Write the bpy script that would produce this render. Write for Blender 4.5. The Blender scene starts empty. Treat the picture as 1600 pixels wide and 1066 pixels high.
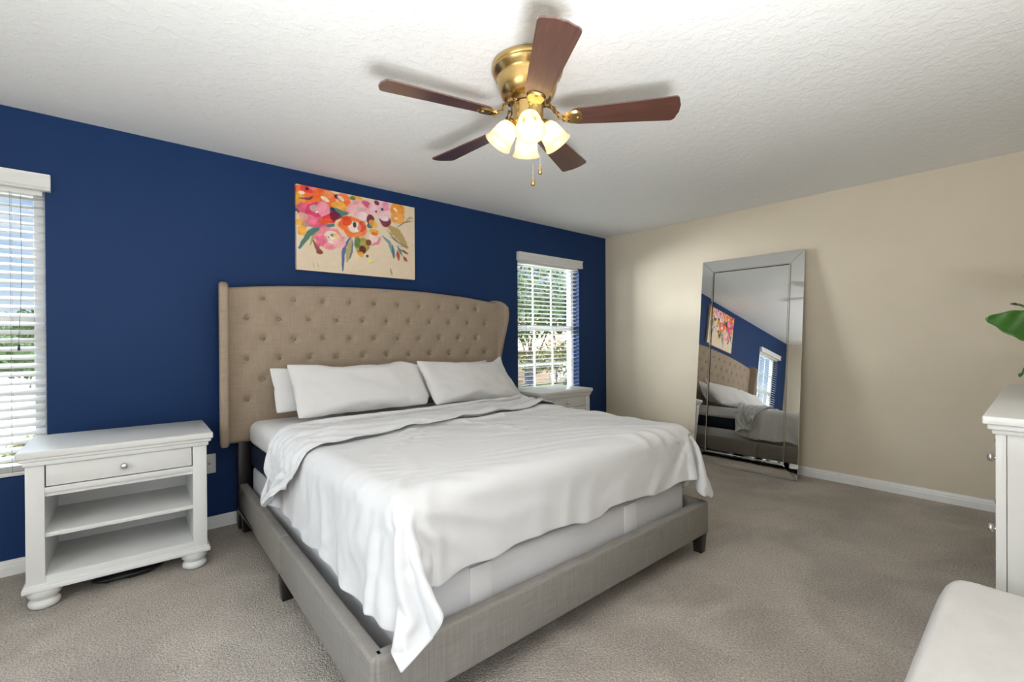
import bpy, bmesh, math, random
import numpy as np
from mathutils import Vector, Matrix, noise

C = bpy.context.scene.collection
SC = bpy.context.scene
PI = math.pi

# ------------------------------------------------------------------ camera, world, lights, exposure
CAM_H = 1.2099
yaw, pitch, roll, FPX = 0.7139, -0.0034, -0.0062, 720.566
Fv = Vector((math.sin(yaw)*math.cos(pitch), math.cos(yaw)*math.cos(pitch), math.sin(pitch)))
Rv = Vector((math.cos(yaw), -math.sin(yaw), 0)); Uv = Rv.cross(Fv)
R2 = Rv*math.cos(roll) + Uv*math.sin(roll); U2 = -Rv*math.sin(roll) + Uv*math.cos(roll)
cd = bpy.data.cameras.new('camera'); cam = bpy.data.objects.new('camera', cd); C.objects.link(cam)
M = Matrix((R2, U2, -Fv)).transposed().to_4x4(); M.translation = (0, 0, CAM_H)
cam.matrix_world = M
cd.sensor_fit = 'HORIZONTAL'; cd.sensor_width = 36; cd.lens = FPX/1600*36; cd.clip_start = .02; cd.clip_end = 500
SC.camera = cam
SC.view_settings.view_transform = 'Standard'; SC.view_settings.look = 'None'
SC.view_settings.exposure = EXPOSURE = 0.90
SC.view_settings.gamma = 1.0; SC.view_settings.use_curve_mapping = False
SC.cycles.max_bounces = 10; SC.cycles.diffuse_bounces = 6; SC.cycles.transparent_max_bounces = 16
SC.cycles.glossy_bounces = 5; SC.cycles.caustics_reflective = False; SC.cycles.caustics_refractive = False
SC.cycles.sample_clamp_indirect = 6.0
SC.cycles.use_denoising = True

def nd(nt, typ, **kw):
    n = nt.nodes.new(typ)
    for k, v in kw.items():
        if k.startswith('_'): setattr(n, k[1:], v)
        else: n.inputs[k.replace('__', ' ')].default_value = v
    return n

W = bpy.data.worlds.new('sky'); SC.world = W; W.use_nodes = True
nt = W.node_tree; nt.nodes.clear()
out = nd(nt, 'ShaderNodeOutputWorld'); bg = nd(nt, 'ShaderNodeBackground', Strength=.55)
tc = nd(nt, 'ShaderNodeTexCoord'); sep = nd(nt, 'ShaderNodeSeparateXYZ')
nt.links.new(tc.outputs['Generated'], sep.inputs[0])
rp = nd(nt, 'ShaderNodeValToRGB'); e = rp.color_ramp.elements
e[0].position = 0.0; e[0].color = (.72, .84, .95, 1); e[1].position = .22; e[1].color = (.30, .52, .88, 1)
a = rp.color_ramp.elements.new(.45); a.color = (.9, 1.05, 1.3, 1)
a = rp.color_ramp.elements.new(.6); a.color = (1, 1.1, 1.25, 1)
mp = nd(nt, 'ShaderNodeMapping'); mp.inputs['Scale'].default_value = (2, 2, 7)
nz = nd(nt, 'ShaderNodeTexNoise', Scale=1.6, Detail=6.0, Roughness=.55)
cr = nd(nt, 'ShaderNodeValToRGB'); cr.color_ramp.elements[0].position = .52; cr.color_ramp.elements[1].position = .68
mx = nd(nt, 'ShaderNodeMix', _data_type='RGBA'); mx.inputs['B'].default_value = (.95, .97, 1, 1)
zz = nd(nt, 'ShaderNodeMapRange', **{'From Min': .30, 'From Max': .62, 'To Min': 1.0, 'To Max': 7.0})
mu = nd(nt, 'ShaderNodeVectorMath', _operation='SCALE')
nt.links.new(sep.outputs['Z'], rp.inputs[0]); nt.links.new(tc.outputs['Generated'], mp.inputs[0]); nt.links.new(mp.outputs[0], nz.inputs[0])
nt.links.new(nz.outputs[0], cr.inputs[0]); nt.links.new(cr.outputs[0], mx.inputs['Factor']); nt.links.new(rp.outputs[0], mx.inputs['A'])
nt.links.new(sep.outputs['Z'], zz.inputs['Value'])
nt.links.new(mx.outputs['Result'], mu.inputs[0]); nt.links.new(zz.outputs[0], mu.inputs['Scale'])
nt.links.new(mu.outputs[0], bg.inputs['Color']); nt.links.new(bg.outputs[0], out.inputs[0])

def light(name, typ, loc, energy, color=(1, 1, 1), rot=None, **kw):
    l = bpy.data.lights.new(name, typ); l.energy = energy; l.color = color
    for k, v in kw.items(): setattr(l, k, v)
    o = bpy.data.objects.new(name, l); C.objects.link(o); o.location = loc
    if rot is not None: o.rotation_euler = rot
    return o
def aim(d):  # rotation for a lamp shining along d
    return Vector(d).to_track_quat('-Z', 'Y').to_euler()
light('sun', 'SUN', (0, -20, 30), 1.3, (1, .95, .86), aim((-.35, .75, -.9)), angle=.01)
# unseen fill lamps added at the assumed west window and beyond the south doorway
light('west_fill', 'AREA', (-1.95, .75, 1.30), 26, (.90, .95, 1.0), aim((1, 0.15, -.12)), shape='RECTANGLE', size=1.7, size_y=1.4)
light('doorway_fill', 'AREA', (.2, -1.5, 1.25), 5, (1, .97, .92), aim((.15, 1, 0)), shape='RECTANGLE', size=1.0, size_y=1.9)
# added upward fill lamp, bounced off the ceiling for more even light
light('ceiling_bounce_fill', 'AREA', (.25, -.12, .85), 56, (.965, .985, 1), aim((0.02, 0.02, 1)), shape='DISK', size=.5)
# added lamps outside, hidden from view, pushing extra light through the north windows
light('side_fill_west', 'AREA', (-4.4, 6.4, 2.0), 150, (.90, .95, 1.0), aim((3.6, -2.9, -.35)), shape='RECTANGLE', size=2.2, size_y=1.8)
light('side_fill_east', 'AREA', (1.9, 6.3, 2.0), 400, (.96, .98, 1.0), aim((1.8, -2.8, -.3)), shape='RECTANGLE', size=2.0, size_y=1.8)
light('high_fill_left', 'AREA', (-.76, 7.9, 4.3), 40, (.88, .94, 1.0), aim((0, -4.3, -3.0)), shape='RECTANGLE', size=3.0, size_y=1.6)
light('high_fill_right', 'AREA', (3.4, 7.9, 4.3), 60, (.92, .96, 1.0), aim((.1, -4.3, -3.0)), shape='RECTANGLE', size=3.0, size_y=1.6)

# ------------------------------------------------------------------ materials
def lin(r, g, b):
    f = lambda c: (c/255/12.92) if c/255 <= .04045 else ((c/255+.055)/1.055)**2.4
    return (f(r), f(g), f(b), 1)
def base(name, color, rough=.5, spec=.5, metal=0.0):
    m = bpy.data.materials.new(name); m.use_nodes = True
    b = m.node_tree.nodes['Principled BSDF']
    b.inputs['Base Color'].default_value = color if len(color) == 4 else (*color, 1)
    b.inputs['Roughness'].default_value = rough; b.inputs['Specular IOR Level'].default_value = spec
    b.inputs['Metallic'].default_value = metal
    return m, m.node_tree, b
def bump(nt, b, height, strength, dist=.01):
    n = nd(nt, 'ShaderNodeBump', Strength=strength, Distance=dist)
    nt.links.new(height, n.inputs['Height']); nt.links.new(n.outputs[0], b.inputs['Normal'])
    return n
def coords(nt, scale=(1, 1, 1), kind='Object'):
    t = nd(nt, 'ShaderNodeTexCoord'); m = nd(nt, 'ShaderNodeMapping'); m.inputs['Scale'].default_value = scale
    nt.links.new(t.outputs[kind], m.inputs[0]); return m.outputs[0]
def vary(nt, b, vec, color, amount, scale, detail=3.0):
    """small colour variation around `color`"""
    n = nd(nt, 'ShaderNodeTexNoise', Scale=scale, Detail=detail); nt.links.new(vec, n.inputs[0])
    r = nd(nt, 'ShaderNodeMapRange', **{'From Min': .3, 'From Max': .7, 'To Min': 1-amount, 'To Max': 1+amount})
    nt.links.new(n.outputs[0], r.inputs['Value'])
    s = nd(nt, 'ShaderNodeVectorMath', _operation='SCALE'); s.inputs[0].default_value = color[:3]
    nt.links.new(r.outputs[0], s.inputs['Scale']); nt.links.new(s.outputs[0], b.inputs['Base Color'])
    return n
def paint_wall(name, color, rough, bstr=.12):
    m, nt, b = base(name, color, rough, .12)
    v = coords(nt); n = vary(nt, b, v, color, .02, 3)
    n2 = nd(nt, 'ShaderNodeTexNoise', Scale=140.0, Detail=3.0); nt.links.new(v, n2.inputs[0])
    bump(nt, b, n2.outputs[0], bstr, .002); return m
def plain(name, color, rough=.4, spec=.5, metal=0.0, amount=.03, scale=12):
    m, nt, b = base(name, color, rough, spec, metal); vary(nt, b, coords(nt), color, amount, scale); return m

M_ = {}
M_['blue'] = paint_wall('navy_wall_paint', (.0125, .038, .122, 1), .5)
M_['beige'] = paint_wall('beige_wall_paint', (.66, .585, .465, 1), .55)
def ceiling_mat():
    m, nt, b = base('knockdown_ceiling', (.80, .80, .79, 1), .8, .2)
    v = coords(nt)
    n = nd(nt, 'ShaderNodeTexNoise', Scale=26.0, Detail=4.0, Roughness=.6); nt.links.new(v, n.inputs[0])
    r = nd(nt, 'ShaderNodeValToRGB'); r.color_ramp.elements[0].position = .46; r.color_ramp.elements[1].position = .56
    nt.links.new(n.outputs[0], r.inputs[0])
    bump(nt, b, r.outputs[0], .35, .003); return m
M_['ceil'] = ceiling_mat()
def carpet_mat():
    m, nt, b = base('cut_pile_carpet', (.40, .355, .31, 1), .95, .1)
    v = coords(nt)
    n1 = nd(nt, 'ShaderNodeTexNoise', Scale=110.0, Detail=5.0, Roughness=.75); nt.links.new(v, n1.inputs[0])
    n2 = nd(nt, 'ShaderNodeTexNoise', Scale=2.6, Detail=3.0, Distortion=.8); nt.links.new(v, n2.inputs[0])
    vo = nd(nt, 'ShaderNodeTexVoronoi', Scale=140.0); nt.links.new(v, vo.inputs['Vector'])
    r = nd(nt, 'ShaderNodeValToRGB'); E = r.color_ramp.elements
    E[0].position = .33; E[0].color = (.33, .29, .25, 1); E[1].position = .66; E[1].color = (.70, .64, .57, 1)
    nt.links.new(n1.outputs[0], r.inputs[0])
    p = nd(nt, 'ShaderNodeMapRange', **{'From Min': .35, 'From Max': .65, 'To Min': .86, 'To Max': 1.1}); nt.links.new(n2.outputs[0], p.inputs['Value'])
    s = nd(nt, 'ShaderNodeVectorMath', _operation='SCALE'); nt.links.new(r.outputs[0], s.inputs[0]); nt.links.new(p.outputs[0], s.inputs['Scale'])
    nt.links.new(s.outputs[0], b.inputs['Base Color'])
    ad = nd(nt, 'ShaderNodeMath', _operation='SUBTRACT'); nt.links.new(n1.outputs[0], ad.inputs[0]); nt.links.new(vo.outputs['Distance'], ad.inputs[1])
    bump(nt, b, ad.outputs[0], .9, .008); return m
M_['carpet'] = carpet_mat()
M_['trim'] = plain('white_trim_paint', (.80, .80, .79, 1), .35)
M_['furn'] = plain('white_furniture_paint', (.69, .69, .68, 1), .33, amount=.015)
M_['furn_in'] = plain('white_furniture_inside', (.74, .72, .68, 1), .45)
M_['dark'] = plain('dark_gap', (.02, .02, .02, 1), .7)
M_['black_wood'] = plain('black_stained_wood', (.016, .013, .012, 1), .35)
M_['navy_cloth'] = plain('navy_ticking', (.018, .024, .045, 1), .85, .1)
M_['chrome'] = plain('brushed_nickel', (.72, .70, .66, 1), .22, .5, 1.0)
M_['brass'] = plain('antique_brass', (.58, .40, .16, 1), .27, .5, 1.0, .05, 30)
M_['brass_dark'] = plain('dark_brass', (.30, .21, .10, 1), .35, .5, 1.0)
def linen(name, color, amount=.16, s=1.0):
    m, nt, b = base(name, color, .9, .12)
    va = coords(nt, (9*s, 9*s, 240*s)); vb = coords(nt, (240*s, 240*s, 9*s))
    na = nd(nt, 'ShaderNodeTexNoise', Scale=1.0, Detail=2.0); nb = nd(nt, 'ShaderNodeTexNoise', Scale=1.0, Detail=2.0)
    nt.links.new(va, na.inputs[0]); nt.links.new(vb, nb.inputs[0])
    ad = nd(nt, 'ShaderNodeMath', _operation='ADD'); nt.links.new(na.outputs[0], ad.inputs[0]); nt.links.new(nb.outputs[0], ad.inputs[1])
    r = nd(nt, 'ShaderNodeMapRange', **{'From Min': .75, 'From Max': 1.25, 'To Min': 1-amount, 'To Max': 1+amount}); nt.links.new(ad.outputs[0], r.inputs['Value'])
    sc = nd(nt, 'ShaderNodeVectorMath', _operation='SCALE'); sc.inputs[0].default_value = color[:3]; nt.links.new(r.outputs[0], sc.inputs['Scale'])
    nt.links.new(sc.outputs[0], b.inputs['Base Color'])
    bump(nt, b, ad.outputs[0], .25, .002); return m
M_['linen'] = linen('taupe_linen', (.335, .265, .20, 1), .10)
M_['button'] = linen('taupe_linen_button', (.25, .195, .14, 1))
M_['rail'] = linen('grey_linen', (.245, .228, .21, 1), .10)
def cotton(name, color, bs=.1, sc=22.0, rough=.75):
    m, nt, b = base(name, color, rough, .2)
    v = coords(nt); n = nd(nt, 'ShaderNodeTexNoise', Scale=sc, Detail=5.0, Roughness=.55, Distortion=.4); nt.links.new(v, n.inputs[0])
    bump(nt, b, n.outputs[0], bs, .012)
    b.inputs['Sheen Weight'].default_value = .12
    return m
M_['duvet'] = cotton('white_cotton_duvet', (.655, .66, .675, 1), .12, 9.0)
M_['pillow'] = cotton('white_pillowcase', (.70, .695, .695, 1), .22, 11.0)
M_['sheet'] = cotton('white_fitted_sheet', (.72, .72, .73, 1), .05)
M_['boxspring'] = cotton('pale_grey_ticking', (.62, .62, .64, 1), .05)
M_['patch'] = cotton('white_corner_guard', (.70, .70, .715, 1), .03)
M_['bench'] = linen('pale_grey_bench_fabric', (.66, .65, .645, 1), .05, 1.4)
def wood():
    m, nt, b = base('dark_walnut_blade', (.10, .035, .02, 1), .3, .9)
    v = coords(nt, (3, 42, 42)); n = nd(nt, 'ShaderNodeTexNoise', Scale=1.6, Detail=5.0, Distortion=1.2); nt.links.new(v, n.inputs[0])
    b.inputs['Coat Weight'].default_value = .8; b.inputs['Coat Roughness'].default_value = .3
    r = nd(nt, 'ShaderNodeValToRGB'); E = r.color_ramp.elements
    E[0].position = .3; E[0].color = (.045, .014, .009, 1); E[1].position = .75; E[1].color = (.125, .042, .026, 1)
    nt.links.new(n.outputs[0], r.inputs[0]); nt.links.new(r.outputs[0], b.inputs['Base Color'])
    bump(nt, b, n.outputs[0], .12, .003); return m
M_['wood'] = wood()
def frosted():
    m = bpy.data.materials.new('frosted_bell_glass'); m.use_nodes = True; nt = m.node_tree; nt.nodes.clear()
    o = nd(nt, 'ShaderNodeOutputMaterial'); t = nd(nt, 'ShaderNodeBsdfTranslucent', Color=(.95, .86, .70, 1)); d = nd(nt, 'ShaderNodeBsdfDiffuse', Color=(.92, .86, .74, 1))
    g = nd(nt, 'ShaderNodeBsdfGlossy', Roughness=.25); x = nd(nt, 'ShaderNodeMixShader', Fac=.35); y = nd(nt, 'ShaderNodeMixShader', Fac=.06)
    tp = nd(nt, 'ShaderNodeBsdfTransparent', Color=(1, .95, .85, 1)); w = nd(nt, 'ShaderNodeMixShader', Fac=.15)
    nt.links.new(t.outputs[0], x.inputs[1]); nt.links.new(d.outputs[0], x.inputs[2]); nt.links.new(x.outputs[0], y.inputs[1]); nt.links.new(g.outputs[0], y.inputs[2])
    nt.links.new(y.outputs[0], w.inputs[1]); nt.links.new(tp.outputs[0], w.inputs[2]); nt.links.new(w.outputs[0], o.inputs[0]); return m
M_['shade'] = frosted()
def emit(name, col, s):
    m = bpy.data.materials.new(name); m.use_nodes = True; b = m.node_tree.nodes['Principled BSDF']
    b.inputs['Base Color'].default_value = (.9, .9, .9, 1); b.inputs['Emission Color'].default_value = col; b.inputs['Emission Strength'].default_value = s; return m
M_['bulb'] = emit('lit_bulb', (1, .78, .50, 1), 8.0)
def mirror_mat(name, r=.0, col=(.93, .945, .94, 1)):
    m, nt, b = base(name, col, r, .5, 1.0); return m
M_['mirror'] = mirror_mat('mirror_glass', .0)
M_['bevel'] = mirror_mat('mirror_bevel', .04, (.80, .80, .78, 1))
def glass():
    m = bpy.data.materials.new('window_glass'); m.use_nodes = True; nt = m.node_tree; nt.nodes.clear()
    o = nd(nt, 'ShaderNodeOutputMaterial'); t = nd(nt, 'ShaderNodeBsdfTransparent', Color=(.95, .97, .97, 1)); g = nd(nt, 'ShaderNodeBsdfGlossy', Roughness=.02)
    x = nd(nt, 'ShaderNodeMixShader', Fac=.05)
    nt.links.new(t.outputs[0], x.inputs[1]); nt.links.new(g.outputs[0], x.inputs[2]); nt.links.new(x.outputs[0], o.inputs[0]); return m
M_['glass'] = glass()
def slat_mat():
    m = bpy.data.materials.new('white_blind_slat'); m.use_nodes = True; nt = m.node_tree
    b = nt.nodes['Principled BSDF']; b.inputs['Base Color'].default_value = (.70, .70, .69, 1); b.inputs['Roughness'].default_value = .4
    return m
M_['slat'] = slat_mat()
M_['cord'] = plain('grey_cord', (.25, .24, .23, 1), .7)
M_['tassel'] = plain('dark_tassel', (.04, .04, .045, 1), .5)
M_['plate'] = plain('white_plastic_plate', (.78, .77, .73, 1), .35)
M_['leaf'] = plain('glossy_green_leaf', (.028, .10, .012, 1), .28, .5, 0, .25, 9)
M_['pot'] = plain('white_glazed_pot', (.78, .78, .76, 1), .25)
M_['soil'] = plain('potting_soil', (.03, .02, .014, 1), .95, .1, 0, .3, 40)
M_['blackplastic'] = plain('black_plastic', (.008, .008, .009, 1), .35)

# ------------------------------------------------------------------ mesh helpers
def T(loc=(0, 0, 0), rot=(0, 0, 0)):
    from mathutils import Euler
    return Matrix.Translation(loc) @ Euler(rot).to_matrix().to_4x4()
def add_box(bm, x0, x1, y0, y1, z0, z1, bev=0.0, seg=2, mtx=None, taper=None):
    vs = bmesh.ops.create_cube(bm, size=1)['verts']
    for v in vs:
        tx = ty = 1.0
        if taper and v.co.z < 0: tx = ty = taper
        v.co = Vector(((x0+x1)/2+v.co.x*(x1-x0)*tx, (y0+y1)/2+v.co.y*(y1-y0)*ty, (z0+z1)/2+v.co.z*(z1-z0)))
    if bev:
        es = list({e for v in vs for e in v.link_edges})
        r = bmesh.ops.bevel(bm, geom=es, offset=bev, segments=seg, profile=.5, affect='EDGES')
        vs = list({v for f in r['faces'] for v in f.verts} | {v for v in vs if v.is_valid})
    if mtx is not None:
        bmesh.ops.transform(bm, matrix=mtx, verts=[v for v in vs if v.is_valid])
def add_lathe(bm, prof, n=32, mtx=None, cap=True):
    """profile list of (r, z)"""
    rings = []
    mtx = mtx or Matrix.Identity(4)
    for r, z in prof:
        if r < 1e-6: rings.append([bm.verts.new(mtx @ Vector((0, 0, z)))])
        else: rings.append([bm.verts.new(mtx @ Vector((r*math.cos(2*PI*k/n), r*math.sin(2*PI*k/n), z))) for k in range(n)])
    for A, B in zip(rings, rings[1:]):
        for k in range(n):
            k2 = (k+1) % n
            q = [A[k % len(A)], A[k2 % len(A)], B[k2 % len(B)], B[k % len(B)]]
            u = []
            for v in q:
                if v not in u: u.append(v)
            if len(u) >= 3: bm.faces.new(u)
    if cap:
        for R in (rings[0], rings[-1]):
            if len(R) > 2: bm.faces.new(R)
    bmesh.ops.recalc_face_normals(bm, faces=bm.faces[:])
def add_tube(bm, pts, r, n=8, cap=True):
    pts = [Vector(p) for p in pts]; rs = r if isinstance(r, (list, tuple)) else [r]*len(pts)
    rings = []
    ref = Vector((0, 0, 1))
    for i, p in enumerate(pts):
        t = (pts[min(i+1, len(pts)-1)]-pts[max(i-1, 0)]).normalized()
        if abs(t.dot(ref)) > .95: ref = Vector((1, 0, 0))
        a = t.cross(ref).normalized(); b = t.cross(a); ref = b if abs(b.dot(t)) < .5 else ref
        rings.append([bm.verts.new(p+rs[i]*(a*math.cos(2*PI*k/n)+b*math.sin(2*PI*k/n))) for k in range(n)])
    for A, B in zip(rings, rings[1:]):
        for k in range(n): bm.faces.new([A[k], A[(k+1) % n], B[(k+1) % n], B[k]])
    if cap:
        bm.faces.new(rings[0]); bm.faces.new(rings[-1])
    bmesh.ops.recalc_face_normals(bm, faces=bm.faces[:])
def add_prism(bm, prof, p0, p1, up=(0, 0, 1), cap=True):
    """sweep a 2-D profile [(outward, height)] in a straight line from p0 to p1; 'outward' is to the left of travel"""
    p0, p1, up = Vector(p0), Vector(p1), Vector(up); t = (p1-p0).normalized(); o = up.cross(t)
    A = [bm.verts.new(p0+o*a+up*b) for a, b in prof]; B = [bm.verts.new(p1+o*a+up*b) for a, b in prof]
    n = len(prof)
    for k in range(n): bm.faces.new([A[k], A[(k+1) % n], B[(k+1) % n], B[k]])
    if cap: bm.faces.new(A); bm.faces.new(B)
    bmesh.ops.recalc_face_normals(bm, faces=bm.faces[:])
def add_grid(bm, nu, nv, fn):
    g = [[bm.verts.new(fn(i/nu, j/nv)) for i in range(nu+1)] for j in range(nv+1)]
    for j in range(nv):
        for i in range(nu): bm.faces.new([g[j][i], g[j][i+1], g[j+1][i+1], g[j+1][i]])
    return g
def obj(name, bm, mat, parent=None, smooth=None, loc=None):
    me = bpy.data.meshes.new(name); bm.to_mesh(me); bm.free()
    for m in (mat if isinstance(mat, (list, tuple)) else [mat]): me.materials.append(m)
    if smooth is not None:
        me.polygons.foreach_set('use_smooth', [True]*len(me.polygons))
        if smooth < 3:
            try: me.set_sharp_from_angle(angle=smooth)
            except Exception: pass
    o = bpy.data.objects.new(name, me); C.objects.link(o)
    if parent: o.parent = parent
    if loc is not None: o.location = loc
    return o
def box_obj(name, dims, mat, parent=None, bev=0.0, seg=2, label=None):
    bm = bmesh.new(); add_box(bm, *dims, bev=bev, seg=seg)
    o = obj(name, bm, mat, parent, .6 if bev else None)
    if label: o['label'] = label
    return o
def tag(o, label, cat, group=None):
    o['label'] = label; o['category'] = cat
    if group: o['group'] = group
    return o
def thing(name, label, cat, loc=(0, 0, 0), rotz=0, group=None):
    o = bpy.data.objects.new(name, None); C.objects.link(o); o.empty_display_size = .1
    o.location = loc; o.rotation_euler = (0, 0, rotz); return tag(o, label, cat, group)
def struct(o): o['kind'] = 'structure'; return o
def copy_tree(o, parent=None):
    c = o.copy(); C.objects.link(c)
    if parent: c.parent = parent; c.matrix_parent_inverse = o.matrix_parent_inverse.copy()
    for ch in [x for x in bpy.data.objects if x.parent == o]: copy_tree(ch, c)
    return c

# ------------------------------------------------------------------ room shell
YN, XE, XW, YS, H = 3.527, 4.583, -1.65, -.36, 2.44
WT = .15
struct(box_obj('floor', (XW-.2, XE+.2, YS-1.6, YN+WT, -.12, 0), M_['carpet']))
struct(box_obj('ceiling', (XW-.2, XE+.2, YS-1.6, YN+WT, H, H+.12), M_['ceil']))
W1 = (-1.22, -.27, .505, 2.05); W2 = (3.135, 4.085, .505, 2.05); W3 = (-.1, 1.6, .6, 2.0)
def wall_with_holes(name, axis, pos, th, a0, a1, holes, mat):
    bm = bmesh.new(); holes = sorted(holes); cur = a0
    def bx(s0, s1, z0, z1):
        if s1-s0 < 1e-4 or z1-z0 < 1e-4: return
        if axis == 'y': add_box(bm, s0, s1, min(pos, pos+th), max(pos, pos+th), z0, z1)
        else: add_box(bm, min(pos, pos+th), max(pos, pos+th), s0, s1, z0, z1)
    for (h0, h1, z0, z1) in holes:
        bx(cur, h0, 0, H); bx(h0, h1, 0, z0); bx(h0, h1, z1, H); cur = h1
    bx(cur, a1, 0, H)
    return struct(obj(name, bm, mat))
wall_with_holes('wall_north', 'y', YN, WT, XW-.15, XE+.15, [W1, W2], M_['blue'])
wall_with_holes('wall_east', 'x', XE, .15, YS-1.6, YN, [], M_['beige'])
wall_with_holes('wall_west', 'x', XW, -.15, YS-1.6, YN, [W3], M_['beige'])
wall_with_holes('wall_south', 'y', YS, -.12, XW, XE, [(-.35, .75, 0, 2.05)], M_['beige'])
prof = [(0, 0), (.013, 0), (.013, .045), (.010, .052), (.010, .062), (.006, .070), (.005, .079), (0, .079)]
def baseboard(name, p0, p1):
    bm = bmesh.new(); add_prism(bm, prof, p0, p1); return struct(obj(name, bm, M_['trim']))
baseboard('baseboard_north', (XE, YN, 0), (XW, YN, 0))
baseboard('baseboard_east', (XE, YS, 0), (XE, YN, 0))
baseboard('baseboard_west', (XW, YN, 0), (XW, YS, 0))

def window(n, w, axis='y'):
    """white vinyl single-hung window set back in the wall; built facing -Y, local x along the wall"""
    x0, x1, z0, z1 = w; wd = x1-x0; zm = z0 + (1.327-.505)/(2.05-.505)*(z1-z0)
    root = bpy.data.objects.new('window_%d' % n, None); C.objects.link(root); struct(root)
    bm = bmesh.new(); f = .052
    add_box(bm, 0, f, 0, .06, z0, z1, .004); add_box(bm, wd-f, wd, 0, .06, z0, z1, .004)
    add_box(bm, f, wd-f, 0, .06, z0, z0+.05, .004); add_box(bm, f, wd-f, 0, .06, z1-.04, z1, .004)
    add_box(bm, f, wd-f, -.004, .04, zm-.026, zm+.022, .004)
    obj('window_frame', bm, M_['trim'], root, .6)
    for nm, za, zb, yy in (('upper_sash_grille', zm+.02, z1-.04, .04), ('lower_sash_grille', z0+.05, zm-.02, .018)):
        bm = bmesh.new()
        for k in (1, 2):
            xx = f+(wd-2*f)*k/3; add_box(bm, xx-.009, xx+.009, yy-.006, yy+.006, za, zb, .002)
        zc = (za+zb)/2; add_box(bm, f, wd-f, yy-.006, yy+.006, zc-.009, zc+.009, .002)
        obj(nm, bm, M_['trim'], root, .6)
    bm = bmesh.new(); add_box(bm, f, wd-f, .026, .030, z0+.04, z1-.03); obj('window_pane', bm, M_['glass'], root)
    if axis == 'y': root.location = (x0, YN+.085, 0)
    else: root.location = (XW-.085, x0, 0); root.rotation_euler = (0, 0, PI/2)
    return root
window(1, W1); window(2, W2); window(3, W3, 'x')  # third window is unseen, assumed for the light from the west

def blind(label, w, tilt, cords, zpull, lift):
    x0, x1, z0, z1 = w; wd = x1-x0; xc = (x0+x1)/2
    t = thing('window_blind', label, 'blind', (xc, YN, z0), 0)
    hw = wd/2; hh = z1-z0
    bm = bmesh.new()
    pr = [(0, -.036), (.052, -.036), (.056, -.028), (.050, -.020), (.050, .042), (.056, .050), (.050, .058), (0, .058)]
    pr = [(.0, -.030), (.040, -.030), (.046, -.022), (.040, -.012), (.036, .030), (.044, .044), (.046, .055), (.0, .055)]
    add_prism(bm, pr, (hw+.024, 0, hh), (-hw-.012, 0, hh)); obj('valance', bm, M_['slat'], t)
    box_obj('headrail', (-hw+.01, hw-.01, .006, .05, hh-.052, hh-.003), M_['slat'], t)
    bm = bmesh.new(); pitch_ = .0445; z = hh-.075; zb = .055
    while z > zb:
        m = T((0, .030, z), (tilt, 0, 0))
        prev = None
        for k in range(5):
            y = -.025+.05*k/4; c = .0022*(1-(y/.025)**2)
            q = [bm.verts.new(m @ Vector((s*(hw-.006), y, c+dz))) for s in (-1, 1) for dz in (0, .0028)]
            if prev:
                bm.faces.new([prev[0], prev[2], q[2], q[0]]); bm.faces.new([prev[1], q[1], q[3], prev[3]])
                bm.faces.new([prev[0], q[0], q[1], prev[1]]); bm.faces.new([prev[2], prev[3], q[3], q[2]])
            else: bm.faces.new([q[0], q[1], q[3], q[2]])
            prev = q
        bm.faces.new([prev[0], prev[2], prev[3], prev[1]])
        z -= pitch_
    for k in range(lift):   # spare slats resting on the bottom rail
        add_box(bm, -hw+.006, hw-.006, .004, .054, .030+k*.006, .0335+k*.006)
    bmesh.ops.recalc_face_normals(bm, faces=bm.faces[:]); obj('slats', bm, M_['slat'], t)
    box_obj('bottom_rail', (-hw+.006, hw-.006, .004, .056, .004, .026), M_['slat'], t, .004)
    for cx in cords:
        bm = bmesh.new()
        for yy in (.003, .056): add_tube(bm, [(cx, yy, .02), (cx, yy, hh-.05)], .0011, 5)
        obj('ladder_cord', bm, M_['cord'], t)
    if zpull:
        px, zt, zbot, sway = zpull
        bm = bmesh.new(); pts = []
        for k in range(13):
            u = k/12; pts.append((px+sway*math.sin(u*PI*1.6)*u*u, -.004-.006*math.sin(u*PI), zt+(zbot-zt)*u))
        add_tube(bm, pts, .0013, 6); pc = obj('pull_cord', bm, M_['tassel'], t)
        bm = bmesh.new(); add_lathe(bm, [(0, .02), (.003, .018), (.006, -.008), (.005, -.016), (0, -.018)], 10, T(pts[-1], (0, .0, 0))); obj('tassel', bm, M_['tassel'], pc, 3)
    return t
blind('white wooden slat blind half cut off by the left edge of the photo', W1, .48, (.345, -.12), (.385, 1.48, .68, .012), 5)
blind('white slat blind in the window between the headboard and the beige wall', W2, -.16, (-.30, .10, .40), (-.36, 1.30, .70, .003), 5)

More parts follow.
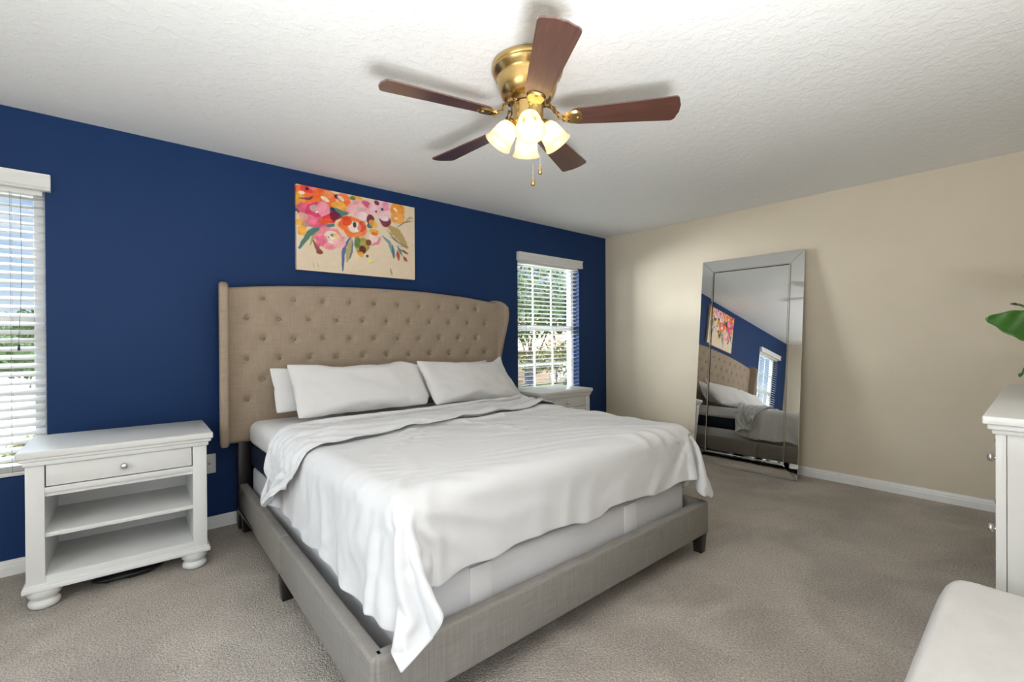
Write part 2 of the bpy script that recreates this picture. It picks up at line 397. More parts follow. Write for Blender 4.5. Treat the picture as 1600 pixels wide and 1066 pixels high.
# ------------------------------------------------------------------ bed
def shear(y): return .0265*(y-1.25)
bed = thing('bed', 'king bed frame with tufted taupe wingback headboard and grey linen rails', 'bed', (1.55, 1.25, 0))
OB = Vector((1.55, 1.25, 0))
HBY = 3.372
topx = [.50, .579, .704, .885, 1.151, 1.527, 1.964, 2.368, 2.661, 2.76]; topz = [1.545, 1.552, 1.567, 1.583, 1.598, 1.610, 1.609, 1.588, 1.558, 1.548]
buttons = []
for r in range(6):
    z = 1.488-.1316*r
    for k in range(10 if r % 2 == 0 else 11): buttons.append(((.751 if r % 2 == 0 else .655)+.1921*k, z))
BX = np.array(buttons)
def hb_point(u, v):
    x = .548+(2.712-.548)*u; zt = float(np.interp(x, topx, topz)); z = .56+(zt-.56)*v
    d2 = (BX[:, 0]-x)**2+(BX[:, 1]-z)**2
    d = .030
    ez = min(zt-z, z-.56); 
    if ez < .035: d -= .030*(1-math.sqrt(max(0, 1-((.035-ez)/.035)**2)))
    d -= float((.017*np.exp(-d2/(2*.016**2))+.007*np.exp(-d2/(2*.045**2))).sum())
    # soft pleats running along the diamond between the buttons
    for sgn in (1, -1):
        ph = ((x-.751)/.1921+sgn*(z-1.488)/(2*.1316)*1.0)
        f = abs(ph-round(ph))*.1921*.8
        d -= .0005*math.exp(-(f/.008)**2)
    d += .0012*noise.noise(Vector((x*7, z*9, 2)))
    return Vector((x, HBY-d, z))-OB
bm = bmesh.new(); NU, NV = 250, 120
g = add_grid(bm, NU, NV, hb_point)
back = {}
rim = [g[0][i] for i in range(NU+1)]+[g[j][NU] for j in range(1, NV+1)]+[g[NV][i] for i in range(NU-1, -1, -1)]+[g[j][0] for j in range(NV-1, 0, -1)]
bk = [bm.verts.new(Vector((v.co.x, 3.455-OB.y, v.co.z))) for v in rim]
for k in range(len(rim)): bm.faces.new([rim[k], bk[k], bk[(k+1) % len(rim)], rim[(k+1) % len(rim)]])
bm.faces.new(bk[::-1]); bmesh.ops.recalc_face_normals(bm, faces=bm.faces[:])
head = obj('headboard', bm, M_['linen'], bed, .9)
bt = None
for (x, z) in buttons:
    dep = HBY-.030+.0215
    if bt is None:
        bm = bmesh.new(); add_lathe(bm, [(0, .008), (.006, .0072), (.0105, .0045), (.0125, 0), (.011, -.004)], 14, T((0, 0, 0), (PI/2, 0, 0)))
        bt = obj('button', bm, M_['button'], head, 3)
    else:
        b2 = bt.copy(); C.objects.link(b2); b2.parent = head; bt_ = b2
    o = bt if (x, z) == buttons[0] else b2
    o.location = Vector((x, dep, z))-OB
def wing(x0, x1, flare):
    edge = [(3.45, .555), (3.36, .555), (3.315, .56), (3.295, .60), (3.30, .75), (3.335, .92), (3.337, 1.025), (3.312, 1.12), (3.288, 1.215), (3.259, 1.303), (3.236, 1.39), (3.230, 1.448), (3.239, 1.507), (3.275, 1.541), (3.331, 1.566), (3.388, 1.576), (3.45, 1.578)]
    if flare < 0: edge = [(3.45, .555), (3.36, .555), (3.27, .56), (3.245, .60), (3.24, .75), (3.245, .92), (3.248, 1.025), (3.246, 1.12), (3.242, 1.215), (3.238, 1.303), (3.234, 1.39), (3.230, 1.448), (3.232, 1.50), (3.245, 1.541), (3.29, 1.572), (3.36, 1.582), (3.45, 1.584)]
    bm = bmesh.new()
    def P(x, y, z): return Vector((x+flare*(3.45-y)*.13, y, z))-OB
    L = [bm.verts.new(P(x0, *p)) for p in edge]; R = [bm.verts.new(P(x1, *p)) for p in edge]
    n = len(edge)
    for k in range(n): bm.faces.new([L[k], L[(k+1) % n], R[(k+1) % n], R[k]])
    bm.faces.new(L); bm.faces.new(R[::-1]); bmesh.ops.recalc_face_normals(bm, faces=bm.faces[:])
    bmesh.ops.bevel(bm, geom=[e for e in bm.edges if len(e.link_faces) == 2 and e.calc_face_angle(0) > 1.2], offset=.016, segments=4, profile=.5, affect='EDGES')
    obj('wing', bm, M_['linen'], bed, .9)
wing(.512, .562, -1); wing(2.70, 2.748, 1)
for xa in (.605, 2.56):
    bm = bmesh.new(); add_box(bm, xa, xa+.075, 3.385, 3.45, 0, .60, .006); bmesh.ops.translate(bm, vec=-OB, verts=bm.verts[:])
    obj('headboard_post', bm, M_['black_wood'], bed, .6)
def rail_seg(bm, p0, p1, th, z0, z1, bev, inner):
    """padded rail from p0 to p1 (outer face), thickness th to the inner side"""
    p0, p1 = Vector(p0), Vector(p1); t = (p1-p0); Ln = t.length; t.normalize(); o = Vector((-t.y, t.x, 0))*inner
    vs0 = set(bm.verts)
    add_box(bm, 0, Ln, 0, th, z0, z1, bev, 4)
    for v in [v for v in bm.verts if v not in vs0]: v.co = p0+t*v.co.x+o*v.co.y+Vector((0, 0, v.co.z))
def rail(name, segs, inner, label=None):
    bm = bmesh.new()
    for s in segs: rail_seg(bm, Vector((*s[0], 0))-OB, Vector((*s[1], 0))-OB, .05, .107, .290, .013, inner)
    bmesh.ops.recalc_face_normals(bm, faces=bm.faces[:]); o = obj(name, bm, M_['rail'], bed, .9)
    return o
LX0, LX1, RX0, RX1 = .553, .612, 2.545, 2.60
def lx(y): return LX0+(LX1-LX0)*(y-1.26)/(3.40-1.26)
def rx(y): return RX0+(RX1-RX0)*(y-1.25)/(3.40-1.25)
rail('side_rail', [((lx(1.26), 1.265), (lx(2.35), 2.35)), ((lx(2.35), 2.35), (lx(3.40), 3.40))], -1)
rail('side_rail', [((rx(1.26), 1.255), (rx(2.35), 2.35)), ((rx(2.35), 2.35), (rx(3.40), 3.40))], 1)
rail('foot_rail', [((.568, 1.257), (2.545, 1.246))], 1)
bm = bmesh.new()
add_box(bm, .60, 2.52, 1.30, 3.38, .115, .135); bmesh.ops.translate(bm, vec=-OB, verts=bm.verts[:]); obj('slat_base', bm, M_['black_wood'], bed)
lg = None
for (x, y) in ((lx(2.33)+.028, 2.333), (rx(2.33)-.03, 2.333), (2.512, 1.285), (.59, 1.30), (lx(3.35)+.03, 3.33), (rx(3.35)-.03, 3.33), (1.55, 2.3), (1.55, 1.9)):
    if lg is None:
        bm = bmesh.new(); add_box(bm, -.03, .03, -.03, .03, 0, .112, .003, 2, None, .78); lg = obj('leg', bm, M_['black_wood'], bed, .6); o = lg
    else: o = lg.copy(); C.objects.link(o); o.parent = bed
    o.location = Vector((x, y, 0))-OB

bs = thing('box_spring', 'pale grey box spring low in the bed frame, showing under the duvet', 'box spring', (1.555, 2.328, .137))
box_obj('body', (-.885, .885, -.992, .99, 0, .272), M_['boxspring'], bs, .025, 4)
for xx in (-.605, .315):
    bm = bmesh.new(); add_box(bm, xx, xx+.10, -.996, -.98, .03, .262, .003); obj('corner_guard', bm, M_['patch'], bs, .6)
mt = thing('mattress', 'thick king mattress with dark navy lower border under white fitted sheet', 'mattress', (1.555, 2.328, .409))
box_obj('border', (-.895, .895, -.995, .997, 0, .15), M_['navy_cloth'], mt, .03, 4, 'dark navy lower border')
bm = bmesh.new(); add_box(bm, -.903, .903, -1.005, 1.005, .135, .292, .055, 6)
obj('fitted_sheet', bm, M_['sheet'], mt, .9)['label'] = 'white fitted sheet'

def unpack(d, meta):
    """surface heights kept as plain steps: each value is the change from its left, upper and upper-left neighbours"""
    rows, cols, step, lo = meta
    d = np.array(d, dtype=np.int64).reshape(3, rows, cols)
    q = np.cumsum(np.cumsum(d, axis=1), axis=2)
    return np.array(lo)+step*np.moveaxis(q, 0, -1)
DUVET = [[33,5,18,38,43,38,-16,8,12,17,38,-17,3,43,43,42,45,33,46,46,45,46,47,46,47,46,46,47,46,47,46,47,46,46,47,46,46,47,46,47,46,46,47,46,47,46,46,47,46,47,46,47,46,46,47,47,46,46,47,46,46,47,46,47,46,47,46,47,46,47,46,47,46,46,46,44,21,46,13,11,28,37,40,24,-32,-35,-30,-2,13,30,31,31,31],
[3,8,-23,3,-5,-2,38,-25,-5,-6,-4,26,-7,-2,0,2,0,-1,1,0,0,-1,0,0,0,0,0,0,0,0,0,-1,1,0,0,0,0,0,0,0,0,0,0,0,0,0,0,0,0,0,0,0,0,0,0,-1,1,0,0,0,0,0,0,0,0,-1,1,-1,1,-1,0,-1,1,0,0,0,4,0,5,-1,3,6,-7,-29,-5,3,22,17,18,0,1,0,0],
[9,3,13,-49,1,1,14,30,-24,-4,-15,29,-6,1,-1,-2,0,1,-1,-1,0,2,-1,0,0,0,0,-1,1,-1,1,0,0,0,0,0,0,0,0,-1,1,0,0,0,-1,1,0,0,0,0,0,-1,1,0,0,0,0,0,-1,1,0,0,0,-1,1,0,0,0,-1,1,0,0,-2,0,1,1,3,0,4,0,4,1,-17,-19,1,18,25,15,1,0,-3,-1,-7],
[19,-27,-6,29,-38,-6,1,23,27,-24,-8,2,9,0,1,1,-3,1,-1,-1,1,0,0,0,-1,1,0,0,-1,1,-1,1,-1,1,-1,1,0,-1,1,0,0,0,0,0,0,0,0,0,0,0,0,0,0,0,0,0,0,0,0,0,0,0,0,0,0,0,-1,1,0,-1,1,0,0,-1,-1,1,4,0,3,2,5,-7,-21,-10,15,33,14,-2,-14,-3,-2,3,7],
[44,-9,-18,-23,22,-8,-36,-1,23,32,-25,-19,41,-31,0,3,4,2,0,-1,0,-1,1,0,0,0,0,0,0,0,0,0,0,0,0,0,0,0,0,0,-1,1,0,0,1,-1,0,0,0,0,0,0,0,0,0,0,-1,1,1,-1,0,0,0,0,-1,1,0,0,0,0,-1,1,1,-2,0,0,4,-1,4,3,5,-19,-17,5,43,11,-8,-12,6,-3,-3,-4,-2],
[14,25,5,-9,-32,2,-5,-26,2,6,41,-31,4,7,-7,0,-1,5,-3,3,0,0,0,0,0,0,0,0,1,-1,0,0,0,0,0,-1,1,0,0,0,0,0,0,0,0,0,0,0,0,-1,1,0,0,0,-1,1,0,0,-1,1,0,-1,1,0,1,-1,0,0,0,0,0,0,0,3,-5,1,4,0,-11,21,-4,-28,-5,53,6,-14,-4,10,3,-2,-5,1,-25],
[36,-4,6,4,1,-38,-3,-5,-22,14,10,6,-17,22,-14,1,-3,5,1,0,0,0,-1,1,0,-1,1,0,-1,1,0,0,0,-1,1,0,0,0,-1,1,0,0,0,0,-1,1,0,0,0,0,0,0,-1,1,0,0,0,0,0,0,0,0,0,0,-1,1,0,0,0,0,1,-1,0,0,5,-7,5,-2,4,9,-21,-15,54,0,-13,6,7,-2,-10,3,0,-21,3],
[38,-10,3,-3,3,8,-1,-21,-19,-24,0,43,-26,3,3,-1,3,-2,3,0,0,0,0,0,0,0,0,0,0,0,0,-1,1,0,0,0,-1,1,0,0,0,0,-1,1,0,0,0,-1,1,0,0,0,0,0,0,0,0,0,0,-1,1,0,0,0,0,0,0,-1,1,1,-1,0,0,0,1,6,-5,-4,14,-6,-31,59,-7,-7,9,3,-4,-6,-2,-17,-16,-9,-11],
[42,-1,-8,-1,-5,-3,2,17,-7,-28,-29,-3,39,-28,11,-1,1,2,0,0,0,0,0,-1,1,0,-1,1,0,-1,1,0,0,0,0,0,0,0,0,0,0,0,0,0,0,0,0,0,0,0,0,0,0,0,0,0,0,-1,1,0,0,0,0,0,0,0,0,1,-1,0,0,0,0,0,-1,0,5,6,-1,-24,47,-12,3,5,-3,-10,-14,-15,-18,-11,-5,0,2],
[2,13,11,10,6,3,-2,-8,0,7,-19,-41,-3,28,-7,-1,0,0,0,0,0,1,0,0,-1,1,0,-1,1,0,0,0,0,0,-1,1,0,0,0,0,0,-1,1,0,0,-1,1,0,0,0,-1,1,0,0,0,-1,1,0,-1,1,-1,1,0,0,1,-1,0,0,0,0,0,0,1,0,0,-1,1,1,9,12,-20,12,-3,-6,-20,-19,-10,-6,1,2,0,-1,0],
[-37,0,4,9,8,-1,17,12,15,9,9,-4,-53,-3,13,1,0,0,0,0,1,-1,0,0,1,-1,1,0,0,0,0,0,0,0,0,0,0,0,0,0,0,0,0,-1,1,0,0,0,0,0,0,0,0,-1,1,0,0,0,0,0,0,0,-1,1,0,0,0,0,0,0,0,1,-1,1,0,2,0,0,-10,0,23,-21,-14,-25,-5,1,-1,1,0,-1,1,-1,1],
[-34,1,0,-2,3,16,-12,-2,-1,1,3,12,38,-28,1,1,0,1,1,0,0,0,1,0,0,0,0,0,-1,1,-1,1,0,0,0,0,0,-1,1,-1,1,0,0,0,0,0,-1,1,-1,1,0,0,0,0,0,0,0,0,0,0,0,0,0,0,0,0,0,0,0,0,0,0,0,0,1,0,1,-1,5,9,-40,-11,-5,9,7,7,7,13,-4,-1,2,1,-2],
[7,-5,-10,-6,-7,-8,7,2,4,5,6,5,-13,13,-2,0,2,-1,0,1,-1,1,-1,1,-1,1,-1,1,0,0,0,0,-1,1,0,-1,1,0,0,0,0,0,-1,1,-1,1,0,0,0,0,0,-1,1,0,0,0,0,0,0,0,0,0,0,0,-1,1,0,0,0,0,0,0,0,0,0,0,0,1,0,-9,20,4,3,3,-1,-3,-3,-10,2,-7,0,3,1],
[-1,5,8,3,3,1,-2,-1,-2,-2,-4,-8,1,2,-2,-1,0,0,0,0,0,0,0,0,0,0,0,0,0,-1,1,-1,1,-1,1,0,0,0,0,0,0,0,0,0,0,-1,1,-1,1,-1,1,0,0,0,0,0,0,0,0,0,0,0,0,0,0,0,0,0,0,0,0,0,0,0,-1,0,0,0,-1,1,-4,-8,0,1,2,4,3,-6,2,8,1,-1,2],
[-35,1,1,2,2,2,3,2,2,3,2,8,9,-1,0,0,-1,0,0,0,0,-1,1,-1,1,0,0,0,0,0,0,0,0,0,-1,1,-1,1,-1,1,-1,1,0,-1,1,0,0,0,0,0,0,0,0,0,0,0,-1,1,0,0,0,0,0,-1,1,0,0,-1,1,0,0,-1,1,-1,1,-1,0,0,1,1,-5,7,-7,-4,-2,-3,1,12,4,3,-3,-2,-2],
[22,-4,5,-1,0,-1,-1,-1,-1,-2,-2,-5,-11,3,0,0,-1,1,-1,0,0,1,-1,1,-1,0,0,0,0,0,0,0,-1,1,0,-1,1,0,0,0,0,0,0,0,0,0,0,0,0,0,0,0,0,0,-1,1,0,0,0,0,0,-1,1,0,0,-1,1,0,0,-1,1,0,-1,1,0,0,-1,0,1,-3,6,-1,3,-2,-5,-2,-5,-5,2,2,4,0,5],
[17,4,-6,-2,-2,0,-1,-1,-4,-6,-4,0,7,-2,0,0,1,-1,0,0,0,0,0,0,0,-1,1,-1,1,0,0,0,0,0,0,0,0,-1,1,0,0,0,0,0,0,0,-1,1,-1,1,-1,1,-1,1,0,0,0,0,0,0,0,0,0,0,-1,1,-1,1,-1,1,-1,1,0,-1,0,0,1,-1,0,0,-2,2,3,3,3,-7,-1,-1,-3,-1,-2,4,0],
[10,-3,-2,1,0,-2,-2,-5,-2,2,3,5,-5,0,0,1,-1,0,1,-1,0,0,0,0,0,0,0,0,0,0,-1,1,0,0,0,0,0,1,-1,-1,1,-1,1,0,0,0,0,0,1,-1,0,0,0,0,0,0,0,-1,1,-1,1,0,0,0,0,0,0,0,0,0,0,-1,1,0,-1,1,-1,1,-1,1,-1,-1,-2,2,2,9,-1,-5,-3,-2,1,-1,-1],
[6,-2,0,-1,-1,-2,-3,1,4,5,-1,-8,3,0,0,-1,0,0,0,0,1,-1,0,0,0,0,0,0,0,0,1,-1,0,0,0,1,-1,0,0,0,0,0,0,0,-1,1,0,0,-1,1,0,-1,1,0,0,0,0,0,-1,1,0,0,-1,1,0,-1,1,-1,1,-1,1,0,-1,1,0,-1,1,-1,1,0,0,-1,-2,-2,-1,-2,7,6,-1,-3,-1,-1,0],
[1,1,0,0,-2,-2,1,5,1,-8,-2,6,-1,0,0,0,0,1,-1,0,0,0,1,-1,0,1,-1,0,0,0,0,0,0,0,0,0,0,0,0,1,-1,0,0,0,0,0,0,-1,1,0,0,0,0,-1,1,-1,1,0,0,0,-1,0,1,-1,0,1,0,0,-1,1,-1,1,0,-1,1,0,-1,1,-1,0,1,1,1,-2,1,1,-9,-1,9,2,-2,0,-2],
[2,0,0,-2,-2,2,5,-3,-8,3,7,-4,0,0,0,0,1,-1,0,1,-1,0,0,0,0,0,0,0,0,1,-1,0,1,-1,1,-1,1,-1,0,0,0,0,0,0,0,0,0,0,0,-1,1,0,0,0,-1,1,-1,1,0,-1,1,0,-1,1,0,0,-1,1,0,-1,1,-1,0,1,-1,0,1,0,0,0,0,0,0,1,-3,2,7,-1,-10,4,1,0,0],
[1,0,-1,-1,2,4,-5,-7,8,6,-6,-1,0,0,0,1,-1,0,1,-1,0,1,-1,0,1,-1,0,1,-1,0,0,0,0,0,0,0,0,0,0,0,0,0,0,0,0,0,0,0,0,0,0,0,-1,1,0,0,0,0,0,0,0,0,0,0,0,-1,1,-1,1,0,-1,1,0,-1,1,0,-1,0,1,0,0,0,1,0,1,-6,-3,1,9,-4,2,0,0],
[1,0,-1,1,4,-7,-4,12,0,-9,-1,4,1,0,0,-1,0,0,0,0,1,-1,0,1,-1,0,1,-1,0,0,0,1,-1,0,0,0,0,0,0,0,0,0,0,0,0,0,0,0,0,0,0,0,0,0,0,0,0,-1,1,0,-1,1,0,-1,1,0,0,0,-1,1,0,-1,1,0,-1,1,0,0,0,0,1,0,-1,1,1,4,-6,7,-11,5,-1,1,0],
[0,0,0,3,-6,-1,11,-5,-8,3,6,-3,0,0,0,0,0,1,-1,0,0,0,1,-1,0,1,-1,0,1,-1,1,-1,0,0,0,0,0,0,0,0,0,0,0,0,0,0,0,0,0,0,-1,1,0,0,0,-1,1,0,-1,1,0,-1,1,0,0,0,-1,0,1,-1,0,1,-1,0,1,-1,0,0,0,0,1,1,-3,-1,2,-1,11,-14,9,-6,2,0,0],
[0,0,2,-3,-3,11,-7,-8,7,5,-6,2,0,0,0,0,1,-1,0,1,-1,1,-1,0,0,0,0,0,0,0,0,0,0,1,-1,0,0,0,0,0,0,0,0,0,1,-1,0,0,0,0,0,0,0,-1,1,0,0,0,0,0,0,0,0,0,-1,0,1,0,0,0,0,-1,1,0,-1,1,0,0,0,1,0,-2,6,-1,-6,4,-7,12,-7,3,-4,0,1],
[0,0,-1,-2,9,-7,-7,11,2,-6,1,0,0,0,0,1,-1,0,1,-1,0,0,0,0,1,-1,0,1,-1,0,0,0,0,0,0,0,0,0,0,0,0,0,0,0,0,0,0,1,-1,0,0,0,0,0,0,0,-1,1,0,-1,1,0,-1,1,0,0,-1,1,-1,0,1,0,-1,1,0,-1,0,0,1,1,-1,-1,-2,3,4,-9,9,-11,12,-2,-3,-2,2],
[0,0,-1,5,-5,-8,14,-1,-5,1,1,0,-1,0,1,-1,0,1,-1,0,1,-1,0,1,-1,0,0,0,0,0,0,0,0,0,0,0,0,0,0,0,0,1,-1,0,-1,1,0,0,0,0,0,-1,1,0,0,0,0,0,0,0,0,0,0,-1,1,0,0,-1,0,1,-1,0,1,-1,1,0,0,-1,1,-2,3,-2,1,0,-1,8,-15,12,-10,9,-1,-2,1],
[-1,0,3,-3,-7,16,-4,-5,1,0,0,0,1,0,-1,0,1,-1,0,1,-1,0,0,0,0,0,1,-1,0,1,-1,0,1,-1,0,1,-1,0,1,-1,0,0,0,0,1,-1,0,0,0,0,0,0,-1,1,-1,1,0,0,0,0,-1,0,1,0,-1,0,1,0,0,-1,1,0,-1,1,-1,0,0,1,-1,0,1,3,-1,0,0,-5,10,-13,8,-1,0,-1,0],
[-1,1,2,-9,12,-6,-4,2,2,1,-1,0,1,0,0,1,-1,1,0,-1,0,0,1,-1,0,0,0,0,0,0,0,0,0,0,0,0,0,0,0,0,0,0,0,0,0,0,0,0,0,0,-1,0,1,-1,1,-1,1,0,0,0,0,0,-1,1,0,0,-1,1,0,0,-1,0,0,0,0,0,1,0,-1,1,1,-5,-1,1,5,0,-3,6,-1,-2,-1,-2,3],
[0,0,-2,1,-1,-4,2,3,0,0,2,-2,1,0,1,-1,1,-1,0,1,0,0,-2,1,0,0,0,0,0,0,0,0,0,0,0,0,0,0,0,0,0,0,0,0,0,0,0,0,0,-1,1,0,0,0,0,0,-1,0,0,0,1,0,0,-1,1,0,0,-1,0,-1,1,0,1,-1,0,1,-1,0,-1,5,-5,3,-1,0,0,-1,1,3,1,-5,-2,2,2],
[-1,0,0,0,-4,1,5,-1,-1,2,1,-3,2,0,0,0,-1,1,0,-1,1,0,0,-1,0,0,0,0,1,-1,0,0,0,0,0,0,0,1,-1,0,0,0,0,0,0,0,0,0,0,0,0,0,-1,1,-1,1,0,0,0,0,-1,0,1,0,-1,1,0,-1,-1,2,-1,1,-1,0,1,-1,0,0,1,-1,-2,7,1,-2,-6,3,4,-1,0,-8,2,7,-3],
[0,0,-1,3,3,-2,-4,1,0,-4,-2,6,1,0,-1,1,0,-1,1,0,0,0,1,-1,-1,1,-1,0,-1,1,0,0,0,0,0,0,0,-1,1,0,0,0,0,0,0,0,0,0,0,0,-1,1,0,-1,1,-1,1,-1,1,0,0,0,0,0,0,0,-2,0,2,-1,1,-1,0,1,-1,0,1,-1,1,-2,6,-5,1,-2,2,5,-2,2,-12,1,10,-1,-3],
[-1,0,1,3,-3,7,-1,-4,0,-1,-3,6,-6,2,1,-1,1,0,0,0,-1,1,0,2,-1,-2,0,0,0,0,0,0,0,0,0,0,0,0,0,0,0,-1,1,0,0,0,0,0,0,0,0,-1,1,0,-1,1,0,0,-1,0,1,0,-1,1,0,-2,1,1,-1,1,-1,0,1,-1,0,1,-1,1,0,-1,1,0,-3,4,6,-3,-1,-10,0,12,1,-6,0],
[0,0,-1,2,2,-4,1,2,0,3,3,-13,5,1,-1,1,0,0,-1,1,0,-1,1,-1,3,-1,0,-2,0,0,0,0,0,0,0,0,0,0,0,0,0,1,-1,0,-1,1,0,-1,1,0,0,0,0,0,0,0,-1,0,1,0,-1,1,0,-1,-1,0,1,0,1,-1,0,1,-1,0,1,-1,0,1,-1,1,0,-4,7,5,-5,-5,-7,4,13,-1,-13,6,0],
[0,0,-1,0,-2,1,1,-1,-2,-1,0,5,3,-3,1,0,-1,1,0,-1,1,0,0,0,-1,3,-1,2,-4,0,0,0,0,0,0,0,0,0,0,0,0,0,0,0,1,-1,0,0,0,0,0,0,-1,1,0,-1,1,0,-1,1,0,-1,1,-2,0,1,0,1,-1,0,1,-1,0,1,-1,0,1,-1,-1,4,-3,8,2,-9,-8,-1,9,10,-5,-14,9,3,-3],
[-1,0,1,0,1,-2,-5,5,2,3,1,0,-10,6,0,0,0,0,0,0,0,0,-1,1,0,0,1,1,2,-5,0,1,-1,0,0,-1,1,0,0,0,0,0,0,0,0,0,0,0,0,0,0,0,0,0,0,0,-1,1,0,-1,1,0,-3,1,1,0,0,0,0,1,-1,0,1,-1,0,0,0,0,2,-1,-4,8,-9,-5,5,11,5,-9,-12,10,3,-5,2],
[0,0,0,1,0,0,0,-8,-2,-1,0,3,13,-6,0,0,1,0,0,0,0,0,0,0,0,0,0,0,2,1,-3,-1,-1,1,0,1,-1,0,0,0,0,0,0,0,0,0,0,0,0,0,-1,1,0,-1,0,1,0,-1,0,1,-1,-1,1,1,-1,1,0,-1,0,0,0,0,0,0,0,1,-1,0,2,-6,13,-16,-1,12,10,-4,-12,-7,10,3,-3,-1,3],
[0,0,0,0,2,2,3,2,-1,-4,-3,7,-12,4,2,0,-1,0,0,0,0,0,0,0,0,0,0,-1,0,3,1,-2,0,-2,0,0,0,1,-1,0,1,-1,0,1,-1,0,0,0,-2,0,2,-1,1,0,0,-1,1,0,0,-1,0,1,-1,-1,2,-1,0,0,1,-1,0,1,-1,0,1,-1,0,0,-3,10,-7,-2,16,-1,-11,-8,-1,8,2,-2,-3,7,-2],
[0,0,1,-2,-1,3,0,1,3,3,1,-15,7,2,-2,0,1,-1,0,1,-1,0,1,-1,0,0,0,0,0,-1,2,1,0,-1,-2,0,0,0,0,1,-1,0,1,-1,0,0,0,0,0,-1,1,0,-1,0,1,0,-1,0,1,0,0,-2,0,1,0,0,0,0,0,0,1,-1,1,0,-1,0,0,-1,4,-2,-8,23,-13,-8,-3,3,5,1,1,-4,8,-1,-1],
[1,-1,-1,1,-1,-4,0,0,0,-2,1,7,6,-7,2,-1,0,0,0,0,0,0,0,0,0,0,0,1,0,-1,-1,1,1,2,0,-4,1,-1,1,-1,0,1,-1,0,0,0,0,0,-1,1,-1,1,0,0,0,0,-1,1,-1,0,-1,-1,2,0,0,0,0,1,-1,0,0,0,0,0,0,0,1,1,1,-10,19,-26,0,3,6,3,1,1,-1,8,1,-4,-4],
[0,0,-1,0,1,-1,0,0,-1,2,2,4,-11,4,2,1,-1,0,1,-1,0,1,-1,0,1,-1,0,0,0,2,-1,-2,0,1,2,0,-3,1,-1,1,0,-1,0,1,-1,-1,0,1,0,0,0,-1,1,0,-1,1,-1,-1,0,1,-4,3,1,0,0,0,0,0,0,0,0,0,0,0,0,1,-1,1,-9,15,-18,19,-3,0,0,2,1,2,1,-2,-6,-3,1],
[0,0,1,2,-2,2,1,1,1,1,-2,-4,0,6,-7,1,1,0,-1,0,0,0,0,0,0,0,0,0,0,0,3,-1,-3,0,0,3,0,-2,0,-1,0,1,0,-1,2,1,-3,-2,1,0,1,0,-1,1,0,0,2,0,-4,-4,5,1,-1,0,0,0,0,0,0,1,-1,1,-1,0,1,-1,0,-6,9,-11,16,-7,7,2,1,-1,0,-3,-3,-3,-1,1,2],
[0,1,0,-2,2,1,-1,0,1,-1,0,-1,4,-7,5,-1,0,0,0,0,1,-1,0,0,0,0,1,-1,0,0,0,3,-1,0,-5,0,3,0,0,0,0,-1,1,0,-1,0,0,-2,1,1,-1,1,0,0,1,-1,1,-5,0,4,0,-1,0,1,-1,0,1,-1,0,-1,1,-1,0,0,0,-1,-4,6,-5,11,-6,-6,-1,2,4,-1,-1,0,2,1,2,3,5],
[1,-1,1,1,-1,-2,1,-1,-3,2,0,3,-2,2,3,-3,0,0,1,0,-1,0,1,0,-1,0,0,0,0,0,0,0,4,-1,1,-5,-1,0,1,0,1,0,-1,1,0,-2,0,3,0,0,0,-2,0,-1,-1,0,-2,5,3,-2,0,-1,-1,-1,0,-1,-1,0,0,0,-1,1,1,0,-2,-1,4,-2,3,0,-7,8,10,-6,-5,2,2,3,1,3,3,1,-2],
[0,1,-1,1,2,1,-1,-1,2,-3,-2,-2,4,5,-7,4,-1,0,0,0,0,1,-1,1,0,0,-1,0,-1,0,-2,0,-1,-1,3,5,-1,1,-2,-1,-1,-1,0,-2,0,1,3,0,-1,-1,0,0,0,-1,-1,0,0,0,0,0,0,0,0,0,-1,1,-1,-1,0,-1,-1,-1,-2,9,-1,1,-1,0,2,-9,10,14,-8,7,3,0,0,-2,-1,-2,-3,-3,-2],
[0,1,0,0,-1,-1,-1,0,-2,-1,0,3,3,-4,5,-2,1,-1,0,0,7,-1,-1,-1,-1,-1,0,-1,0,0,0,0,0,0,1,-1,1,-1,0,1,-1,0,0,0,0,0,-1,0,0,0,0,0,0,0,0,0,0,0,0,0,0,0,0,0,0,0,0,0,0,0,0,0,0,-2,2,1,1,1,-4,1,6,-23,-2,-1,3,7,1,2,2,1,0,0,-1],
[0,1,1,-4,-2,-5,-1,0,2,3,11,-1,0,-4,0,2,-1,1,-2,-1,0,0,0,0,0,0,0,0,0,0,0,0,0,0,0,0,0,0,0,0,0,0,0,0,0,0,0,0,0,0,7,-10,0,1,1,0,1,0,0,0,-2,1,0,-1,1,1,1,1,0,1,1,1,1,-8,-1,-1,0,0,2,12,-19,12,-1,-8,-8,-10,-4,-2,1,4,8,-1,-2],
[0,0,-2,1,-3,3,3,5,3,0,-8,-3,-3,4,2,-1,0,0,0,-1,0,0,0,0,0,0,0,-1,1,-1,1,-1,1,0,0,0,0,0,0,0,1,0,0,1,0,1,1,0,1,2,-7,12,-11,0,1,0,0,-3,-2,1,3,0,1,1,0,0,0,1,0,1,0,-1,0,0,1,-5,0,0,3,-17,22,-11,-2,4,1,3,5,-14,2,-9,-8,4,7],
[1,-1,-1,0,3,6,-1,-3,-4,-1,0,1,0,1,0,-1,1,0,0,1,-7,0,2,0,1,2,-2,-1,0,1,0,2,0,2,0,-2,-3,1,1,1,0,1,0,1,0,0,0,0,0,-1,1,-1,10,-9,-1,0,0,3,0,-2,0,0,0,1,0,-1,1,-1,0,0,1,0,1,0,-2,6,-7,0,-3,5,-13,29,2,1,0,-4,-11,-7,-9,6,1,2,2],
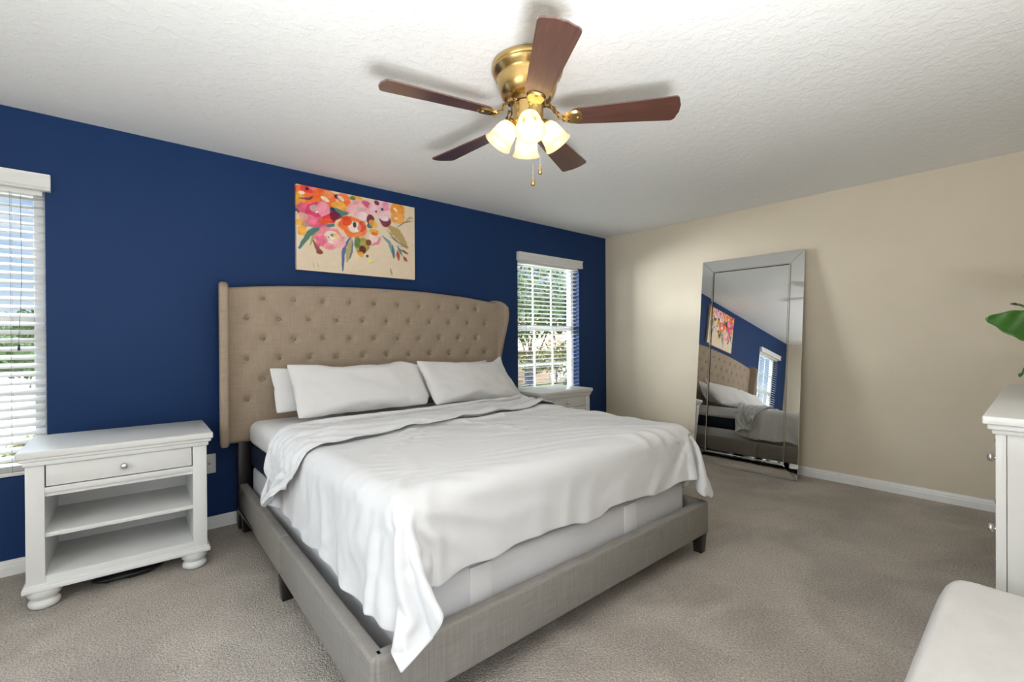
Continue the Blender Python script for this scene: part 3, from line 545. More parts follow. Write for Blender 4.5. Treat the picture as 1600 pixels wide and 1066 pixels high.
[0,0,1,1,2,-6,1,2,-1,-4,-2,9,-3,4,-4,1,-1,0,-2,2,0,0,0,0,-2,-3,3,1,0,0,1,-1,0,-1,-1,0,4,0,0,-1,0,0,1,-1,0,1,0,0,0,1,-1,0,1,7,-6,-1,-1,0,3,0,-2,0,1,-1,0,1,-1,0,1,-1,-1,1,-1,2,2,-1,6,-10,0,9,6,-34,1,4,6,9,-15,13,2,-5,3,2,2],
[0,0,2,0,-1,4,1,-2,-2,3,0,-10,5,1,-1,0,-3,0,3,-1,1,0,-1,-2,0,2,-2,2,0,1,-1,0,0,-1,0,4,-2,0,0,0,0,1,-1,0,0,0,0,0,1,-1,0,1,0,2,4,-3,-1,-2,0,3,-1,0,0,0,1,-2,0,1,-1,0,0,-1,0,0,-1,0,1,10,-1,-13,-13,19,23,-6,-7,-29,15,4,9,-3,-10,0,2],
[0,0,1,1,0,-2,-3,1,3,-3,-3,8,1,-9,5,-3,2,0,0,1,-1,1,0,0,-2,1,1,0,0,-1,0,0,0,1,0,-1,1,0,0,0,1,-1,0,0,1,-1,0,1,-1,0,1,-1,0,0,3,2,0,-1,-3,0,1,1,-1,1,-1,1,0,-1,0,1,0,0,0,0,-3,-1,-2,4,1,-11,14,12,-43,-2,1,34,-6,12,-7,-4,1,-1,-1],
[1,-1,1,-2,1,1,0,-3,1,4,3,-9,1,7,-8,2,1,0,0,0,0,-1,-2,-2,5,-1,0,0,0,1,0,0,0,0,1,-1,0,0,0,1,-1,0,0,1,-1,0,0,0,0,0,0,0,0,0,0,2,1,2,0,-3,1,-2,1,-1,1,0,0,1,0,-1,0,1,0,0,4,-2,1,-5,-7,25,-3,-37,38,-15,3,-18,17,6,-9,0,0,1,0],
[1,0,-1,0,1,1,1,-3,-2,1,-2,2,4,-12,8,2,-1,0,0,-1,0,-3,0,4,-1,0,0,1,0,-1,0,0,0,1,0,1,-1,0,0,0,0,0,0,0,0,0,1,-1,0,0,0,0,0,1,-1,0,1,1,3,0,-2,0,-1,0,0,0,0,0,0,1,0,-1,1,-1,0,5,-3,-9,8,-11,-9,18,10,4,-19,12,12,-19,-3,1,14,-7,-3],
[-2,3,-1,0,-1,0,1,0,2,-4,2,6,-15,9,1,-2,0,0,0,0,-3,1,2,0,0,1,0,-1,0,0,1,0,0,-1,0,1,1,-1,1,-1,0,0,1,-1,0,1,-1,0,0,1,-1,0,0,0,0,0,0,0,1,2,1,0,-1,0,-1,0,0,0,0,0,0,1,-1,0,1,0,3,8,-3,-19,9,20,-39,6,29,0,-19,-6,4,20,-13,4,9],
[-11,6,2,4,-4,2,0,0,1,3,0,-4,-1,9,-4,-2,-2,0,1,-3,0,2,0,1,0,-1,0,0,1,0,-1,0,0,0,1,-1,0,1,0,0,0,1,-1,0,0,-1,1,0,0,0,0,1,0,-1,0,0,0,0,-1,1,1,0,2,-1,1,-1,1,-1,0,0,0,0,0,0,0,-2,-1,-6,-2,25,-1,-18,1,18,-22,3,-8,9,14,-3,18,16,-5],
[-29,6,13,5,8,-7,2,1,-5,6,0,-10,21,-7,-10,2,3,0,-3,0,3,0,1,-1,0,0,0,0,0,0,0,1,0,0,-1,1,0,0,0,0,0,-1,1,0,0,1,-1,0,0,0,0,-1,1,0,0,1,0,0,0,-1,1,1,-1,1,-1,1,0,0,0,0,0,-1,1,0,-4,0,-18,11,-5,-1,-3,-8,25,-11,25,-21,17,13,8,9,5,0,-2],
[-32,-9,5,11,10,14,1,3,-5,-10,-1,23,-7,-14,10,0,0,-2,-1,3,1,0,-1,0,0,1,0,0,-1,0,1,-1,0,1,0,-1,0,1,-1,1,0,1,-1,0,1,-1,0,1,0,0,0,0,0,0,0,-1,0,1,0,0,0,0,0,1,0,1,-1,0,0,0,0,1,-1,0,2,1,15,-44,4,-7,7,29,-20,12,1,28,11,4,-2,-6,-10,-11,-11],
[-34,14,5,-20,-7,3,13,13,20,8,-1,-18,-1,14,4,-13,0,-3,3,0,-1,0,0,-1,1,-1,0,1,0,0,0,0,0,0,0,0,1,-1,0,0,1,-1,0,1,0,0,0,0,0,0,0,0,-1,2,-2,2,0,-1,0,1,-1,1,1,0,0,-1,2,0,0,-1,0,0,1,1,2,0,-29,36,-17,3,8,8,19,10,0,-4,-8,-15,-25,-5,-2,10,16],
[-31,9,-2,30,-19,-2,-14,-13,-1,9,21,25,1,1,-18,7,0,4,-3,0,-1,-2,1,1,-1,1,1,-1,0,0,-1,1,0,-1,0,1,0,0,1,-1,0,0,1,-1,0,0,1,-1,1,-1,0,0,0,-1,5,-1,1,0,0,0,0,-2,-1,-1,0,0,-2,2,0,1,0,0,0,-1,-2,-1,31,-13,13,-6,-15,-8,15,-27,8,19,4,-10,8,-13,-13,-10,14],
[4,-25,-1,-5,39,-38,-4,14,1,-1,-5,-9,3,-1,14,7,1,0,4,-2,3,3,-3,3,-2,-1,0,1,0,1,0,-1,0,1,1,-1,-1,1,-1,1,-1,0,0,0,-1,0,0,1,-1,1,0,1,1,-2,-2,-4,3,-1,2,-1,0,2,0,2,0,2,-1,-2,2,0,-3,-4,-1,0,2,2,5,14,9,-6,11,-22,-31,39,-11,-16,13,23,4,2,-3,-21,-31],
[20,3,-4,-16,-22,46,-25,-6,-4,2,5,-2,0,2,-4,-1,0,2,-1,3,-2,0,2,-2,3,2,-1,0,1,-1,1,0,1,-1,-1,0,1,0,0,0,0,1,-1,1,1,0,-1,-1,1,-1,1,-1,0,1,-1,3,-3,2,-1,0,-1,0,1,-1,0,-2,1,0,-2,-1,5,2,1,-1,-1,-1,2,0,1,9,-3,10,-5,-28,-11,-5,0,4,24,5,21,-1,-2],
[16,18,-18,14,4,-39,40,-3,-15,-12,-13,5,3,-3,6,-1,-2,-1,1,0,0,0,0,0,-1,-2,1,0,0,0,0,1,-1,1,0,0,0,0,1,-1,1,-1,0,-1,1,0,1,1,-1,1,-1,1,-1,1,0,0,-2,1,-2,2,-2,0,-1,1,1,0,1,0,0,0,-1,3,-1,2,1,-10,-6,5,-1,-11,1,25,27,-4,4,-23,-30,-4,-2,16,-15,42,6],
[22,-26,25,3,-28,36,-29,9,10,-5,-17,14,-5,-10,-3,3,1,0,-1,-1,1,-1,0,0,0,1,-1,0,-1,1,-1,0,0,0,0,1,-1,0,-1,1,-1,1,1,0,-2,1,0,-1,1,0,1,-1,1,-2,2,-1,3,-3,2,-2,4,-2,1,-2,0,1,-1,2,1,0,0,-2,0,-1,0,11,-7,-7,-8,32,1,-20,-6,18,7,16,-11,-32,-21,7,37,-22,18],
[-2,26,-8,-33,40,-40,32,-24,7,-21,41,-31,1,19,-1,-6,0,1,0,0,0,0,0,-2,1,-1,0,0,0,0,1,-1,1,-1,1,-1,1,-1,1,-1,1,-1,0,0,0,0,-1,1,-1,-1,0,0,0,2,-2,2,-2,2,0,1,-2,3,-2,2,-2,0,1,-3,0,2,-2,1,1,0,0,0,3,1,-7,-11,17,-29,-1,-3,-2,24,22,13,-35,0,-13,17,13],
[-20,17,-25,48,-43,39,-31,24,-33,44,-40,14,12,-2,-7,4,0,-1,-1,0,-1,1,-1,2,-1,1,0,-1,1,-1,0,0,0,0,-1,1,-1,1,-1,1,0,0,-1,1,1,-2,1,-1,0,0,0,0,0,-1,1,-1,1,-1,0,-1,3,-2,2,-2,2,-1,-1,2,-1,-2,2,-2,0,0,-1,-1,4,-6,21,-15,-20,49,-2,-4,-2,-45,-6,2,28,-24,6,1,-3],
[13,-37,50,-52,48,-38,30,-38,44,-38,36,-2,-23,-4,14,0,-1,-2,0,0,1,-2,1,-1,0,0,0,1,-1,1,-1,0,0,0,1,-1,0,0,0,0,-1,0,1,-1,0,1,0,1,0,1,-1,0,-1,0,-1,1,0,0,-1,2,-3,2,-1,2,-1,1,0,-2,-3,1,0,3,0,0,-1,1,0,9,-20,25,3,-39,-5,-7,4,41,9,9,4,-16,-34,14,-20],
[-21,41,-45,52,-45,34,-40,44,-40,41,-26,11,0,6,-13,1,0,1,1,0,-2,0,0,0,0,-1,1,-1,1,-1,1,0,0,0,-1,1,0,-1,1,-1,0,1,-1,1,-1,0,0,-1,1,-1,1,0,1,0,0,-1,0,0,1,-2,2,-2,1,-2,0,-3,1,2,3,-2,-1,-1,-1,1,1,-3,2,1,15,-11,3,13,11,-28,-17,-16,2,10,14,27,1,-46,14],
[17,-47,55,-45,32,-35,44,-41,42,-37,20,-20,25,-20,11,0,0,1,0,-1,0,0,-1,0,0,0,0,0,0,0,-1,1,-1,1,0,-1,0,1,-1,1,0,-1,1,-1,0,1,-1,1,-1,0,0,0,0,0,1,0,-1,1,-1,0,0,0,0,-1,1,0,0,-1,1,3,0,-3,1,-3,-1,2,-2,1,2,-19,13,-17,-5,60,-23,-16,-13,-9,3,-5,11,22,-18],
[-27,48,-51,30,-29,50,-40,43,-38,26,-30,32,-31,21,-6,0,0,1,0,1,1,1,0,0,-3,1,-1,1,-1,1,0,-1,1,-1,0,1,0,-1,1,-1,0,1,-1,0,1,-1,1,-1,0,1,-1,1,-1,0,0,0,1,-1,0,0,0,0,0,0,-1,3,-3,0,0,-2,1,2,-1,3,2,0,-9,-6,-3,30,-42,50,5,-52,56,-20,17,-24,-23,-8,3,0,4],
[13,-45,34,-29,52,-42,42,-40,29,-31,38,-40,30,-14,2,0,1,-1,1,0,0,1,-2,1,3,-3,0,-1,1,-1,1,0,-1,0,1,-1,0,1,-1,0,1,-1,1,0,-1,1,-1,1,0,-1,1,-1,1,0,-1,1,-2,0,1,0,-1,0,-1,2,-1,0,2,1,-1,1,-1,-4,1,-1,0,0,12,1,1,-31,40,-49,18,44,-51,50,-56,47,10,-6,-36,-1,-18],
[27,-7,-42,41,-39,45,-43,31,-37,41,-32,33,-23,16,-2,-9,0,0,0,0,0,-1,3,-3,-1,1,1,0,-1,1,-1,1,0,0,-1,1,0,-1,1,0,-1,1,-1,1,0,-1,1,-1,1,0,-1,1,-1,1,0,-2,1,1,-1,0,0,0,0,0,1,0,0,-1,1,-4,1,5,-2,0,-4,-1,0,3,-13,32,-37,46,-46,-13,66,-48,16,-36,23,-14,26,-22,12],
[-28,21,26,-42,45,-46,37,-37,43,-37,36,-32,22,-7,-8,8,0,-3,0,0,1,0,1,1,0,0,-2,1,0,-1,1,-1,1,0,0,-1,0,1,-1,0,1,-1,1,-1,0,1,-1,1,-1,0,1,-1,1,-1,-1,1,0,0,0,-1,1,0,0,0,1,-1,0,-1,-1,4,-3,0,1,1,3,1,-4,-15,19,-27,45,-48,57,1,-30,30,-5,-20,-34,17,36,7,-43],
[-20,0,-12,47,-45,38,-36,47,-40,43,-37,14,-8,-3,14,1,-1,-1,-2,0,0,0,0,1,0,2,-1,-1,-1,1,-1,1,-1,0,1,-1,1,-1,0,1,-1,1,-1,1,0,-1,1,-1,1,0,-1,1,-1,-1,1,1,0,-1,0,1,-1,0,1,-1,-1,0,1,1,-2,-1,3,-1,0,-4,0,1,2,19,-28,27,-35,42,-48,18,-29,37,26,-2,-17,10,-44,26,31],
[3,-20,27,-37,28,-30,47,-48,43,-12,-1,15,-14,8,-9,0,1,4,-1,-5,-1,1,-1,0,1,0,1,0,0,0,0,0,0,0,-1,1,-1,0,1,-1,1,-1,1,-1,1,0,-1,1,-1,1,0,-1,-1,1,1,-1,0,0,0,-1,0,1,-1,1,0,1,-3,0,2,1,-1,0,-2,3,-1,-7,0,-7,30,-27,30,-31,40,-42,46,-62,35,21,1,-38,-10,-12,16],
[-24,34,-33,19,-22,38,-37,41,-40,-2,40,-8,8,-21,8,-3,1,0,2,3,-4,-2,0,1,0,-1,2,-1,1,0,0,-1,0,1,0,0,0,0,-1,1,-1,1,-1,1,-1,1,0,-1,1,-1,0,0,1,0,-1,-1,1,0,0,1,-1,0,0,-1,1,-2,3,0,0,-1,1,-2,2,-2,-3,4,2,-1,-17,26,-28,30,-12,35,-65,30,-26,42,8,5,-25,-12,-19],
[-8,-20,4,0,19,-25,34,-1,4,13,-50,2,4,23,-2,3,-1,1,-1,-5,3,1,1,-1,0,1,-1,2,0,0,0,0,-1,0,0,0,1,0,1,-1,0,0,0,-1,0,0,0,0,-1,1,0,0,0,0,0,1,-1,1,-1,0,0,0,0,1,-1,1,-1,0,1,0,-2,1,-1,3,1,-1,-1,2,11,-10,7,-34,3,18,11,-1,-9,-24,32,-14,38,-41,14],
[21,5,1,-44,-14,21,-21,0,50,-46,24,17,2,-20,4,-7,0,0,1,7,-2,-1,0,0,1,-1,0,0,1,-1,1,0,2,-1,0,0,-1,0,0,0,0,-1,1,0,0,-1,1,0,0,0,0,1,0,-1,0,1,0,-1,2,-2,1,-1,1,-1,1,0,0,0,0,-1,1,1,1,-1,2,1,-6,3,-2,-2,7,-10,11,-7,10,20,-2,-14,-30,40,-37,45,-31],
[-23,5,21,26,-20,-33,15,31,-52,29,28,-40,12,12,-18,8,-1,-1,0,-1,1,0,0,0,-1,1,0,0,-1,0,0,0,0,0,1,0,-1,1,-1,1,0,0,0,0,0,0,-1,1,1,-1,0,-1,1,1,0,-1,1,0,-2,2,0,0,0,0,-1,1,0,0,-1,1,0,1,-1,0,0,-5,5,2,-2,-11,9,20,-36,7,44,-31,31,-7,8,-15,12,-52,46],
[-13,3,-12,13,31,18,-30,-1,3,19,-43,30,-37,2,16,-2,2,0,1,-2,1,1,-1,1,0,-1,1,-1,1,0,-1,1,-1,0,0,0,1,-1,1,-1,0,1,-1,1,0,1,-2,0,-1,0,1,0,0,0,1,0,-1,1,1,-1,0,1,-1,0,0,-1,1,0,1,0,0,-1,1,-4,-3,7,1,-12,-3,23,-20,15,-5,-24,13,12,-18,35,-32,11,-4,42,-51],
[-3,-20,-4,3,-7,41,25,-59,53,-44,30,-41,26,-3,3,-3,0,1,0,3,-1,1,0,-1,0,0,0,0,0,0,0,-1,0,1,-2,1,0,0,0,0,1,-1,0,0,0,0,2,-1,1,-1,-1,1,-1,0,-1,1,0,0,0,1,0,-1,1,0,0,0,-1,1,-1,0,0,0,0,3,1,-1,-6,11,4,-15,23,-5,18,-9,-29,36,-2,-39,35,-38,34,-46,37],
[19,9,-6,-35,28,-52,13,55,-53,41,-45,26,7,-10,-4,5,-1,0,0,1,2,-1,0,0,1,0,-1,1,-1,0,1,-1,0,-2,2,-1,1,0,0,1,-1,0,1,-1,0,0,0,-1,-1,2,0,0,0,1,0,-1,1,-1,0,0,1,0,-1,0,1,0,0,-1,0,-1,1,-1,0,1,-1,1,1,-1,2,8,-10,-26,20,27,10,-38,25,18,-46,38,-52,55,-48],
[-24,10,-15,51,-43,48,1,-48,42,-50,51,-4,-30,18,-8,-1,1,0,-1,0,0,1,0,0,0,0,1,-1,1,0,-1,0,1,1,-1,0,-1,1,-1,-1,1,0,0,0,0,0,1,0,0,-1,1,-1,1,-1,1,0,-1,1,0,1,-1,0,1,0,-1,0,1,-1,0,1,-1,1,-1,-2,3,-3,4,0,1,-5,-20,41,-39,-13,16,35,-3,-30,45,-44,44,-55,49],
[-7,-22,40,-43,57,-48,-4,41,-45,49,-40,6,17,-10,7,1,0,0,0,0,1,-1,0,1,-1,1,-1,1,-1,1,0,2,-1,0,-2,1,-1,-1,1,0,-1,1,-1,1,0,-1,0,1,0,0,0,1,-1,1,-1,1,0,0,0,0,0,0,0,0,1,0,-1,2,0,0,0,-1,0,1,-1,2,0,-1,0,-13,11,-16,44,-7,-39,-12,23,35,-35,22,-37,51,-47],
[-16,23,-35,50,-35,49,-25,-41,39,-39,37,-2,0,-7,1,0,0,0,1,-1,0,1,0,-1,1,-1,1,-1,1,-1,1,-1,-1,0,3,-2,0,0,-1,0,1,0,0,0,0,0,-2,1,1,1,-1,0,1,-1,1,-1,1,-1,1,-1,1,0,0,0,0,0,1,-1,0,1,0,0,1,1,0,0,-1,0,-6,17,3,1,-41,24,24,-25,-28,19,35,-3,1,-41,46],
[183,-28,-23,-8,1,-10,-26,-31,-30,-28,19,43,46,17,19,18,10,-33,0,9,7,5,3,2,1,1,1,1,1,0,0,1,0,1,0,0,0,0,1,0,0,0,-1,0,0,0,0,0,0,-1,0,0,0,-1,0,0,0,-1,0,0,-1,0,-1,0,0,-1,-2,-1,-2,-3,-2,-3,-2,-4,-5,-14,-41,-8,43,44,35,26,-18,-36,-22,-15,-24,-37,-35,6,-5,-3,-3],
[36,0,-3,6,-10,-2,0,6,-1,-2,-34,2,0,4,0,-3,1,1,1,-2,1,4,-2,-1,1,2,0,-2,-2,-1,0,-1,1,-1,0,0,0,1,-1,0,0,0,1,0,-1,0,0,0,0,1,1,-1,0,0,0,0,0,0,0,0,0,0,0,-2,-1,2,3,1,3,1,-3,-2,-1,2,0,2,2,4,-2,0,-3,-12,-9,-5,10,-6,-13,4,33,-17,4,3,3],
[36,-1,-4,-25,9,1,16,-5,7,-2,-13,-21,-1,-2,-1,6,0,0,2,6,0,-6,0,0,0,-3,-4,0,2,4,-1,0,-1,0,0,1,0,-1,0,0,0,0,0,0,1,-1,0,-1,-1,-2,-1,2,2,2,0,0,-1,1,0,0,1,0,1,3,0,-2,-2,0,0,2,5,-1,-7,1,2,2,2,4,-2,0,-3,-17,-12,10,-1,-14,5,21,-3,15,6,5,12],
[30,2,-2,3,-29,-15,11,33,-7,7,-2,-34,1,-1,0,-5,8,0,4,3,-2,-4,-1,1,-2,-3,4,5,-1,-7,3,0,2,-2,0,0,0,0,0,0,1,-1,0,0,-1,1,0,1,2,3,0,-3,-2,-1,-1,0,1,0,0,-1,0,0,-1,-1,0,2,1,-1,-2,3,1,8,1,-12,4,2,4,3,-1,-1,-8,-21,-1,13,-18,4,23,16,20,3,2,-2,-7],
[-4,26,13,0,1,-2,-30,8,21,-6,6,-18,-22,27,-1,-11,-9,3,3,2,-6,-2,2,0,-3,4,1,-5,-2,6,-2,0,-2,2,0,-1,0,0,-1,-1,-1,3,0,0,2,0,0,0,-2,-1,0,2,-1,0,0,1,0,0,0,2,-1,0,2,2,1,-5,0,1,0,-5,1,0,12,-3,-9,6,4,4,-3,-1,-16,-15,8,-7,3,27,20,12,-4,3,2,3,1],
[-42,20,22,22,12,1,0,-40,24,5,4,1,-28,-3,13,0,-16,7,9,-9,-6,5,0,-2,2,0,-2,1,2,-2,0,0,0,0,0,0,0,0,1,1,0,-2,0,0,-2,-2,1,1,2,0,0,0,0,2,2,-2,-2,1,0,-2,1,-1,-1,-3,1,7,-3,0,1,3,-7,1,-1,19,-12,-2,6,4,6,-14,-22,0,4,0,31,21,3,-8,-5,2,5,0,10],
[-26,-5,8,9,23,26,0,-1,-42,38,6,0,-21,-20,11,-6,-12,21,-1,-10,3,1,-2,1,0,-1,0,0,1,0,0,0,0,0,-1,0,1,1,-1,-1,0,0,0,0,1,2,-1,-1,-1,0,0,0,0,-3,-1,2,3,-1,0,1,1,0,-1,1,-2,-3,4,0,0,-3,8,-8,1,-3,24,-20,10,4,-2,-17,-19,8,6,34,14,-5,-6,1,9,-2,1,10,0],
[-24,-9,2,-3,3,10,36,18,2,-40,7,32,-4,-26,-2,-8,7,15,-15,-4,7,-3,-1,-1,1,0,0,1,-1,0,0,0,0,0,0,0,-1,-2,2,1,0,0,0,0,-1,1,0,0,0,1,-1,0,0,1,0,-1,0,1,0,-1,-2,1,1,0,1,0,-1,-1,1,3,-6,10,-9,2,-4,26,-11,8,-11,-24,-1,13,35,7,-8,-3,4,6,2,6,0,-3,-7],
[-11,-6,-13,0,-5,-2,2,28,26,17,-21,-16,37,-24,-11,-4,13,-6,-6,8,-4,0,1,0,0,1,0,-1,0,0,0,0,0,0,0,0,0,1,-1,0,1,0,0,0,1,-1,0,1,0,-1,0,0,1,0,1,1,-1,-1,0,0,1,0,1,0,0,0,0,2,-1,-3,3,-6,6,-3,4,-9,19,-15,0,-27,33,28,-2,-5,4,6,4,0,-9,-12,-14,-21,-5],
[45,-3,-6,-9,-12,-13,-13,-17,3,15,43,-8,-21,37,-48,27,-2,-9,5,-3,0,1,0,0,0,0,0,0,0,0,0,0,0,0,1,1,0,1,0,0,0,0,0,0,0,1,0,-1,0,1,1,-1,-1,2,0,-1,0,0,0,1,-1,1,-1,1,0,0,1,0,1,2,0,1,0,2,-8,10,1,-12,-28,48,13,-6,1,3,-1,-9,-14,-18,-8,-12,-2,7,-3],
[25,1,5,7,4,0,4,-2,-7,-10,-21,9,20,-16,18,-15,3,2,-1,0,1,-1,0,0,0,0,0,0,1,0,0,0,0,0,1,-1,0,0,0,1,-1,1,0,1,0,-1,1,0,1,-1,1,1,1,-1,-1,0,1,0,0,1,1,0,0,-1,1,0,-1,0,-1,1,0,1,0,-1,5,-4,3,4,7,0,-8,8,-3,-23,-16,-10,-4,1,0,8,2,1,0],
[29,1,1,-2,3,10,-7,-2,0,1,2,7,-8,3,1,0,-1,0,0,0,-1,1,0,1,0,0,0,0,0,0,0,0,1,0,-1,1,0,0,0,0,0,0,0,0,0,0,0,1,-1,1,-1,1,0,0,0,0,0,0,1,-1,1,-1,1,1,-1,1,1,-1,1,-1,0,0,1,1,-1,1,0,2,-3,-5,2,-9,-6,10,5,4,2,2,0,0,0,0,0],
[45,1,-2,-2,-1,-6,4,2,1,2,1,0,-3,3,-1,1,-1,0,0,0,1,-1,1,-1,1,-1,1,0,0,0,1,0,-1,0,1,-1,1,-1,1,0,0,0,0,0,0,1,-1,0,1,-1,1,-1,1,0,0,0,0,0,0,0,0,1,-1,0,1,-1,0,1,0,0,0,0,0,0,0,0,1,-1,-1,0,-1,-1,-2,1,0,1,1,2,1,0,0,0,0],
[45,-1,0,-1,-2,0,1,0,1,1,1,1,1,1,0,-2,0,0,-1,1,0,0,0,0,0,0,0,0,0,0,0,0,1,0,0,0,-1,1,0,0,0,0,0,0,1,-1,1,-1,0,1,-1,1,-1,0,1,0,-1,1,-1,1,0,-1,1,0,0,0,0,0,-1,1,1,0,-1,0,0,1,1,0,-1,-1,0,-1,0,0,1,0,1,-1,0,1,-1,1,-1],
[28,1,2,2,2,2,1,2,1,1,1,1,2,-1,0,2,-1,0,0,0,0,0,0,0,0,0,0,0,0,1,-1,1,-1,1,0,0,1,-1,0,-1,1,0,0,0,0,0,0,0,0,0,0,0,1,-1,0,0,1,-1,1,0,-1,1,0,0,-1,1,0,0,0,0,0,0,0,0,1,-1,1,0,0,0,-1,0,0,0,-1,0,0,1,0,0,1,0,0],
[40,2,-3,1,0,0,0,1,1,0,1,2,0,0,1,0,0,-1,1,0,0,0,0,0,0,0,0,1,-1,0,0,0,1,0,-1,1,-1,1,-1,1,0,-1,1,0,0,0,0,0,0,0,0,0,0,1,-1,1,-1,1,0,-1,1,0,-1,0,1,0,0,0,0,0,0,0,0,0,0,1,-1,0,0,0,0,0,1,-1,1,0,-1,-1,0,1,0,0,1],
[41,-1,3,0,1,0,1,0,0,1,-1,-1,1,1,0,0,0,0,0,0,-1,1,0,0,0,1,-1,0,1,-1,1,0,0,-1,1,-1,1,-1,1,0,-1,1,0,0,-1,1,0,1,-1,0,1,0,-1,0,1,0,0,0,-1,1,0,-1,1,0,0,0,0,-1,1,0,0,0,0,0,0,0,0,1,-1,0,1,0,-1,0,0,1,0,0,0,-1,1,0,0],
[45,0,0,0,0,0,0,0,0,0,1,-1,0,0,1,0,0,1,-1,0,0,0,0,0,0,0,1,0,-1,1,0,0,-1,1,0,0,0,0,0,0,0,0,0,0,0,0,0,0,0,0,0,0,1,0,0,0,0,0,1,-1,-1,1,0,0,0,0,-1,1,0,0,0,0,1,-1,0,0,1,-1,1,-1,0,0,0,1,-1,0,0,1,0,0,-1,1,0],
[44,1,0,0,0,0,0,0,0,0,0,1,0,-1,1,0,0,-1,1,0,0,0,0,0,0,0,0,0,1,-1,0,0,1,0,-1,1,-1,1,-1,0,1,0,0,-1,1,0,0,0,0,0,0,0,0,0,0,0,1,0,-1,1,0,0,0,0,0,-1,1,0,0,0,0,0,0,1,0,0,-1,0,0,1,-1,1,0,-1,1,-1,1,0,0,0,1,-1,0],
[45,0,0,0,0,0,1,-1,0,0,0,0,0,1,-1,1,0,0,0,0,0,0,0,1,-1,0,0,0,0,1,0,0,0,-1,1,-1,1,0,1,0,-1,0,0,1,-1,0,0,0,1,0,0,0,-1,0,0,0,0,0,1,-1,1,0,0,0,0,1,-1,0,0,0,0,0,0,0,0,0,1,0,-1,0,0,0,0,1,-1,1,-1,0,1,0,-1,1,0],
[46,-1,0,0,1,0,-1,1,-1,1,0,0,0,0,1,-1,0,1,-1,0,0,0,0,0,1,-1,0,0,0,0,0,0,0,1,0,1,-1,0,0,0,0,0,0,0,0,0,0,0,0,0,0,0,1,0,0,0,-1,0,0,1,0,0,0,0,-1,0,1,0,0,0,0,0,0,0,0,1,-1,0,1,-1,1,-1,1,-1,1,-1,1,-1,0,1,0,0,0],
[45,0,0,1,-1,0,0,0,1,-1,0,0,1,0,-1,1,0,-1,1,0,0,0,0,0,0,1,0,0,0,-1,0,1,0,0,-1,0,1,0,0,-1,1,0,0,0,0,0,0,0,0,0,0,0,0,0,0,0,1,-1,0,0,0,0,0,0,1,0,0,0,0,0,0,0,0,0,0,0,0,1,-1,1,-1,1,-1,1,-1,1,-1,1,0,0,0,0,0],
[45,0,1,-1,0,0,0,0,0,0,0,1,-1,0,1,-1,1,0,0,0,0,0,0,0,0,0,0,0,0,1,0,-1,0,0,1,0,0,0,-1,1,0,0,0,0,0,0,0,0,0,0,0,0,0,0,0,0,0,1,0,0,0,0,0,0,0,0,0,0,0,0,0,0,0,0,1,-1,0,0,0,0,0,0,1,-1,1,-1,1,0,0,0,0,0,0],
[45,0,0,0,0,0,0,0,0,1,0,-1,1,0,0,0,0,0,0,-1,1,0,0,0,0,0,0,0,0,0,0,1,0,0,-1,0,0,0,1,0,0,-1,0,0,2,0,0,0,0,0,-1,1,0,0,0,0,0,0,0,0,0,1,0,-1,0,0,0,0,0,0,0,0,0,0,0,0,1,-1,1,-1,1,-1,0,1,-1,1,0,0,0,0,0,-1,1],
[45,1,-1,0,0,0,0,0,1,-1,0,1,-1,0,0,1,-1,1,0,0,0,0,0,0,0,0,0,0,1,0,0,-1,0,0,1,0,0,0,0,0,0,0,0,0,0,0,0,0,0,0,1,-1,0,0,0,1,0,0,0,0,0,-1,0,1,0,0,0,0,0,0,0,0,0,1,-1,0,0,0,0,0,0,1,0,-1,1,0,0,0,0,-1,1,1,-1],
[45,0,0,1,-1,1,-1,0,0,0,1,-1,1,0,0,-1,1,0,-1,1,0,0,0,0,0,0,1,0,-1,0,0,0,0,0,0,0,0,0,1,0,0,1,-1,1,-1,0,0,0,0,0,0,0,0,1,0,-1,1,0,-1,0,1,0,0,0,0,0,0,0,0,0,0,0,0,0,0,1,-1,1,-1,1,0,-1,0,1,0,0,0,0,0,0,0,-1,1],
[46,0,0,-1,1,-1,1,0,-1,1,-1,1,-1,1,-1,1,0,0,0,0,0,0,0,0,0,1,-1,0,0,0,0,1,0,0,0,0,0,0,-1,1,0,0,1,-1,0,0,0,0,0,0,0,0,1,-1,0,1,-1,0,1,0,-1,1,0,0,0,0,0,0,0,0,0,0,1,-1,0,0,0,0,0,0,0,1,-1,0,0,0,0,1,-1,1,0,0,0],
[45,0,0,1,-1,0,1,0,0,-1,1,-1,1,-1,1,0,0,-1,1,0,0,0,0,0,0,0,0,0,0,0,1,-1,0,0,1,0,0,0,0,-1,1,0,0,0,0,0,0,0,1,-1,1,0,-1,0,1,-1,0,1,0,-1,1,0,0,0,0,0,0,0,0,0,0,1,-1,0,1,-1,1,-1,1,-1,0,0,1,0,0,0,0,-1,1,0,-1,1,0],
[46,-1,1,-1,1,0,-1,0,0,1,-1,1,-1,1,0,0,-1,1,0,0,0,0,0,0,1,-1,0,0,1,0,-1,0,1,0,-1,1,0,0,0,0,-1,0,1,0,0,0,0,0,0,0,0,0,0,1,-1,0,1,-1,0,1,0,-1,0,1,0,0,0,0,0,0,0,0,0,0,0,0,0,0,0,1,-1,0,0,0,0,0,1,0,0,-1,1,0,0],
[45,0,0,0,0,1,0,0,0,-1,1,-1,1,-1,0,0,1,0,0,-1,0,0,1,0,0,0,0,1,-1,0,0,1,-1,1,0,-1,1,0,0,0,0,0,0,0,0,0,0,1,-1,1,-1,0,1,-1,0,1,-1,0,0,0,0,0,1,-1,0,0,1,0,-1,0,1,0,0,1,-1,1,-1,1,-1,0,1,0,0,0,0,0,-1,0,0,1,0,0,0],
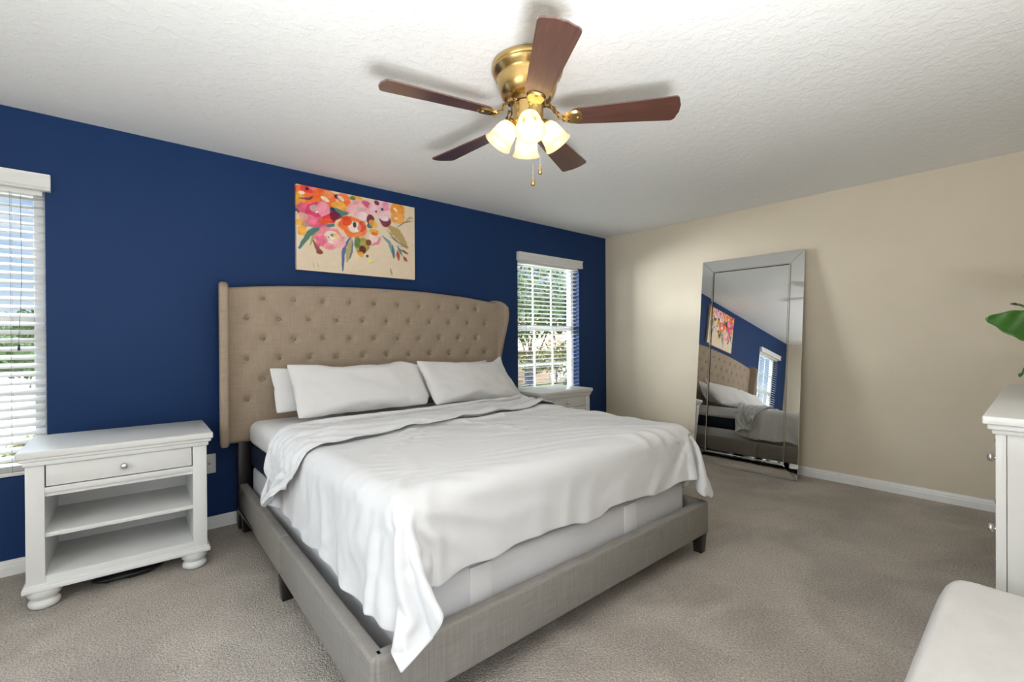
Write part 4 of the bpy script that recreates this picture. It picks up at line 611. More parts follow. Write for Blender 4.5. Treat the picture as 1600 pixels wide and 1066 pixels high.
[45,1,-1,1,0,-1,0,0,1,0,-1,1,-1,1,0,0,0,0,0,0,0,-1,0,2,-1,0,0,0,0,0,1,-1,1,-1,0,1,-1,0,0,1,0,0,-1,1,0,0,0,0,0,0,0,1,-1,0,1,-1,1,-1,1,0,-1,1,0,0,0,0,-1,-1,1,1,0,-1,1,0,0,0,0,0,0,0,0,0,0,0,0,1,0,0,0,0,0,0,0],
[45,0,0,0,0,0,1,0,-1,0,1,-1,1,0,-1,1,0,0,-1,1,0,0,-1,-1,2,0,1,-1,1,0,-1,1,-1,0,1,-1,1,0,0,0,0,0,0,0,0,0,0,0,0,0,0,0,0,1,-1,1,-1,1,0,0,0,0,-1,1,0,0,-1,0,1,0,0,0,0,0,0,0,0,0,0,0,0,0,1,0,0,-1,0,0,0,0,0,1,0],
[46,-1,1,-1,1,0,-1,1,0,0,-1,1,0,-1,1,-1,0,0,1,0,0,0,0,-2,0,2,0,0,0,1,0,-1,0,1,-1,1,-1,1,0,-1,1,0,0,0,0,0,0,0,0,0,1,-1,0,0,0,0,0,1,-1,1,1,-1,1,-1,0,-2,0,2,0,0,0,0,0,0,1,-1,1,-1,1,-1,0,1,-1,0,0,0,1,0,0,0,0,0,0],
[45,0,0,1,-1,1,0,0,0,0,1,-1,0,1,0,-1,1,-1,0,0,-1,1,0,0,-2,1,-2,4,0,-1,0,0,1,-1,1,-1,1,-1,1,0,0,0,0,0,0,0,1,-1,0,0,0,0,1,-1,1,-1,1,-1,1,0,-1,1,-1,1,-2,0,2,0,0,0,0,0,0,0,0,0,0,0,0,1,0,-1,0,0,0,1,-1,0,0,0,0,0,1],
[45,1,-1,0,0,0,0,0,0,1,-1,1,0,-1,0,1,-1,1,0,0,0,0,0,1,-1,-3,3,-4,4,0,0,1,-1,1,0,0,0,0,-1,1,-1,1,0,-1,1,0,-1,1,0,0,0,0,0,0,0,1,-1,1,-1,0,1,-1,1,-3,1,2,0,0,0,0,0,0,0,0,0,0,0,0,0,0,0,0,0,0,0,-1,1,0,1,-1,1,0,0],
[45,0,1,-1,1,-1,1,0,1,-1,1,-1,0,1,0,0,-1,0,0,0,0,0,0,-1,1,0,-2,0,-2,5,0,-1,1,0,-1,1,-1,1,0,-1,1,-1,1,0,0,0,1,-1,0,1,-1,0,0,1,-1,0,1,-1,1,0,-1,1,-2,0,1,1,0,0,0,0,0,0,0,0,0,0,0,0,0,0,0,0,0,0,1,0,-2,2,-2,2,0,0,0],
[46,-1,0,0,0,1,0,-1,0,0,0,1,0,0,0,0,0,0,0,0,0,0,0,1,-1,0,0,0,-3,-1,4,0,0,0,1,-1,1,-1,1,0,0,0,0,0,0,0,-1,1,1,-1,0,1,0,-1,1,-1,0,1,-1,0,1,-1,-1,1,2,-1,0,0,0,0,0,1,-1,0,0,0,0,1,-1,0,0,0,0,1,-2,1,1,-2,2,0,0,0,0],
[45,1,-1,1,-1,0,-1,1,0,1,-1,0,0,0,0,0,1,0,0,-1,1,0,0,0,1,-1,0,0,1,-4,0,2,0,1,0,1,-1,1,-1,1,-1,1,-1,1,0,0,1,-1,-1,0,2,-1,0,1,-1,1,0,0,0,0,0,-1,0,1,-1,1,0,0,0,0,0,0,1,-1,0,1,-1,-1,1,0,0,1,-2,0,1,0,0,1,0,0,0,0,0],
[45,0,0,0,0,0,1,-1,0,-1,1,0,1,0,0,0,0,-1,0,1,0,0,0,0,0,0,0,-1,0,2,-2,0,0,-1,3,0,0,0,0,0,0,0,0,0,-1,1,-1,0,1,1,-1,1,-1,0,0,0,0,0,1,0,-1,-2,1,2,0,0,0,0,0,0,0,0,0,1,-1,-1,1,0,0,0,0,-2,3,-1,0,0,1,0,0,0,0,0,0],
[46,-1,1,-1,1,-1,0,0,0,1,-1,0,-1,1,-1,1,0,1,0,0,0,0,0,0,0,0,0,1,-2,0,1,-1,1,-1,-1,2,1,-1,1,-1,1,-1,1,-1,1,-1,1,0,0,0,0,0,0,0,1,-1,1,0,0,0,-3,1,2,0,0,0,0,0,0,0,0,0,0,0,0,0,0,0,0,-1,-1,0,0,1,1,0,1,0,0,-1,0,1,0],
[45,0,0,0,0,1,-1,1,-1,0,1,-1,0,0,0,0,1,0,0,0,0,0,0,0,0,0,0,0,0,-2,0,3,-1,0,-2,0,2,1,-1,1,-1,1,-1,1,0,-1,1,1,-1,0,0,0,1,-1,0,0,-1,-2,-1,1,0,3,1,-1,1,0,0,0,-1,0,1,0,0,-1,1,0,0,-2,0,0,2,0,0,0,0,1,-1,0,0,1,0,-1,1],
[45,1,-1,1,-1,0,0,0,0,0,0,1,-1,-1,2,0,0,0,0,0,0,0,-1,1,-1,1,0,0,1,-1,-3,0,3,1,-1,-1,0,1,1,-1,1,0,0,-1,0,1,-5,4,1,0,0,0,0,1,-1,1,-2,0,1,-3,4,0,-1,1,-1,1,0,0,1,-1,0,0,-1,1,-2,-2,1,2,-1,1,-1,2,0,0,0,-1,0,1,0,1,0,0,-1],
[45,0,1,-1,1,-1,1,-1,1,-1,0,0,1,-1,0,1,-1,0,1,0,0,0,1,-1,0,0,0,0,0,1,0,-4,0,-4,8,0,-2,1,0,1,0,-1,1,0,-1,0,0,0,1,0,0,0,0,0,0,-1,0,-8,8,1,1,0,0,0,0,0,-1,0,0,0,-3,-1,-1,-3,3,5,-1,2,1,-1,0,0,0,0,0,1,0,-1,1,-1,1,0,-1],
[46,-1,0,0,0,0,0,1,-1,1,-1,0,0,1,-2,0,-1,0,-2,0,2,1,1,0,1,1,-1,0,0,0,0,0,-3,2,-10,8,3,0,1,-1,0,1,-1,1,0,-2,0,-6,-3,-1,-2,-1,-1,-2,-1,-2,3,13,-8,2,-1,-1,0,-1,1,0,2,0,0,1,1,1,3,6,0,-1,1,0,0,0,1,0,-2,1,1,0,0,0,-1,0,-2,0,2],
[45,0,0,0,0,1,-1,0,1,-1,1,-1,0,-1,1,0,1,-1,1,-1,-5,0,-1,0,-1,-3,1,1,2,1,2,0,-1,1,3,-9,-4,-3,-2,1,2,2,2,2,3,5,6,2,2,1,1,1,1,2,1,3,-1,-3,-1,-1,0,1,0,-1,-1,-1,-1,-1,0,0,1,-1,-1,-5,0,0,0,0,-2,2,0,-2,2,-2,-1,-1,1,1,0,1,1,1,-1],
[45,1,-1,1,-1,0,1,-1,0,0,0,0,1,0,0,-1,0,0,0,1,7,0,0,1,2,3,1,-1,-1,0,-1,1,0,1,0,0,1,0,1,0,-2,-3,-1,-2,-2,-2,-3,0,0,0,1,-1,0,0,1,0,-1,0,1,0,0,-1,0,1,0,0,-1,1,0,0,0,0,0,1,0,-1,-1,0,2,0,-2,-1,-1,1,0,3,0,0,1,0,0,-1,1],
[45,0,0,0,0,0,-1,1,0,0,0,0,-2,2,1,-2,0,1,1,0,-1,0,0,0,0,0,0,1,-1,0,0,0,1,0,-1,0,0,1,0,0,-1,1,0,0,0,0,1,-1,0,0,10,10,0,3,2,2,0,-4,0,-2,-3,-1,-1,-1,0,-1,-1,-3,-2,-1,0,-1,-3,-2,-2,0,1,0,1,-2,3,0,1,-1,-1,-5,-2,-2,1,2,5,0,-2],
[45,0,0,0,1,-1,0,0,-1,1,0,1,1,-1,-1,1,0,0,0,0,-1,0,1,-1,0,0,4,2,3,2,1,0,1,2,3,1,3,1,-1,-1,-1,-1,-1,-2,-1,0,0,1,0,-1,-13,-8,7,-5,-3,-3,1,10,-3,2,2,0,-2,-2,-3,-3,0,1,-1,0,-1,2,4,6,-2,3,-1,0,-1,-2,0,4,-1,0,0,1,-2,0,1,-1,-3,2,3],
[46,-1,1,-1,0,0,1,-1,1,0,0,0,-1,1,0,0,0,0,-1,1,1,1,0,3,0,1,-9,-4,-2,-2,-1,2,0,-1,1,6,-10,-2,1,1,3,0,2,2,1,0,0,0,1,1,3,0,-6,8,-1,2,-1,-6,5,1,0,0,0,0,0,1,0,-1,1,-1,-1,-2,-2,-2,8,-5,5,0,-1,3,-2,-5,1,0,0,1,4,1,-2,1,0,0,-1],
[45,1,-1,1,-1,1,-1,1,-1,0,0,0,0,0,0,0,0,1,-1,0,-3,-1,-1,-2,5,-6,7,1,0,1,1,-1,0,1,-1,-8,8,1,0,0,-1,1,0,0,0,0,-1,0,-1,0,0,0,-1,-2,6,-2,2,-1,-2,0,2,1,0,0,0,0,0,0,0,0,0,0,0,-2,-5,3,-2,7,-1,-4,0,0,1,2,1,1,-3,2,1,-1,1,0,1],
[45,0,0,0,0,0,0,0,1,-1,0,0,1,0,0,0,-3,2,-2,-1,1,0,2,1,-7,6,-2,2,1,0,0,0,0,-1,-1,3,-1,0,0,1,0,0,0,0,0,0,0,0,0,0,0,-1,1,-4,0,3,-1,3,-1,-2,1,-2,1,0,1,2,-1,1,0,0,0,0,-1,-1,3,-1,-2,-6,2,7,-4,3,-6,2,3,-2,4,0,-2,1,0,1,0],
[45,0,1,-1,1,-1,1,0,-1,1,-1,0,1,-2,1,-2,1,-3,4,1,0,0,0,0,-1,0,1,0,0,0,1,0,0,0,0,-1,0,1,0,-1,1,0,-1,0,1,-1,1,0,0,0,0,1,-1,0,-3,0,1,0,3,0,-4,1,0,1,1,0,1,0,0,0,0,-1,0,0,-1,2,-5,0,4,0,1,-4,-3,-1,0,8,0,-2,2,1,0,-1,1],
[46,-1,0,0,0,0,0,0,0,0,0,0,-1,0,-1,0,2,1,-1,0,1,0,-1,-3,4,0,0,0,1,0,-1,0,0,0,0,0,1,-1,1,0,0,0,0,0,-1,1,0,0,0,0,1,-1,0,0,0,-2,1,-2,0,3,-1,1,1,0,-1,-1,1,1,0,0,-1,1,0,0,-5,1,3,0,-6,-3,5,1,1,3,1,-3,3,-1,1,-1,0,1,0],
[45,0,0,1,-1,1,-1,0,1,-1,0,0,1,-2,-2,3,-1,1,1,0,0,-3,0,3,0,0,0,1,-1,0,0,0,0,0,0,0,0,1,0,0,0,0,0,0,0,0,0,0,1,0,-1,0,0,1,-1,1,-2,1,-2,-1,3,0,0,1,0,0,0,-1,0,0,1,0,0,0,1,-5,3,1,-8,5,-1,4,-3,0,3,0,-4,5,0,0,-2,1,0],
[45,1,-1,0,1,-1,0,0,0,0,1,-1,-2,3,0,-2,1,0,1,0,-4,3,1,0,0,0,1,-1,0,0,1,0,0,0,-1,0,1,0,-1,1,-1,1,0,0,0,0,0,1,-1,0,0,0,1,-1,0,0,0,0,0,-1,0,1,0,0,0,1,-1,0,1,0,0,0,0,0,0,0,-3,-11,13,-1,3,-20,15,3,-3,1,3,-1,1,-2,3,-1,-2],
[44,1,0,0,0,1,0,0,-1,1,-1,1,-1,-2,3,-1,1,0,0,-4,2,1,1,0,1,0,-1,0,0,1,-1,0,0,0,1,0,-1,0,1,0,0,0,0,0,0,0,1,-1,0,0,0,0,0,0,1,-1,1,-1,0,0,-1,0,0,1,0,-1,1,1,-1,0,1,0,0,0,0,0,-5,0,-5,-21,7,25,0,-4,3,0,-1,2,-2,1,-8,-22,9],
[33,5,6,1,0,0,0,0,0,0,1,-3,1,1,-4,3,1,1,-4,2,1,1,-1,1,-1,1,0,1,0,-1,0,0,0,0,0,0,1,0,-1,0,1,0,0,0,0,0,0,0,0,0,1,0,-1,1,-1,1,-1,0,0,0,1,-1,1,-1,0,1,0,-1,1,0,0,0,0,0,-3,-1,-10,7,-21,29,-3,-5,6,0,-1,2,0,-5,-5,-12,-11,2,-34],
[-15,26,14,12,5,3,1,-1,1,-1,-2,2,-1,-3,4,1,0,-4,1,2,1,-1,0,-1,2,0,0,0,0,0,0,0,1,0,0,0,-1,0,1,0,0,-1,1,0,0,1,-1,0,0,0,0,0,1,-1,1,-1,1,0,0,0,-1,0,0,0,1,1,-1,0,0,0,0,0,0,-1,-1,-2,4,-42,37,-4,1,5,3,0,1,-13,-12,-13,-21,-15,-9,-8,-2],
[-14,-13,-5,15,24,14,15,8,1,-1,0,-2,1,1,-8,6,-2,3,3,1,0,-1,0,1,-1,0,1,-1,1,0,0,0,-1,1,-1,0,0,-1,0,0,0,0,0,0,0,-2,-1,0,-1,-1,-1,-2,-5,-1,-3,1,0,1,2,3,3,1,-2,-3,-2,-3,-1,-2,-1,2,3,2,2,0,3,-1,-34,32,8,4,-1,0,-24,-10,-19,-13,-11,-9,-4,1,0,0,1],
[-16,-2,0,-15,0,1,8,22,16,17,14,1,-4,-1,-8,14,-4,-9,-13,9,-16,-14,-9,-4,-4,-1,1,2,6,1,-1,3,-1,-5,-9,-4,-3,-2,-1,-1,-1,0,1,-1,3,-1,1,-4,2,-5,2,-6,0,-6,1,-2,1,0,1,1,2,3,1,-2,-2,0,-3,-2,-1,3,0,-2,4,2,6,9,35,37,-58,-25,-9,2,3,-3,0,4,3,-2,3,-7,-1,3,0],
[-29,9,8,6,-14,4,5,-13,-1,-2,1,16,13,11,17,-26,4,3,7,-20,14,9,3,-3,-3,-6,-6,-5,-11,-3,-1,-5,0,5,11,2,-1,-1,-3,-2,-2,-1,-3,1,-4,3,-1,6,-4,9,-7,10,3,13,1,1,-3,-6,-6,-7,-6,-7,0,6,8,-1,9,3,1,-12,-18,14,-1,7,0,2,16,-26,35,3,-10,-49,6,4,2,-8,-3,11,10,12,-4,-23,3],
[16,-28,-16,-2,10,6,-18,0,-2,-1,-3,-3,0,-2,0,7,-2,0,1,6,-3,1,0,1,1,0,-2,-1,1,0,2,1,1,-1,-1,0,0,0,-1,-1,0,1,0,0,1,-2,2,-4,3,-3,3,-2,4,-4,5,-5,3,-1,0,1,-2,3,1,-1,-4,3,-5,6,-4,9,8,-11,0,-4,3,-3,-2,3,-1,5,7,45,-42,-10,-2,22,19,-26,-13,2,15,29,-26],
[-19,39,1,-10,-14,-32,22,-6,-13,-5,0,-2,0,1,0,0,5,8,5,3,2,-3,-1,1,-3,-2,2,1,1,1,-1,0,-1,-1,-1,0,1,0,2,1,2,-3,1,-1,-1,0,-2,3,0,1,1,2,-2,2,-5,11,-11,9,-5,3,17,7,0,2,-3,-5,1,-16,1,-9,2,-5,-5,0,-1,24,-9,-5,-9,5,-1,-5,36,-3,-7,-24,0,32,-6,-24,4,0,30],
[12,-44,7,8,-16,26,-26,-1,3,-3,-6,3,-3,0,3,-2,1,0,1,2,4,9,8,3,7,7,2,2,0,0,0,0,1,0,0,0,3,3,1,2,-1,5,-1,1,1,0,1,-3,-1,-3,-2,-5,-4,-8,0,-10,11,-5,6,0,-13,-7,3,-1,5,9,-2,15,2,6,3,2,-2,-4,-10,-28,-4,-1,13,-4,9,-16,-2,5,6,18,-17,-10,27,11,-31,-3,5],
[-24,20,-18,-4,7,-11,-1,-4,-3,6,-3,-3,0,0,0,3,1,1,2,3,1,0,-4,-4,-1,-1,1,0,1,0,0,0,0,0,0,1,-1,0,1,0,1,-2,2,1,-1,1,-1,1,0,0,0,0,0,1,-2,3,-4,3,1,-1,-2,5,-4,3,-1,-4,6,-4,3,0,0,1,1,-2,3,1,21,-21,0,9,-10,14,3,1,3,-17,0,5,-2,4,0,-11,6],
[-5,-21,13,-12,3,-7,-3,-3,6,-5,0,-7,1,0,1,6,2,-4,3,-1,0,-1,-2,2,2,2,1,1,1,0,0,1,0,0,1,1,0,1,0,0,0,0,-1,-2,3,-1,1,1,1,3,5,5,5,2,2,0,1,-2,1,-2,4,-7,3,-5,1,0,-5,5,-6,-1,-2,-1,-1,2,0,-3,-10,7,4,-12,13,-3,2,-8,1,13,10,-15,-11,22,19,0,-22],
[-18,8,-7,-3,-4,-6,-2,4,-4,-3,-1,-1,0,3,-3,-2,0,4,-3,1,1,0,4,3,0,0,0,-1,0,1,0,0,0,1,-1,0,1,-1,1,0,1,0,1,1,-2,1,0,1,0,-1,-2,-2,-2,0,-1,1,1,1,-2,4,-5,6,-4,4,-2,-1,2,-3,9,3,0,0,1,1,1,1,-7,10,-6,12,-11,-1,3,17,-3,-23,-5,14,3,-13,3,-4,20],
[-8,-11,0,3,-12,-3,5,-5,-1,-1,-7,-1,1,3,2,-2,-1,0,2,0,-1,1,0,0,0,0,0,1,-1,0,1,0,0,0,1,-1,0,1,0,0,0,1,-1,1,0,1,1,-1,1,0,0,0,0,5,4,1,2,0,3,-2,3,-5,2,-4,-5,5,-3,0,-2,5,8,-1,1,2,-5,-8,-2,9,9,-20,3,8,5,-11,9,26,-5,-20,-7,0,4,30,-35],
[-15,10,-7,-14,-2,4,-5,-1,-1,-6,-3,2,3,-3,7,-2,-6,2,0,1,1,-1,0,0,0,0,0,0,1,0,0,0,0,0,0,1,0,-1,0,1,0,0,1,0,1,0,0,1,0,1,1,1,1,-2,-1,0,-1,0,0,0,0,2,0,0,5,-4,1,1,-1,-1,-1,8,2,-9,1,5,20,-15,-10,15,-12,4,8,7,-18,2,3,26,2,-5,-22,-14,44],
[-6,-14,4,-13,12,-11,-2,2,-8,-2,1,1,1,-3,-2,1,5,-2,-1,0,1,1,1,1,-3,0,0,0,0,0,0,0,0,1,0,0,0,1,0,0,0,0,0,0,0,1,0,0,1,0,0,0,1,-1,-1,1,0,2,0,0,0,0,0,2,-2,1,9,1,3,-2,1,-11,-1,6,7,10,-22,12,6,-11,18,-10,-5,-4,21,-18,12,-20,10,9,32,-6,-36],
[-12,7,-22,9,-8,-2,4,-9,-2,0,2,-2,-3,0,-1,0,0,1,0,1,0,2,-1,0,3,-3,0,0,0,1,0,0,0,0,0,0,0,0,1,0,0,0,0,0,1,-1,1,0,0,0,1,0,0,0,1,-1,1,0,0,0,0,1,0,1,3,3,-6,0,-1,1,-2,14,5,4,-7,-14,8,5,-3,9,-11,11,-9,9,-20,21,-14,1,4,-2,-3,1,24],
[-14,-9,3,-1,-1,0,-9,-3,4,-4,-4,3,-3,3,-1,1,3,1,0,-2,-1,-3,2,1,-2,1,-1,1,0,-1,0,1,0,0,0,1,0,0,-1,0,0,1,0,1,-1,1,0,0,0,1,-1,1,-1,1,0,2,0,-2,0,2,0,-1,1,0,1,-1,1,0,0,5,4,-9,3,-1,0,14,6,-19,9,-4,9,-6,-8,11,17,-25,1,16,-15,14,-15,10,-8],
[-14,-13,-1,6,-5,3,-8,4,-5,-2,0,-4,3,-4,3,-2,0,1,0,1,0,1,0,-1,4,-1,-1,-1,0,0,1,-1,1,0,1,-1,0,1,0,0,0,0,0,0,1,0,-1,1,0,0,1,-1,1,0,2,-1,-1,1,0,0,0,1,-1,1,0,1,0,4,0,-2,0,4,-6,0,5,-1,-4,17,-14,19,-6,-1,12,-12,-11,29,-5,-26,14,-7,7,-2,-3],
[10,1,-18,-14,5,-17,12,-10,0,-1,-5,-4,3,2,3,4,0,-7,6,-3,-1,0,-2,0,0,5,-2,-2,0,0,-1,1,0,0,1,0,0,-1,0,1,0,0,0,0,0,0,1,0,0,0,0,1,0,3,-2,-1,0,1,1,-1,3,-1,1,-1,2,-2,2,-2,5,-3,-1,-1,0,4,2,-6,9,-5,9,-5,4,4,-6,-4,6,-10,22,7,-27,6,8,-16,19],
[-26,7,5,8,-23,13,-15,9,-15,-2,-2,4,-4,4,0,-2,1,7,-4,2,4,0,-3,1,-2,-2,2,1,-2,-1,1,-1,0,0,0,3,-2,0,0,0,0,0,1,0,0,0,0,0,0,1,0,1,2,-2,-1,0,1,0,0,2,-2,1,0,1,-1,2,4,0,-5,1,-2,0,3,-1,-1,18,-9,16,-9,1,-6,-5,6,-9,14,7,-25,31,-2,-23,9,29,-33],
[-7,-15,14,-22,15,-17,10,-11,6,-2,-8,-4,4,1,0,-1,-1,0,1,4,-3,0,3,-2,-1,0,2,-1,1,2,0,3,-3,0,-1,1,2,-1,0,-2,1,-1,-1,0,0,1,0,1,1,0,0,0,0,-1,0,1,0,1,1,-2,2,2,1,0,1,0,-4,-1,1,-1,1,1,2,-2,9,-10,4,1,-1,4,8,-11,-1,21,-11,-11,15,-14,29,4,-32,1,28],
[-20,8,-7,16,-28,25,-31,-2,1,2,13,-3,-4,-6,-2,1,-1,0,0,3,4,-6,2,0,0,-1,-1,3,2,0,-1,-2,4,1,1,-3,2,3,1,1,-1,0,0,-2,-1,-1,1,0,0,-1,0,0,-2,0,0,0,0,1,0,0,1,-1,1,0,0,0,0,0,0,1,0,4,-5,3,0,4,-3,1,8,-9,3,19,-9,-11,2,-2,-2,8,-4,-6,30,-26,0],
[-25,2,-1,-1,23,-29,24,-9,-15,2,-11,5,2,-4,-2,7,1,0,-1,-5,1,8,0,0,1,-1,-3,-2,-1,-1,0,0,0,1,1,0,0,-1,0,0,0,0,2,3,3,-1,0,-1,-2,0,0,-1,-1,-1,2,0,2,-1,-2,2,-1,0,1,0,0,0,0,0,0,1,2,-3,5,0,-4,0,10,-9,0,0,0,1,-1,1,0,38,-1,-29,-4,30,-34,24,-21],
[-11,-13,-7,6,-5,5,-10,9,1,-13,8,-8,-2,6,0,-6,4,0,0,-1,0,1,0,1,1,4,5,3,2,1,2,0,-1,-3,-4,-4,3,0,0,1,1,0,-1,-1,-5,-1,0,0,1,-1,-1,0,1,1,0,2,-1,0,-1,0,0,1,-1,1,0,1,-1,0,1,0,-1,1,-1,2,2,6,-7,-1,1,5,-5,4,8,-6,19,-26,28,12,-11,-17,23,-28,19],
[3,0,-8,-26,-4,21,-20,0,-1,10,-14,3,5,-2,-7,5,-3,0,1,0,0,0,1,0,0,0,0,0,0,1,0,0,0,0,2,3,-3,0,0,0,0,1,1,0,4,2,-8,0,-1,1,0,1,0,2,1,-1,-1,0,3,-2,0,0,1,1,1,-2,-1,0,0,0,2,0,1,5,3,-9,-1,6,7,-8,0,-1,-4,24,-19,-1,-4,14,2,-1,6,3,-11],
[-24,3,9,11,-7,-19,10,-15,7,-11,0,4,-8,0,6,-4,0,0,0,3,1,1,1,1,1,-1,1,-1,-1,-1,1,-2,0,2,3,-1,-1,-1,-1,0,0,0,-1,1,-1,1,8,3,0,-6,0,0,3,-1,-3,-1,0,-2,0,4,4,1,0,0,0,1,1,-1,-2,1,0,-1,1,-4,-1,0,8,-6,-1,3,7,-7,27,-22,-4,23,1,-29,23,-11,-3,15,-12],
[-32,7,-3,4,11,-2,-12,7,-11,-3,4,-11,4,-3,2,-1,0,1,1,0,1,0,0,0,0,0,0,1,1,2,-1,0,3,1,-1,3,0,0,0,-1,0,1,1,-1,3,1,-1,-8,-1,6,2,0,-3,0,3,0,1,1,1,-1,-5,-2,-1,0,0,1,2,3,3,0,0,1,-2,-2,-1,0,-1,3,-3,3,-3,18,-18,6,21,-24,6,24,-28,16,4,-15,16],
[-7,-17,10,-14,-1,4,8,-13,0,3,-5,-2,-4,2,-4,4,2,2,2,2,-1,0,-1,0,0,1,-1,0,0,-1,-3,-1,0,0,0,0,1,1,2,1,2,0,0,2,-2,0,-1,2,-2,-2,-2,0,1,0,0,1,1,1,0,0,2,2,2,0,0,0,-1,-3,-1,-1,-1,1,1,2,-2,1,-1,0,0,1,15,-15,9,17,-22,0,2,1,27,-18,-5,19,-15],
[-23,24,-26,13,1,-18,-1,-2,8,-11,1,-4,-2,1,0,0,0,1,0,1,1,0,0,1,0,0,1,0,0,0,3,3,-2,-2,-3,2,3,4,-1,0,-2,0,-1,0,-1,-4,2,2,1,0,2,0,0,-1,-1,0,0,0,-1,0,0,0,0,1,0,1,1,3,0,1,-1,-1,-3,0,0,1,0,-1,1,6,-4,12,-3,-7,3,18,-26,19,-18,9,10,-15,7],
[4,-27,17,-7,-19,19,-13,7,-15,8,-11,-1,0,-2,1,0,1,0,0,1,0,1,0,-1,1,0,0,0,1,0,0,0,0,0,2,2,2,-2,3,2,1,-2,0,-3,-2,1,-3,1,2,3,-1,1,0,1,0,1,0,2,0,-2,-2,-1,-1,0,0,0,0,0,1,-1,1,0,1,0,1,-1,-1,1,3,-1,3,3,9,-14,22,-22,36,-32,29,9,-30,12,-4],
[47,37,36,25,16,26,35,33,34,32,19,-4,2,0,0,-1,0,0,-1,-1,-1,-1,0,0,0,0,0,0,-1,0,1,0,0,0,0,0,0,0,0,0,0,0,0,0,0,0,0,0,0,0,0,0,0,1,0,0,0,0,0,0,0,0,1,0,0,0,0,0,0,1,1,1,1,2,1,2,5,-1,-11,-10,-11,-10,-16,-17,-26,-26,-26,-28,-28,-35,-35,-35,-34],
[28,-3,2,-5,10,1,-3,2,-1,2,9,4,0,0,-1,1,0,0,0,0,0,0,0,0,0,0,0,0,1,0,-1,0,0,0,0,0,1,0,0,0,0,0,0,0,0,0,0,0,0,0,1,0,0,-1,0,0,0,1,0,0,0,0,-1,1,0,0,0,0,0,0,0,0,1,-1,1,-1,0,-1,0,0,0,-1,-1,-5,0,0,-1,-1,-6,1,1,0,-1],
[26,-1,-4,17,-2,0,-5,-1,2,-1,4,10,1,-1,1,0,0,0,0,-1,0,1,0,0,0,0,0,0,0,0,0,1,0,0,0,0,-1,0,0,1,0,0,0,0,0,0,0,0,1,0,-1,0,0,0,0,0,1,-1,0,0,0,1,0,-1,0,1,0,0,0,0,-1,1,0,0,0,0,-1,0,0,0,0,-2,-2,-3,0,0,-2,-4,-1,-1,-1,0,-3],
[28,3,0,-4,12,-5,2,-5,-2,3,1,11,1,1,0,-1,1,0,0,0,0,0,0,0,0,0,0,0,0,0,1,-1,0,0,0,1,0,0,0,-1,1,0,0,0,0,0,0,0,-1,0,1,0,0,0,1,0,-1,0,1,0,0,-1,1,0,0,0,0,0,1,-1,1,-2,0,1,0,0,0,-1,0,0,0,-2,-4,0,-1,-3,-5,-3,-5,-2,-2,2,4],
[12,5,6,6,-7,7,7,-2,-2,-5,4,9,-1,1,1,4,1,0,-1,0,1,0,0,0,0,0,0,0,1,0,-1,0,1,0,0,-1,0,1,0,0,-1,0,1,0,0,0,0,0,1,0,-1,0,0,1,-1,0,0,1,-1,1,0,0,0,0,0,0,0,0,-1,1,-1,1,-1,1,0,0,0,-2,1,0,-2,-3,-1,-1,-3,-6,-4,-5,1,-1,-1,-3,-2],
[5,1,5,6,13,0,-1,8,-4,1,-7,7,12,0,-2,0,1,1,-1,1,0,0,0,0,0,0,0,1,-1,0,1,0,-1,0,1,0,0,-1,0,1,0,0,-1,1,0,0,0,0,0,0,0,0,1,-1,0,0,1,-1,1,-1,1,0,-1,1,0,-1,1,0,0,0,0,0,-1,-2,3,1,-2,0,-2,2,-1,-5,-1,-4,-7,-6,-1,3,2,-1,-2,1,-7],
[8,2,0,0,3,16,0,1,7,-5,-5,1,13,3,1,1,-2,1,0,1,0,0,0,1,0,0,0,-1,0,1,-1,0,0,1,-1,0,1,0,0,-1,1,0,0,0,0,0,0,0,0,0,0,1,-1,0,0,1,-1,1,-1,1,-1,1,0,0,0,0,-1,1,0,-1,1,0,1,-1,-4,4,-1,-1,0,0,-5,0,-6,-8,-4,2,1,0,-3,1,1,-8,0],
[10,1,-1,0,0,1,10,5,4,8,1,-13,8,12,0,-1,1,-4,4,0,0,0,0,0,0,0,0,0,1,-1,0,1,0,-1,1,0,-1,1,0,0,0,0,0,-1,1,0,1,0,-1,0,1,-1,0,1,0,-1,1,-1,1,0,0,-1,1,-1,1,0,0,0,0,0,0,0,0,0,0,-6,5,-2,2,-3,-7,-3,-8,-2,2,0,-1,-2,0,-5,-5,-1,-3],
[9,1,1,0,0,0,0,2,7,6,11,2,-15,18,5,-1,-2,2,0,-1,1,0,0,0,0,0,0,1,-1,1,0,-1,0,1,-1,1,0,-1,1,0,-1,1,0,0,0,0,-1,1,0,0,0,1,0,-1,0,1,-1,1,-1,0,1,0,-1,1,-1,1,0,-1,0,1,-1,1,-1,1,0,0,-3,2,0,-6,-4,-14,0,1,0,-3,-3,-4,-6,-3,-3,-1,0],
[4,0,2,1,1,0,0,3,0,4,5,14,7,-21,25,-4,2,2,-1,1,-1,1,0,-1,1,0,1,-1,0,-1,1,0,0,-1,1,-1,0,1,-1,0,1,-1,0,1,-1,1,0,-1,1,0,-1,0,1,0,0,-1,1,-1,1,-1,0,0,1,-1,1,-1,0,0,0,0,0,-2,1,-1,3,-3,-1,5,-1,-21,-12,9,-1,-3,-6,-3,-5,-2,0,0,1,-1,-1],
[5,0,-1,0,0,-1,1,0,1,1,4,4,15,10,-11,11,0,-2,1,0,0,0,0,0,0,0,-1,1,0,0,-1,1,0,0,0,0,0,-1,1,0,-1,1,0,-1,0,0,0,1,-1,0,0,-1,-1,1,0,1,-1,1,-1,0,-1,0,0,0,-1,1,1,0,0,0,0,0,-1,0,-4,5,-4,-5,-21,1,17,-12,-5,-3,-1,-1,1,-1,0,0,-1,0,1],
